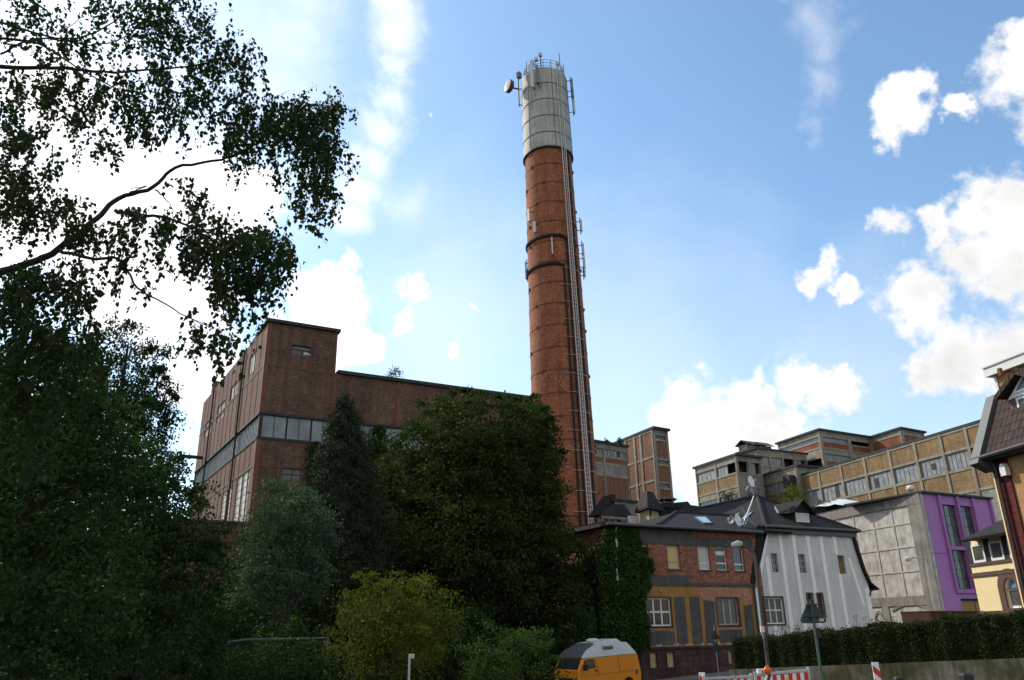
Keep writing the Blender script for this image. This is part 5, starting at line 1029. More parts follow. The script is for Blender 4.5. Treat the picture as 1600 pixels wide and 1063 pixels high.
# ------------------------------------------------------------------ foliage
def leaf_mesh(name, P, size, mat, parent=None, base=None, shape='diamond', droop=0.0, up=0.0, out=None, aspect=.62, kind=None):
    """one mesh of leaf-sized faces; P: n x 3 positions, size: mean leaf length"""
    P = np.asarray(P, float); n = len(P)
    L = size * rng.uniform(.65, 1.3, n)[:, None]
    a = rng.normal(size=(n, 3)); a[:, 2] -= droop * 2.2
    if out is not None: a += out * .5
    a /= np.linalg.norm(a, axis=1)[:, None]
    nrm = rng.normal(size=(n, 3)); nrm[:, 2] += up
    b = np.cross(nrm, a); b /= np.linalg.norm(b, axis=1)[:, None] + 1e-9; nn = np.cross(a, b)
    w = L * aspect
    if shape == 'ovate':
        pr = [(0, 0, 0), (.22, .42, .04), (.48, .4, .06), (1.0, 0, -.05), (.48, -.4, .06), (.22, -.42, .04)]
    elif shape == 'needle':
        pr = [(0, .0, 0), (.5, .5, 0), (1, 0, 0), (.5, -.5, 0)]
    else:
        pr = [(0, 0, 0), (.42, .5, .07), (1.0, 0, -.05), (.42, -.5, .07)]
    k = len(pr); V = np.stack([P + a * L * t + b * w * s + nn * L * h for t, s, h in pr], 1).reshape(-1, 3)
    if parent is not None: o0 = np.array(root_loc(parent))
    elif base is not None: o0 = np.array(base, float)
    else: o0 = np.array([P[:, 0].mean(), P[:, 1].mean(), P[:, 2].min()])
    me = bpy.data.meshes.new(name); V = V - o0
    me.vertices.add(n * k); me.vertices.foreach_set('co', V.ravel().astype('f'))
    me.loops.add(n * k); me.loops.foreach_set('vertex_index', np.arange(n * k, dtype='i'))
    me.polygons.add(n); me.polygons.foreach_set('loop_start', np.arange(0, n * k, k, dtype='i')); me.polygons.foreach_set('loop_total', np.full(n, k, dtype='i'))
    me.update(calc_edges=True); me.materials.append(M[mat])
    o = bpy.data.objects.new(name, me); C.objects.link(o)
    if parent is not None: o.parent = parent
    else: o.location = tuple(o0)
    if kind: o['kind'] = kind
    return o

def lobe_points(c, r, n, clump=.16, per=110, shell=(.62, 1.0), jag=.2, tip=None):
    """leaf positions gathered in clumps near the surface of an uneven lobe"""
    c = np.asarray(c, float); r = np.asarray(r, float); nc = max(4, int(n / per)); d = rng.normal(size=(nc, 3)); d /= np.linalg.norm(d, axis=1)[:, None]
    ph = rng.uniform(0, 6.28, 6); bump = 1 + jag * (np.sin(3 * d[:, 0] + ph[0]) * np.sin(4 * d[:, 2] + ph[1]) + .7 * np.sin(7 * d[:, 1] + ph[2]) * np.sin(6 * d[:, 0] + ph[3]))
    rad = rng.uniform(*shell, nc) ** .6 * bump * rng.uniform(.86, 1.1, nc)
    cc = c + d * rad[:, None] * r
    sz = clump * r.mean() * rng.uniform(.55, 1.5, nc)
    idx = rng.integers(0, nc, n); g = rng.normal(size=(n, 3)) * np.array([.75, .75, .42])
    if tip is not None: g[:, 2] -= np.abs(rng.normal(size=n)) * tip
    # every clump is a spray reaching outwards and drooping at its end
    ax = d * np.array([1, 1, .45]) + rng.normal(size=(nc, 3)) * .45; ax /= np.linalg.norm(ax, axis=1)[:, None]; t = rng.uniform(-1.3, 1.5, n)
    g += ax[idx] * (t * 1.15)[:, None]; g[:, 2] -= np.maximum(t, 0) ** 2 * .28
    return cc[idx] + g * sz[idx][:, None], d[idx]

def tree(name, label, cat, base, lobes, leaf, mat, bark='bark', tr=.3, n_per=1.0, group=None, trunk_top=None, droop=0.0, up=.4, clump=.16, tip=None, per=110, shape='diamond', fill=.25, stems=1, jag=.24, limb_r=.35):
    """lobes: (px, py, Y, rx px, rz px, depth m) surveyed from the photograph and stood at their distance"""
    root = thing(name, label, cat, base, group)
    Ls = []
    for px, py, Y, rx, rz, ry in lobes:
        c = at(px, py, Y); m_px = np.linalg.norm(c - at(px + 1, py, Y)); mz = abs(c[2] - at(px, py + 1, Y)[2]); Ls.append((c, np.array([rx * m_px, ry, rz * mz])))
    tops = max(Ls, key=lambda k: k[0][2]); base = np.array(base, float); tt = tops[0] if trunk_top is None else np.array(trunk_top)
    w = MB(); pts = [base + (tt - base) * k / 7 + (rng.normal(size=3) * tr * .5 * (0 < k < 7)) for k in range(8)]; pts[0] = base - [0, 0, .3]
    w.tube([tuple(p) for p in pts], [tr * (1.15 - .13 * k) for k in range(8)], 9)
    for c, r in Ls:
        hz = np.clip((c[2] - base[2]) / max(.1, tt[2] - base[2]) - .22, .18, .85); s = base + (tt - base) * hz; mid = (s + c) / 2 + [0, 0, -.12 * np.linalg.norm(c - s)] + rng.normal(size=3) * .15
        w.tube([tuple(s), tuple(mid), tuple(c)], [tr * limb_r, tr * limb_r * .7, tr * .1], 6)
        for k in range(5):
            d = rng.normal(size=3); d /= np.linalg.norm(d); d[2] = abs(d[2]) * .6; w.tube([tuple(mid * .3 + c * .7), tuple(c + d * r * .45 + [0, 0, -.1]), tuple(c + d * r * .92)], [tr * .14, tr * .08, tr * .02], 4)
    w.build('trunk', bark, root)
    A, O = [], []
    for c, r in Ls:
        n = int(n_per * 3.2 * math.pi * r[0] * r[2] / (leaf * leaf * .32)); p, d = lobe_points(c, r, n, clump, per, tip=tip, jag=jag); A.append(p); O.append(d)
        if fill:
            k = int(n * fill); d2 = rng.normal(size=(k, 3)); d2 /= np.linalg.norm(d2, axis=1)[:, None]; A.append(c + d2 * r * (rng.uniform(0, .8, k) ** .4)[:, None]); O.append(d2)
    leaf_mesh('crown', np.concatenate(A), leaf, mat, root, shape=shape, droop=droop, up=up, out=np.concatenate(O)); return root

def base_at(px, Y): p = at(px, 985, Y); return (p[0], p[1], terrain(p[0], p[1]))

def near_birch():
    Y0 = 8.6; b = base_at(-330, Y0); root = thing('birch_tree', 'birch overhanging from the left edge with drooping leafy twigs against the bright sky', 'tree', b)
    A = lambda px, py, Y=Y0: at(px, py, Y)
    tk = MB(); tk.tube([tuple(np.array(b) - [0, 0, .3]), A(-330, 800), A(-320, 500), A(-300, 100), A(-260, -300), A(-220, -600)], [.26, .22, .2, .16, .11, .05], 12); tk.build('trunk', 'birch_bark', root)
    br = [([(-310, 500, 8.6), (-150, 470, 8.6), (0, 425, 8.6), (50, 410, 8.6), (90, 390, 8.6), (150, 342, 8.6), (185, 310, 8.7), (240, 292, 8.7), (275, 262, 8.8), (345, 250, 8.8), (400, 225, 8.9), (450, 180, 8.9), (500, 165, 9), (555, 175, 9)], .062, .004),
          ([(90, 392, 8.6), (150, 404, 8.6), (185, 405, 8.5), (215, 450, 8.4), (250, 470, 8.4), (300, 500, 8.4), (335, 512, 8.4)], .024, .005), ([(180, 330, 8.7), (215, 337, 8.7), (260, 340, 8.6), (320, 362, 8.6), (390, 372, 8.6), (440, 400, 8.6)], .028, .006),
          ([(188, 310, 8.7), (210, 298, 8.6), (230, 290, 8.6), (200, 296, 8.6)], .014, .004), ([(244, 298, 8.7), (262, 315, 8.7), (275, 335, 8.7)], .012, .003),
          ([(-300, 130, 8.8), (-120, 90, 8.8), (0, 104, 8.8), (100, 106, 8.9), (180, 113, 9), (300, 103, 9.1), (350, 90, 9.1)], .05, .008), ([(0, 60, 8.4), (60, 68, 8.4), (120, 105, 8.4), (200, 150, 8.4), (280, 190, 8.5)], .02, .005),
          ([(-260, -200, 8.8), (0, -60, 9.4), (50, 0, 9.4), (75, 20, 9.4), (90, 52, 9.4), (130, 25, 9.4)], .03, .006), ([(0, 85, 8.6), (60, 60, 8.6), (140, 70, 8.7), (190, 60, 8.8), (250, 20, 8.8), (300, 20, 9)], .016, .005),
          ([(-300, 350, 8.8), (-50, 325, 8.8), (0, 320, 8.8), (60, 322, 8.8), (70, 345, 8.8), (100, 335, 8.8)], .03, .006), ([(-300, 560, 8), (-40, 500, 8), (30, 505, 8), (100, 520, 8.2), (140, 525, 8.2)], .03, .005), ([(-280, 0, 9), (-60, 20, 9), (120, 60, 9), (240, -20, 9)], .035, .006)]
    for pts, r0, r1 in br:
        m = MB(); q = []
        W_ = [np.array(A(*a)) for a in pts]
        for i in range(len(W_) - 1):
            p0, p1, p2, p3 = W_[max(0, i - 1)], W_[i], W_[i + 1], W_[min(len(W_) - 1, i + 2)]
            for k in range(5): t = k / 5; q.append(.5 * (2 * p1 + (p2 - p0) * t + (2 * p0 - 5 * p1 + 4 * p2 - p3) * t * t + (3 * p1 - p0 - 3 * p2 + p3) * t ** 3) + rng.normal(size=3) * .006)
        q.append(np.array(A(*pts[-1]))); m.tube([tuple(p) for p in q], r1 + (r0 - r1) * np.linspace(1, 0, len(q)) ** 1.35, 7); m.build('branch', 'birch_bark', root)
    # hanging twigs: (px, py, rx, ry, twigs, mean length px, Y)
    S = [(30, 40, 70, 55, 40, 55, 9), (120, 70, 70, 45, 44, 45, 9), (60, 150, 80, 50, 55, 55, 9), (170, 140, 60, 50, 40, 55, 9), (230, 30, 50, 45, 44, 50, 9.2), (270, 60, 55, 45, 55, 50, 9), (315, 25, 28, 40, 14, 40, 9.2), (330, 100, 45, 40, 36, 45, 9.1), (370, 95, 28, 32, 26, 45, 9.1), (260, 130, 60, 45, 40, 50, 9),
         (340, 150, 50, 35, 26, 45, 9), (395, 120, 14, 40, 10, 40, 9), (230, 195, 60, 28, 24, 45, 8.8), (120, 185, 60, 35, 24, 45, 8.8), (300, 175, 55, 30, 22, 50, 8.9), (375, 190, 45, 35, 38, 50, 8.9), (425, 205, 45, 35, 52, 50, 8.9), (385, 232, 40, 20, 30, 45, 8.8), (470, 190, 38, 28, 40, 60, 9), (505, 185, 30, 22, 34, 60, 9), (535, 176, 22, 7, 7, 22, 9), (490, 235, 32, 34, 42, 60, 9), (515, 250, 22, 40, 26, 70, 9), (480, 290, 26, 26, 26, 60, 9), (497, 335, 16, 28, 13, 50, 9), (520, 310, 10, 24, 10, 40, 9),
         (210, 190, 30, 18, 10, 45, 8.7), (180, 235, 14, 20, 8, 45, 8.7), (225, 215, 24, 20, 12, 40, 8.7), (440, 285, 8, 10, 3, 45, 8.8), (375, 265, 14, 14, 7, 45, 8.8), (290, 290, 12, 8, 4, 30, 8.7), (310, 315, 24, 14, 12, 35, 8.6), (215, 335, 14, 10, 8, 30, 8.6),
         (270, 355, 38, 24, 26, 40, 8.5), (330, 372, 40, 26, 36, 45, 8.6), (385, 382, 34, 26, 38, 45, 8.6), (425, 392, 26, 28, 34, 45, 8.6), (300, 400, 45, 24, 36, 45, 8.5), (355, 425, 40, 22, 36, 45, 8.5), (400, 440, 34, 28, 32, 50, 8.6), (450, 400, 15, 24, 13, 45, 8.6), (430, 450, 16, 22, 11, 40, 8.6), (350, 470, 22, 24, 16, 45, 8.5), (380, 490, 18, 20, 12, 40, 8.5), (340, 535, 14, 26, 12, 40, 8.4), (300, 520, 13, 26, 10, 45, 8.4), (372, 545, 12, 20, 8, 40, 8.5), (350, 580, 7, 10, 3, 30, 8.5), (310, 560, 8, 12, 3, 30, 8.5), (235, 455, 9, 9, 4, 22, 8.4), (200, 375, 36, 24, 22, 40, 8.5), (150, 375, 30, 24, 18, 40, 8.6),
         (190, 430, 28, 20, 12, 40, 8.5), (120, 360, 30, 22, 18, 45, 8.7), (105, 320, 30, 20, 14, 45, 8.7), (80, 260, 24, 30, 10, 40, 8.8), (30, 235, 45, 45, 40, 50, 8.8), (25, 300, 42, 40, 44, 55, 8.8), (50, 345, 50, 30, 34, 50, 8.8), (75, 440, 70, 30, 50, 50, 8.6), (130, 470, 45, 30, 26, 50, 8.4), (20, 470, 50, 50, 50, 60, 8.4), (70, 540, 60, 50, 60, 60, 8.3), (130, 550, 36, 40, 22, 60, 8.4), (20, 590, 40, 60, 44, 60, 8.2), (90, 620, 50, 40, 30, 60, 8.2), (40, 690, 50, 40, 26, 60, 8.2),
         (0, 190, 40, 30, 22, 50, 8.8), (-40, 380, 40, 60, 26, 60, 8.6), (-60, 100, 50, 80, 30, 60, 8.8), (170, 20, 45, 25, 20, 40, 9.2), (20, -20, 60, 25, 22, 50, 9.2), (280, -10, 50, 20, 24, 40, 9.2)]
    LP = []; tw = MB()
    for px, py, rx, ry, nt, ln, Y in S:
        for _ in range(int(nt * 1.3)):
            d = rng.normal(size=2) * .55; Yt = Y + rng.normal() * .5; p = np.array(at(px + d[0] * rx, py - ln * .35 + d[1] * ry, Yt)); k = Yt / 1220.0
            n = max(4, int(rng.uniform(.5, 1.3) * ln / 5.2)); step = k * 5.6; dirv = np.array([rng.normal() * .55, rng.normal() * .4, rng.uniform(-.9, .15)]); pts = [p]
            for i in range(n):
                dirv = dirv * .8 + np.array([rng.normal() * .12, rng.normal() * .12, -.26]); dirv /= np.linalg.norm(dirv); p = p + dirv * step; pts.append(p)
                LP.append(p + rng.normal(size=3) * k * 3.0)
                if rng.random() < .5: LP.append(p + rng.normal(size=3) * k * 4.5)
            tw.tube([tuple(q) for q in pts[::2]], .0026, 3, False)
    tw.build('twigs', 'birch_bark', root)['kind'] = 'stuff'
    leaf_mesh('crown', np.array(LP), .062, 'leaf_birch', root, shape='ovate', droop=.9, up=0, aspect=.86)
near_birch()

def trees():
    T = tree
    T('birch_tree', 'mid distance birch with thin hanging sprays rising behind the dark left thicket', 'tree', base_at(170, 30), [(200, 540, 30, 46, 40, 2.0), (215, 600, 30, 55, 45, 2.4), (160, 590, 30, 60, 60, 2.4), (235, 655, 30, 40, 40, 2.0), (185, 690, 30, 80, 60, 2.6), (255, 590, 30, 22, 20, 1), (262, 630, 30, 18, 30, 1), (120, 640, 30, 70, 90, 3)],
      .13, 'leaf_birch', 'birch_bark', .2, .75, droop=.8, tip=1.4, clump=.14, fill=.12)
    T('leafy_tree', 'broad dark green leafy tree filling the lower left corner', 'tree', base_at(60, 15), [(60, 620, 15, 110, 90, 1.8), (160, 680, 15.5, 75, 70, 1.6), (40, 770, 14.5, 120, 110, 1.8), (175, 800, 15, 75, 80, 1.5), (60, 920, 14, 130, 100, 1.8), (150, 960, 14, 75, 70, 1.4), (30, 1040, 13.5, 120, 70, 1.5), (-60, 700, 15, 90, 160, 1.8), (190, 730, 15, 40, 40, 1.2)],
      .1, 'leaf_dark', 'bark', .2, .85, droop=.35, clump=.14)
    T('leafy_tree', 'dark bushy tree in shade between the left corner tree and the brick hall', 'tree', base_at(250, 24), [(255, 790, 24, 60, 80, 2.0), (210, 770, 24, 60, 70, 2.0), (300, 830, 24, 48, 52, 1.8), (250, 900, 24, 80, 80, 2.2), (310, 905, 24, 35, 55, 1.5), (200, 980, 23, 90, 80, 2.2), (290, 990, 23, 60, 60, 1.8), (255, 735, 24, 36, 36, 1.4)],
      .12, 'leaf_dark', 'bark', .2, .9, clump=.15)
    T('silver_willow', 'small grey green tree with silvery leaves and a forked bare trunk', 'tree', base_at(465, 34), [(445, 800, 34, 48, 44, 1.8), (420, 850, 34, 40, 48, 1.7), (475, 840, 34, 40, 50, 1.7), (440, 905, 34, 58, 46, 1.9), (490, 900, 34, 24, 34, 1.2), (400, 915, 34, 26, 30, 1.2), (460, 770, 34, 22, 20, 1.1)],
      .12, 'leaf_silver', 'bark', .16, 1.0, clump=.17, jag=.35, fill=.4, trunk_top=at(448, 880, 34))
    T('broad_tree', 'shaded round tree far behind the left corner thicket', 'tree', base_at(60, 40), [(40, 760, 40, 110, 90, 3), (130, 860, 40, 100, 90, 3), (-20, 900, 40, 110, 100, 3), (110, 980, 40, 130, 60, 3), (0, 680, 40, 80, 70, 3)], .2, 'leaf_dark', 'bark', .3, 1.7, clump=.16, fill=.6)
    for px, py, Y, rx, rz, lab in ((40, 1010, 27, 110, 60, 'low dark bush at the very left of the frame foot'), (180, 1010, 30, 100, 60, 'dark bush behind the left corner tree'), (-10, 850, 20, 70, 120, 'tall dark bush at the left frame edge')):
        T('bush', lab, 'bush', base_at(px, Y), [(px - rx * .3, py + rz * .1, Y, rx * .7, rz * .9, 1.6), (px + rx * .35, py, Y, rx * .65, rz, 1.6), (px, py + rz * .5, Y - .4, rx, rz * .6, 1.4)], .13, 'leaf_dark', 'bark', .06, 1.0, clump=.17)
    # cypress-like conifer: many short sprays round a straight stem
    root = thing('conifer', 'narrow pointed dark conifer standing in front of the hall windows', 'tree', base_at(545, 44)); b = np.array(base_at(545, 44)); top = at(539, 614, 44)
    w = MB(); w.tube([tuple(b - [0, 0, .3]), tuple((b + top) / 2), tuple(top)], [.3, .2, .02], 9)
    P = []
    for k in range(2100):
        t = rng.random() ** .62; h = b + (top - b) * (.06 + .94 * (1 - t)); rr = (.2 + 4.3 * t ** .75) * rng.uniform(.75, 1.08) * (1 + .12 * math.sin(k)); a = rng.uniform(0, 6.283)
        if rng.random() < .14: rr *= 1.22
        d = np.array([math.cos(a), math.sin(a), .12]); n = 70 + int(60 * t); s = rng.random(n) ** .6; pts = h + d * rr * s[:, None] - np.array([0, 0, 1]) * (s ** 2 * rr * .28)[:, None] + rng.normal(size=(n, 3)) * (.1 + .17 * t); P.append(pts)
        if k % 8 == 0: w.tube([tuple(h), tuple(h + d * rr * .5), tuple(h + d * rr * .9 - np.array([0, 0, rr * .22]))], [.05, .035, .01], 4)
    w.build('trunk', 'bark', root); leaf_mesh('crown', np.concatenate(P), .17, 'leaf_conifer', root, shape='needle', droop=.5, aspect=.3)
    T('lime_tree', 'big dense dark lime tree in front of the chimney foot', 'tree', base_at(740, 48), [(728, 665, 48, 52, 50, 3), (822, 672, 48, 50, 46, 3), (675, 700, 48, 60, 60, 3), (640, 760, 48, 58, 62, 3), (735, 740, 46, 80, 70, 3.5), (820, 740, 48, 62, 66, 3), (850, 800, 48, 40, 60, 2.6), (640, 840, 47, 52, 60, 3), (720, 840, 45, 80, 70, 3.5), (800, 850, 46, 75, 70, 3.5), (760, 800, 49, 110, 120, 3), (865, 870, 47, 42, 58, 2.6), (700, 920, 46, 70, 60, 3), (780, 930, 46, 80, 60, 3), (860, 930, 47, 45, 50, 2.5), (700, 640, 49, 22, 26, 1.6), (735, 622, 49, 13, 20, 1.2), (790, 632, 49, 20, 20, 1.4), (835, 636, 49, 18, 20, 1.4), (862, 690, 48, 22, 30, 1.6), (600, 775, 48, 22, 45, 1.6)],
      .19, 'leaf_lime', 'bark', .42, 1.15, clump=.14, per=120, jag=.3, fill=.45)
    T('shrub', 'yellow green shrub catching the light below the conifer', 'shrub', base_at(610, 26), [(600, 950, 26, 62, 42, 1.6), (650, 955, 26, 45, 42, 1.4), (560, 985, 26, 38, 45, 1.3), (620, 1010, 25.6, 70, 52, 1.6), (585, 915, 26, 26, 20, .8), (572, 900, 26, 12, 13, .5), (655, 918, 26, 22, 16, .7), (680, 990, 26, 25, 50, 1.0), (545, 930, 26, 14, 8, .5), (690, 935, 26, 9, 13, .4), (628, 905, 26, 7, 12, .4), (536, 965, 26, 10, 8, .4), (702, 965, 26, 9, 8, .4)],
      .085, 'leaf_yellow', 'bark', .07, .8, clump=.2, up=1.0, fill=.12, jag=.5)
    T('shrub', 'loose mid green shrub left of the orange van', 'shrub', base_at(790, 30), [(770, 1010, 30, 45, 40, 1.4), (820, 1000, 30, 42, 30, 1.3), (790, 1045, 30, 65, 35, 1.5), (850, 1000, 30, 18, 14, .7), (845, 1035, 30, 30, 30, 1), (735, 1040, 30, 26, 34, 1)],
      .1, 'leaf_shrub', 'bark', .06, .6, clump=.18, up=.8, fill=.1)
    for px, py, Y, rx, rz, lab in ((345, 965, 36, 70, 60, 'dark undergrowth bush below the brick annex'), (520, 950, 42, 70, 90, 'dark bush in deep shade under the conifer'), (470, 1000, 31, 70, 30, 'low leafy bush under the silver tree behind the rail'), (430, 1040, 26, 110, 32, 'tangled dark bush in front of the wooden rail'), (320, 1040, 27, 60, 36, 'dark bush at the left end of the wooden rail'), (560, 1050, 30, 60, 26, 'dark low bush left of the small post sign'), (700, 1000, 40, 60, 70, 'dark bush in shade below the lime tree'), (900, 960, 46, 34, 60, 'dark bush between the lime tree and the ivy'), (885, 1000, 45, 36, 40, 'dark bush directly behind the orange van'), (820, 1010, 50, 70, 70, 'dark bush in the gap between the lime tree and the van'), (390, 880, 52, 26, 75, 'dark climber covered bush against the annex corner'), (600, 900, 50, 70, 90, 'dark bush filling the gap behind the yellow green shrub'), (450, 930, 50, 90, 80, 'shaded bush behind the silver tree')):
        T('bush', lab, 'bush', base_at(px, Y), [(px - rx * .3, py + rz * .1, Y, rx * .7, rz * .9, 1.6), (px + rx * .35, py, Y, rx * .65, rz, 1.6), (px, py + rz * .5, Y - .4, rx, rz * .6, 1.4)], .15 if Y > 28 else .11, 'leaf_dark', 'bark', .06, .8, clump=.17)
trees()

def ivy():
    # on the brick house corner
    def cover(f, polys, n, size, mat, name, label, base, thick=.5):
        root = thing(name, label, 'climbing plant', base); P = []; q = []
        for (u0, z0, u1, z1, wgt) in polys:
            k = int(n * wgt); u = rng.uniform(u0, u1, k); z = rng.uniform(z0, z1, k); d = .06 + thick * (rng.random(k) ** .7) * (.4 + .6 * np.abs(np.sin(u * 2.1 + 1) * np.cos(z * 1.7)))
            e = np.minimum(np.minimum(u - u0, u1 - u), np.minimum(z - z0, z1 - z)); u = u + rng.normal(size=k) * .12; z = z + rng.normal(size=k) * .12
            P.append(np.stack([f.o[0] + u * f.u[0] + d * f.n[0], f.o[1] + u * f.u[1] + d * f.n[1], z], 1))
        m = MB()
        for k in range(14):
            u = rng.uniform(polys[0][0], polys[0][2]); z = polys[0][1]; pts = [f.P(u, base[2], .05)]
            for i in range(7): z = base[2] + (polys[0][3] - base[2]) * (i + 1) / 8; u += rng.normal() * .15; pts.append(f.P(u, z, .06))
            m.tube(pts, [.035 - .003 * i for i in range(8)], 4)
        m.build('stem', 'bark', root); leaf_mesh('leaves', np.concatenate(P), size, mat, root, droop=.8, up=.2, out=np.tile([f.n[0], f.n[1], 0], (sum(len(p) for p in P), 1)) * .6, aspect=.8)
    f = OHW; q = lambda x, y: f.uz(*z1(x, y)); b = f.P(.8, -1.9, .2)
    rect = lambda x0, y0, x1, y1, w: (q(x0, y1)[0], q(x0, y1)[1], q(x1, y0)[0], q(x1, y0)[1], w)
    cover(f, [rect(250, 250, 385, 880, .34), rect(225, 235, 330, 330, .05), rect(300, 300, 405, 560, .14), rect(395, 395, 468, 470, .05), rect(390, 440, 448, 560, .07), rect(375, 560, 425, 880, .13), rect(205, 330, 260, 900, .12), rect(420, 330, 440, 400, .01), rect(385, 720, 440, 870, .05), rect(330, 255, 390, 320, .05)], 17000, .17, 'leaf_ivy', 'ivy', 'thick ivy climbing the corner of the brick house', b, .5)
    g = Fr.through(OHW.P(0, 0, -11)[:2], OHW.P(0, 0, 0)[:2]); cover(g, [(g.W - 3.2, -1.5, g.W, 6.6, .55), (g.W - 8, -1.5, g.W - 3, 2.5, .45)], 7000, .18, 'leaf_dark', 'ivy', 'dark creeper hanging over the shaded side wall of the brick house', g.P(g.W - 1, -1.9, .3), .5)
    f = HALL; q2 = lambda x, y: f.uz(380 + x / 3.795, 480 + y / 3.795); r2 = lambda x0, y0, x1, y1, w: (q2(x0, y1)[0], q2(x0, y1)[1], q2(x1, y0)[0], q2(x1, y0)[1], w)
    cover(f, [r2(360, 820, 520, 1300, .4), r2(640, 830, 850, 1200, .35), r2(765, 725, 830, 850, .1), r2(520, 850, 700, 1200, .2)], 14000, .26, 'leaf_dark', 'wall_creeper', 'creeper spreading over the hall wall beside the conifer', f.P(7, -1.8, .3), .5)
    g2 = f; cover(f, [(f.uz(372, 900)[0], -1.5, f.uz(398, 900)[0], f.uz(385, 832)[1], 1)], 3500, .2, 'leaf_dark', 'wall_creeper', 'narrow creeper at the right edge of the low brick annex', f.P(-.5, -1.8, .3), .6)
    # little plants seeded on roofs
    for px, py, w, h, z, mat, lab in ((610, 588, 16, 10, HALL_HW + .3, 'leaf_silver', 'small self sown sapling on the flat roof edge of the brick hall'),):
        p = onz(px, py + 6, z); Y = p[1]; t = thing('sapling', lab, 'plant', (p[0], p[1], z)); m = MB(); L = []
        for k in range(12): tipp = np.array([p[0] + rng.normal() * .45, p[1] + rng.normal() * .3, z + rng.uniform(.4, 1.0)]); m.tube([(p[0] + rng.normal() * .2, p[1], z - .05), tuple(tipp)], [.02, .006], 4); L.append(tipp + rng.normal(size=(26, 3)) * .2)
        m.build('stem', 'bark', t); leaf_mesh('leaves', np.concatenate(L), .16, mat, t, up=.5)
    for px, py, Y, r, mat, lab in ((1240, 776, 88, 1.25, 'leaf_yellow', 'yellow green bush growing from the ledge of the yellow brick range'), (1300, 795, 80, .9, 'leaf_shrub', 'small weeds by the white plastic sheet'), (968, 690, 105, .42, 'leaf_silver', 'sprig growing on the mill block roof'), (948, 689, 106, .25, 'leaf_silver', 'tiny sprig at the left of the mill block roof'), (1140, 782, 100, 1.0, 'leaf_shrub', 'green weeds in the lower windows of the crusher block')):
        c = at(px, py, Y); t = thing('roof_shrub', lab, 'plant', (c[0], c[1], c[2] - r)); m = MB(); L = []
        for k in range(14): tipp = c + rng.normal(size=3) * r * .5; m.tube([(c[0], c[1], c[2] - r), tuple(tipp)], [.03, .008], 4); L.append(tipp + rng.normal(size=(34, 3)) * r * .22)
        m.build('stem', 'bark', t); leaf_mesh('leaves', np.concatenate(L), .26 * r ** .5, mat, t, up=.6)
ivy()

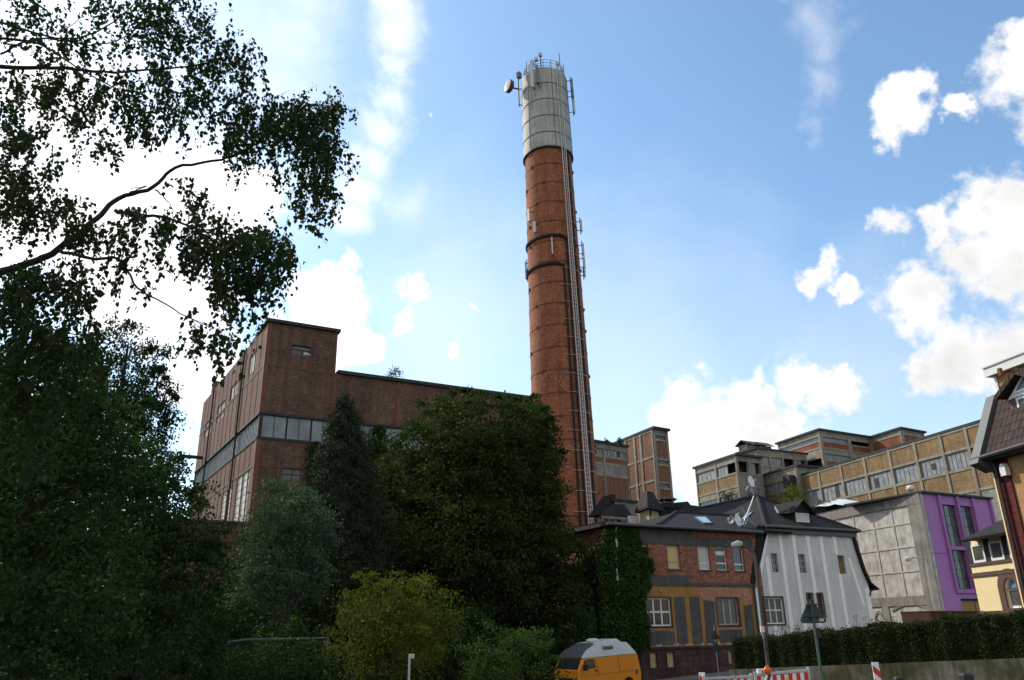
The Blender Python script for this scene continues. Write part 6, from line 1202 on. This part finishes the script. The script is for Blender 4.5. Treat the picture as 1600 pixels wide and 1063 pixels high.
# ------------------------------------------------------------------ hedge on its mossy wall, right foreground
def hedge():
    a0, a1 = at(1146, 1003, 34), at(1700, 948, 23.5); b0, b1 = at(1146, 1046, 34), at(1700, 1024, 23.5)
    f = Fr.through(a0[:2], a1[:2]); W = f.W; root = thing('hedge', 'long clipped green hedge on the retaining wall in front of the white house', 'hedge', (a0[0], a0[1], b0[2]))
    n = 150000; u = rng.uniform(0, W, n); face = rng.random(n); D = 1.1
    zt = a0[2] + (a1[2] - a0[2]) * u / W; zb = b0[2] + (b1[2] - b0[2]) * u / W - .1
    wob = .06 * np.sin(u * 2.3) + .045 * np.sin(u * 5.1 + 1) + .03 * np.sin(u * 11.7)
    v = rng.random(n); d = np.where(face < .62, rng.normal(size=n) * .05 - .04 + wob, -rng.random(n) * D); z = np.where(face < .62, zb + (zt - zb) * v, zt + rng.normal(size=n) * .045 + wob + (rng.random(n) < .03) * rng.random(n) * .16)
    bk = (face > .86); d = np.where(bk, -D + rng.normal(size=n) * .05, d); z = np.where(bk, zb + (zt - zb) * v, z)
    en = rng.random(n) < .03; u = np.where(en, rng.normal(size=n) * .05, u); zt = a0[2] + (a1[2] - a0[2]) * u / W; zb = b0[2] + (b1[2] - b0[2]) * u / W - .1; d = np.where(en, -rng.random(n) * D, d); z = np.where(en, (zb + (zt - zb) * v), z)
    m = MB(); 
    for k in range(18):
        ua, ub = W * k / 18, W * (k + 1) / 18; za_, zb_ = a0[2] + (a1[2] - a0[2]) * ua / W, b0[2] + (b1[2] - b0[2]) * ua / W
        m.box(f, ua + .1, ub + .1 if k < 17 else ub, zb_ - .15, za_ - .16, -D + .12, -.14)
    m.build('branches', 'earth', root)
    P = np.stack([f.o[0] + u * f.u[0] + d * f.n[0], f.o[1] + u * f.u[1] + d * f.n[1], z], 1); leaf_mesh('leaves', P, .055, 'leaf_hedge', root, up=.3, aspect=.7)
    w = MB(); sw = at(1146, 1047, 33.7); pa, pb = f.P(-.5, 0, .22), f.P(W, 0, .22); g0, g1 = terrain(*pa[:2]) - .6, terrain(*pb[:2]) - .6
    k = 30
    for i in range(k):
        ua, ub = -.2 + (W + .2) * i / k, -.2 + (W + .2) * (i + 1) / k; za_, zb_ = b0[2] + (b1[2] - b0[2]) * ua / W, b0[2] + (b1[2] - b0[2]) * ub / W
        q = [f.P(ua, -2.2, .22), f.P(ub, -2.2, .22), f.P(ub, -2.2, -D), f.P(ua, -2.2, -D)]; w.hexa(q, [(*q[0][:2], za_), (*q[1][:2], zb_), (*q[2][:2], zb_), (*q[3][:2], za_)])
    w.v = w.v; tag(w.build('retaining_wall', 'moss_wall'), 'stained mossy concrete retaining wall under the clipped hedge', 'wall')
    # weeds poking over the hedge
    for px, lab in ((1232, 'thin dry weeds poking above the left part of the hedge'), (1258, 'dark seed heads poking above the hedge beside the warning sign'), (1362, 'green sprig rising above the hedge by the white house corner')):
        Y = 33; c = at(px, 992 if px < 1300 else 978, Y); t = thing('weed', lab, 'weed', (c[0], c[1], c[2] - .6)); m = MB(); L = []
        for k in range(9): tp = c + np.array([rng.normal() * .35, rng.normal() * .1, rng.uniform(-.05, .35)]); m.tube([(tp[0] + rng.normal() * .05, tp[1], c[2] - .6), tuple(tp)], .008, 3); L.append(tp + rng.normal(size=(8, 3)) * .06)
        m.build('stem', 'bark', t); leaf_mesh('leaves', np.concatenate(L), .07, 'leaf_shrub' if px > 1300 else 'leaf_dark', t)
hedge()

# ------------------------------------------------------------------ camper van
zv = lambda x, y: (860 + x / 8.889, 960 + y / 8.889)
def van():
    p = at(909.5, 1050, 41); f = Fr(p[:2], 53); q = lambda x, y, d=0.0: f.uz(*zv(x, y), d)
    jl, jr = q(455, 612), q(1198, 540); L = q(1262, 800)[0]; arch = q(1090, 862); gz = arch[1] - .8; sl = (jr[1] - jl[1]) / (jr[0] - jl[0]); g = lambda u: gz + sl * (u - arch[0]); hj = jl[1] - g(jl[0])
    Wd = 1.84; root = thing('camper_van', 'orange camper van with pale grey raised roof parked by the shrubs', 'van', f.P(L / 2, g(L / 2), -Wd / 2))
    Z = lambda u, h: g(u) + h
    uf = q(440, 700)[0]; ufl = q(392, 800)[0]; wb = q(400, 790)[1] - g(0)
    prof = [(ufl - .02, .32), (ufl + .35, .26)]
    aw, ar = arch[0], .42
    for k in range(9): t = math.pi - math.pi * k / 8; prof.append((1.0 + .4 * math.cos(t), .34 + .4 * math.sin(t)))
    for k in range(9): t = math.pi - math.pi * k / 8; prof.append((aw + ar * math.cos(t), .34 + .42 * math.sin(t)))
    prof += [(L - .02, .3), (L + .02, .95), (jr[0] + .04, hj), (jl[0], hj), (ufl, wb)]
    pts = [(u, Z(u, h)) for u, h in prof]
    b = MB(); b.slab(f, pts, -Wd, 0); body = b.build('body', 'van_orange', root)
    bev = body.modifiers.new('Bevel', 'BEVEL'); bev.width = .045; bev.segments = 3; bev.limit_method = 'ANGLE'; bev.angle_limit = R_(50)
    # raised roof, lofted along the length with leaning sides
    st = [(jl[0] - .02, .05, .03), (jl[0] + .25, .34, .1), (jl[0] + .95, .64, .2), (2.6 * L / 4.4, .72, .24), (3.05 * L / 4.4, .75, .25), (3.25 * L / 4.4, .58, .2), (jr[0] - .42, .56, .2), (jr[0] - .05, .07, .03)]
    def ring(u, h, i): return [f.P(u, Z(u, hj + .003), .02), f.P(u, Z(u, hj + h * .38), .0 - i * .25), f.P(u, Z(u, hj + h * .92), -i), f.P(u, Z(u, hj + h), -i - .14), f.P(u, Z(u, hj + h), -Wd + i + .14), f.P(u, Z(u, hj + h * .92), -Wd + i), f.P(u, Z(u, hj + h * .38), -Wd + i * .25), f.P(u, Z(u, hj + .003), -Wd - .02)]
    def loft(sts, name, mat):
        m = MB()
        for a in sts: m.v += [tuple(map(float, x)) for x in ring(*a)]
        for k in range(len(sts) - 1):
            for j in range(7): i = k * 8 + j; m.f.append((i, i + 8, i + 9, i + 1))
        m.f.append(tuple(range(8))); m.f.append(tuple(reversed(range((len(sts) - 1) * 8, len(sts) * 8)))); return m.build(name, mat, root)
    loft(st[2:], 'raised_roof', 'van_roof')
    # white flank ahead of the slope and the dark sloping nose
    n = [(jl[0] - .1, .03, .02), (jl[0] + .25, .34, .1), (jl[0] + .948, .639, .2)]; ra = [ring(*k) for k in n]
    for nm, mt, js in (('roof_nose', 'van_nose', (2, 3, 4)), ('roof_flank', 'van_roof', (0, 1)), ('roof_flank', 'van_roof', (5, 6))):
        m = MB()
        for a, c in zip(ra, ra[1:]):
            for k in js: m.quad(a[k], c[k], c[k + 1], a[k + 1])
        m.build(nm, mt, root)
    d = MB(); i0 = .12; u0, z0 = q(715, 505, -i0); u1, z1_ = q(862, 432, -i0); d.box(f, u0, u1, z0, z1_, -i0 - .2, -i0 + .06); fr_ = d.build('roof_window', 'old_frame', root); d = MB(); d.box(f, u0 + .06, u1 - .06, z0 + .05, z1_ - .05, -i0, -i0 + .066); d.build('pane', 'curtain_dark', fr_)
    d = MB(); c = f.P(jl[0] + 1.5, Z(jl[0] + 1.5, hj + .68), -Wd / 2); d.lathe([(.34, 0), (.32, .1), (.2, .15), (.01, .16)], 18, c); d.build('roof_dome', 'light_steel', root, smooth=True)
    # windows
    def side(poly, name, mat, d0=.0, d1=.012): m = MB(); m.slab(f, [q(*k) for k in reversed(poly)], d0 - .02, d1); return m.build(name, mat, root)
    fr = side([(462, 650), (520, 628), (608, 622), (630, 742), (482, 764)], 'window_rubber', 'black_frame'); side([(478, 652), (524, 638), (600, 634), (618, 735), (492, 752)], 'side_window', 'glass', .0, .018)
    for poly in ([(634, 612), (638, 612), (672, 850), (668, 850)], [(933, 580), (937, 580), (972, 830), (968, 830)], [(652, 838), (1250, 762), (1250, 766), (652, 842)], [(430, 850), (660, 838), (660, 841), (430, 853)]): side(poly, 'panel_seam', 'dark_trim', 0, .006)
    side([(616, 775), (652, 768), (652, 782), (616, 790)], 'door_handle', 'black_frame', 0, .05); side([(1188, 770), (1206, 768), (1210, 832), (1192, 834)], 'air_vent', 'black_frame', 0, .02)
    m = MB(); u, z = q(462, 745); m.box(f, u - .12, u + .02, z - .12, z + .14, .1, .3); m.tube([f.P(u, z, .0), f.P(u, z, .15)], .02, 5); m.build('mirror', 'black_frame', root)
    # windscreen and front
    fd = lambda t, h, k: f.P(ufl + (jl[0] - ufl) * (h - wb) / (hj - wb) - .012 if h >= wb else ufl - .03, Z(0, h), -k)
    m = MB(); c = [fd(0, wb + .06, .1), fd(0, wb + .06, Wd - .1), fd(0, hj - .04, Wd - .14), fd(0, hj - .04, .14)]; m.quad(*c); m.build('windscreen', 'glass', root)
    m = MB(); m.box(f, ufl - .06, ufl - .005, Z(0, .62), Z(0, .95), -Wd + .12, -.12); gr = m.build('grille', 'black_frame', root)
    for k in (.3, Wd - .3): m = MB(); m.lathe([(.13, 0), (.12, .04), (.01, .06)], 18, f.P(ufl - .06, Z(0, .78), -k), axis=(-f.u[0], -f.u[1], 0)); m.build('headlight', 'lamp_glass', root)
    m = MB(); m.box(f, ufl - .14, ufl - .01, Z(0, .36), Z(0, .52), -Wd - .03, .03); m.build('bumper', 'dark_trim', root)
    for k in (.45, 1.1): m = MB(); m.tube([fd(0, wb + .08, k), fd(0, wb + .45, k + .35)], .012, 4); m.build('wiper', 'black_frame', root)
    for u in (1.0, aw):
        for k in (-.12, -Wd + .12):
            c = f.P(u, Z(u, .32), k); m = MB(); m.lathe([(.18, -.1), (.31, -.1), (.33, -.06), (.33, .06), (.31, .1), (.18, .1)], 26, c, axis=(f.n[0], f.n[1], 0)); wv = m.build('wheel', 'tyre', root); m = MB(); s = 1 if k > -1 else -1
            m.lathe([(.2, -.08), (.2, .06), (.14, .07), (.05, .1), (.01, .1)], 20, c, axis=(f.n[0] * s, f.n[1] * s, 0)); m.build('rim', 'light_steel', wv)
    m = MB(); m.box(f, ufl + .3, L - .2, Z(1, .2), Z(1, .34), -Wd + .2, -.2); m.build('underbody', 'dark_trim', root)
van()

# ------------------------------------------------------------------ street furniture
zk = lambda x, y: (1080 + x / 5, 930 + y / 5)
def gp(px, py, Y): p = at(px, py, Y); return (p[0], p[1], terrain(p[0], p[1]))
def street():
    # lamp with a curved arm
    Y = 30; b = gp(1199, 1030, Y); t = thing('street_lamp', 'brown street lamp with curved arm in front of the brick house', 'street lamp', b); A = lambda x, y, dy=0: tuple(at(x, y, Y + dy))
    tp = at(1181, 878, Y); m = MB(); m.tube([(b[0], b[1], b[2] - .2), (b[0], b[1], b[2] + 1.4), (b[0], b[1], b[2] + 1.6), (tp[0], tp[1], tp[2])], [.115, .11, .075, .062], 12)
    m.build('pole', 'lamp_post', t); m = MB(); m.tube([(tp[0], tp[1], tp[2] - .05), A(1179.5, 868), A(1175, 860), A(1168, 855), A(1158, 851.5)], [.062, .055, .05, .045, .045], 8); m.build('arm', 'lamp_post', t)
    c0, c1 = np.array(A(1160, 851)), np.array(A(1143.5, 853)); m = MB(); m.tube([c0, c0 * .7 + c1 * .3, c0 * .3 + c1 * .7, c1], [.05, .09, .1, .05], 10); h = m.build('lamp_head', 'lamp_glass', t, smooth=True); m = MB(); m.tube([c0 + [0, 0, .05], c0 * .6 + c1 * .4 + [0, 0, .09], c1 + [0, 0, .05]], [.05, .08, .05], 8); m.build('hood', 'galv', h)
    c = at(1191, 983, Y - .15); m = MB(); m.cube((c[0], c[1], c[2] - .11), .13, .1, .2, 90); m.build('meter_box', 'dish_white', t); m = MB(); m.cube((c[0] + .02, c[1], c[2] - .32), .07, .08, .16, 90); m.build('fuse_box', 'old_wall', t); m = MB(); m.tube([(b[0], b[1], c[2] - .7), (b[0], b[1], c[2] - .62)], .082, 10); m.tube([(b[0], b[1], c[2] - .2), (b[0], b[1], c[2] - .16)], .08, 10); m.build('clamp', 'dark_steel', t)
    Y = 47; b = gp(1463, 960, Y); tp = at(1447, 880, Y); t = thing('street_lamp', 'slim grey street lamp with flat head in front of the grey side wall', 'street lamp', b); A = lambda x, y: tuple(at(x, y, Y))
    m = MB(); m.tube([(b[0], b[1], b[2] - .2), (b[0], b[1], tp[2])], [.085, .06], 10); m.build('pole', 'galv', t); m = MB(); m.tube([(b[0], b[1], tp[2] - .03), A(1446, 874), A(1440, 871.5), A(1424, 871.5)], .045, 7); m.build('arm', 'galv', t)
    c0, c1 = np.array(A(1425, 872)), np.array(A(1413, 875)); m = MB(); m.tube([c0, c0 * .5 + c1 * .5, c1], [.06, .14, .1], 8); m.build('lamp_head', 'light_steel', t)
    # warning triangles seen from behind
    def tri(f, c, s, mat, t, name='sign_plate', th=.03, d=.05):
        r = .1 * s; h = s * .866; P = []
        for (x, z), a0 in (((-s / 2 + r * 1.73, r), 210), ((s / 2 - r * 1.73, r), 330), ((0, h - 2 * r), 90)):
            for k in range(5): a = R_(a0 - 60 + 30 * k); P.append((c[0] + x + r * math.cos(a), c[1] + z + r * math.sin(a)))
        m = MB(); m.slab(f, P, d, d + th); return m.build(name, mat, t)
    Y = 25; c = at(1272, 974, Y); b = gp(1284, 1063, Y); f = Fr((c[0], c[1]), 96); t = thing('road_sign', 'large triangular road sign seen from behind on a green post', 'road sign', (c[0], c[1], b[2]))
    m = MB(); m.tube([(c[0], c[1], b[2] - .2), (c[0], c[1], c[2] + .5)], .042, 10); m.build('post', 'green_post', t); s = 41 / 1220 * 26.2; tri(f, (0, c[2]), s, 'sign_back', t, d=-.06, th=.018)
    m = MB(); m.box(f, -.045, .045, c[2] + .02, c[2] + s * .75, -.02, .048); m.build('stiffener', 'sign_back', t); 
    for z in (.18, .5): m = MB(); m.box(f, -.16, .16, c[2] + z, c[2] + z + .05, -.04, .056); m.build('clamp', 'dark_steel', t)
    m = MB(); m.box(f, .17, .31, c[2] + .05, c[2] + .13, -.041, -.037); m.build('sticker', 'galv', t); m = MB(); m.box(f, .03, .12, c[2] - .42, c[2] - .14, -.03, .06); m.build('control_box', 'black_frame', t)
    Y = 45; b = gp(1122.5, 1052, Y); t = thing('folding_sign', 'thin stand with two dark warning triangles one above the other', 'road sign', b); f = Fr(b[:2], 75)
    tp = at(1113, 977, Y); m = MB(); m.tube([(b[0], b[1], b[2]), (b[0], b[1], tp[2])], .022, 6); m.build('post', 'galv', t)
    z0, z1_ = at(1119, 999, Y)[2], at(1119, 1018, Y)[2]; tri(f, (0, z0), .56, 'dark_trim', t); tri(f, (0, z1_), .6, 'dark_trim', t)
    for k in (-.35, .35): m = MB(); f.o = np.array(b[:2]); m.box(f, k - .3, k + .3, b[2] + .2 - .19, b[2] + .13, -.2, .2); m.build('foot', 'rubber', t)
    # construction barriers
    def barrier(x0, y0, x1, y1, Y, n, label, first=0):
        a, b_ = at(x0, y0, Y), at(x1, y1, Y + .25); f = Fr.through(a[:2], b_[:2]); W = f.W; z0, z1_ = a[2], b_[2]; Z = lambda u, dz: z0 + (z1_ - z0) * u / W + dz; g = min(terrain(*a[:2]), terrain(*b_[:2])); t = thing('barrier', label, 'barrier', (a[0], a[1], g), 'red and white roadworks barriers')
        m = MB(); m.slab(f, [(0, Z(0, -.06)), (W, Z(W, -.06)), (W, Z(W, 0)), (0, Z(0, 0))], -.03, .03); m.build('top_rail', 'galv', t)
        for u in (.03, W - .03): m = MB(); m.box(f, u - .03, u + .03, g, Z(u, .05), -.026, .026); m.build('post', 'galv', t); m = MB(); m.box(f, u - .12, u + .12, g - .02, g + .1, -.3, .3); m.build('foot', 'rubber', t)
        bd = MB(); bd.slab(f, [(.06, Z(0, -.34)), (W - .06, Z(W, -.34)), (W - .06, Z(W, -.08)), (.06, Z(0, -.08))], -.012, .012); bo = bd.build('board', 'barrier_white', t); 
        for k in range(n):
            if (k + first) % 2: continue
            u0, u1 = .06 + (W - .12) * k / n, .06 + (W - .12) * (k + 1) / n; r = MB(); r.slab(f, [(u0, Z(u0, -.34)), (u1, Z(u1, -.34)), (u1, Z(u1, -.08)), (u0, Z(u0, -.08))], .008, .016); r.build('red_stripe', 'barrier_red', bo)
        m = MB(); m.box(f, .06, W - .06, g + .35, g + .55, -.015, .015); m.build('lower_board', 'barrier_white', t); return f, t, Z, W, bo
    barrier(1098, 1059, 1175, 1055, 23, 13, 'left red and white roadworks barrier at the lower frame edge', 1)
    f, t, Z, W, bo = barrier(1178, 1053, 1264, 1045, 22.5, 13, 'red and white roadworks barrier with amber lamp in front of the street lamp')
    u = W * .575; m = MB(); c = (u, Z(u, -.21)); m.slab(f, [(u - .07, c[1] - .06), (u + .07, c[1] - .06), (u, c[1] + .08)], .01, .02); m.build('yellow_emblem', 'yellow_mark', bo)
    p = at(1199, 1048, 22.2); t = thing('warning_lamp', 'round orange roadworks warning lamp on the barrier', 'warning lamp', (p[0], p[1], p[2] - .14)); m = MB(); ax = (0.1, -1, .05); m.lathe([(.01, -.07), (.07, -.065), (.098, -.03), (.1, .0), (.098, .03), (.07, .065), (.01, .075)], 20, (p[0], p[1], p[2] + .0), axis=ax); m.build('lens', 'amber', t, smooth=True)
    m = MB(); m.cube((p[0], p[1] - .01, p[2] + .085), .06, .07, .05, 90); m.build('cap', 'amber', t); q = at(1193, 1063, 22.2); m = MB(); m.tube([(p[0], p[1] + .02, p[2] - .09), (q[0] + .02, q[1], q[2] - .1)], .03, 8); m.build('handle', 'light_steel', t); m = MB(); m.tube([(p[0] + .06, p[1] + .03, p[2] - .1), (q[0] + .08, q[1], q[2] - .1)], .035, 8); m.build('battery_case', 'dark_trim', t)
    p = at(1189, 1053, 22.6); m = MB(); m.cube((p[0], p[1], p[2]), .19, .12, .12, 85); bx = m.build('battery_box', 'dish_white'); tag(bx, 'small white box standing on the barrier rail left of the orange lamp', 'box'); 
    m = MB(); m.cube((p[0] + .03, p[1] - .0, p[2] + .02), .03, .126, .06, 85); m.build('label_mark', 'dark_trim', bx)
    # striped beacons
    for x0, x1, y0, Y, lab in ((1092, 1101, 1051, 23.5, 'short red and white beacon left of the barriers, cut by the frame edge'), (1362, 1372, 1035, 20, 'red and white striped beacon in front of the mossy wall')):
        a, b_ = at(x0, y0, Y), at(x1, y0, Y); f = Fr.through(a[:2], b_[:2]); w = f.W; g = terrain(*a[:2]); zt = a[2]; t = thing('beacon', lab, 'beacon', (a[0], a[1], g)); m = MB(); m.box(f, 0, w, g + .15, zt, -.02, .02); bd = m.build('board', 'barrier_white', t); z = zt - .06; k = 0
        while z > g + .4:
            m = MB(); m.slab(f, [(.0, z - .16), (w, z - .3), (w, z - .14), (0, z)], .0, .024); m.build('red_stripe', 'barrier_red', bd); z -= .3
        m = MB(); m.box(f, -.15, w + .15, g - .02, g + .14, -.35, .35); m.build('foot', 'rubber', t)
    for px, y0, Y, w, lab in ((1403, 1058, 18, .17, 'dark stub post left of the other one by the mossy wall'), (1508, 1052, 17, .2, 'wider dark post at the lower right in front of the mossy wall')):
        a = at(px, y0, Y); g = terrain(*a[:2]); m = MB(); m.cube((a[0], a[1], g - .1), w, w, a[2] - g + .06, 90); m.hexa([(a[0] + x * w / 2, a[1] + y * w / 2, a[2] - .04) for x, y in ((-1, -1), (1, -1), (1, 1), (-1, 1))], [(a[0] + x * w / 3, a[1] + y * w / 3, a[2]) for x, y in ((-1, -1), (1, -1), (1, 1), (-1, 1))]); tag(m.build('bollard', 'black_frame'), lab, 'bollard')
    # rusty low garage behind the hedge
    Y = 40; a, b_ = at(1450, 957, Y), at(1537, 957, Y + 3); f = Fr.through(a[:2], b_[:2]); zt = a[2]; zb = terrain(*a[:2]); t = thing('garage', 'low flat garage with rusty brown fascia behind the hedge', 'garage', (a[0], a[1], zb)); m = MB(); m.box(f, 0, f.W, zb - .3, zt - .62, -1.0, 0); m.build('wall', 'dark_trim', t); m = MB(); m.box(f, -.3, f.W + .1, zt - .6, zt, -1.2, .25); m.build('fascia', 'rust', t); m = MB(); m.box(f, -.31, f.W + .11, zt + .003, zt + .06, -1.25, .3); m.build('roof', 'dark_trim', t)
    f2 = Fr(f.P(-.3, 0, -1.2)[:2], math.degrees(math.atan2(f.n[0], f.n[1]))); c = at(1436, 973, Y + .6); m = MB(); m.cube((c[0], c[1], c[2] - .1), .35, .06, .22, 60); m.build('number_plate', 'white_panel', t); m = MB(); u = f.W * .28; pts = [(u + .38 * math.cos(math.pi * k / 10), zt - .6 + .3 * math.sin(math.pi * k / 10)) for k in range(11)]; m.slab(f, pts, .2, .262); m.build('arched_gap', 'black_frame', t)
    # wooden rail frame, lower left, and the small post sign
    Y = 27; t = thing('rail_frame', 'weathered wooden rail on thin posts in the dark undergrowth', 'railing', gp(420, 1040, Y)); A = lambda x, y, d=0: tuple(at(x, y, Y + d))
    for x, y, d in ((357, 1003, 0), (513, 997.5, .6), (327, 1001, -.6)): p = at(x, y, Y + d); m = MB(); m.tube([(p[0], p[1], terrain(p[0], p[1]) - .2), tuple(p)], .04, 6); m.build('post', 'rail_wood', t)
    m = MB(); m.tube([A(355, 1004), A(385, 999.5), A(430, 999), A(514, 997, .6)], .038, 6); m.build('top_rail', 'rail_wood', t); m = MB(); m.tube([A(300, 1061, -.8), A(357, 1060, 0)], .035, 6); m.build('low_rail', 'rail_wood', t)
    Y = 20; p = at(640, 1024, Y); t = thing('post_sign', 'small pale marker on a thin grey post in front of the yellow green shrub', 'marker', (p[0], p[1], terrain(p[0], p[1]))); m = MB(); m.tube([(p[0], p[1], terrain(p[0], p[1]) - .1), tuple(p)], .026, 8); m.build('post', 'galv', t); m = MB(); m.cube((p[0] + .05, p[1], p[2] - .07), .13, .04, .1, 80); m.build('plate', 'light_steel', t)
street()

# ------------------------------------------------------------------ groups of like things
for kind, grp in (('bush', 'dark bushes of the undergrowth'), ('satellite_dish', 'satellite dishes on the roofs'), ('street_lamp', 'street lamps along the road'), ('beacon', 'striped roadworks beacons'),
                  ('bollard', 'dark posts by the mossy wall'), ('roof_shrub', 'plants seeded on roofs and ledges'), ('weed', 'weeds above the hedge'), ('rooftop_aerial', 'aerials on the brick house roof')):
    for o in scene.objects:
        if o.parent is None and o.name.split('.')[0] == kind: o['group'] = grp
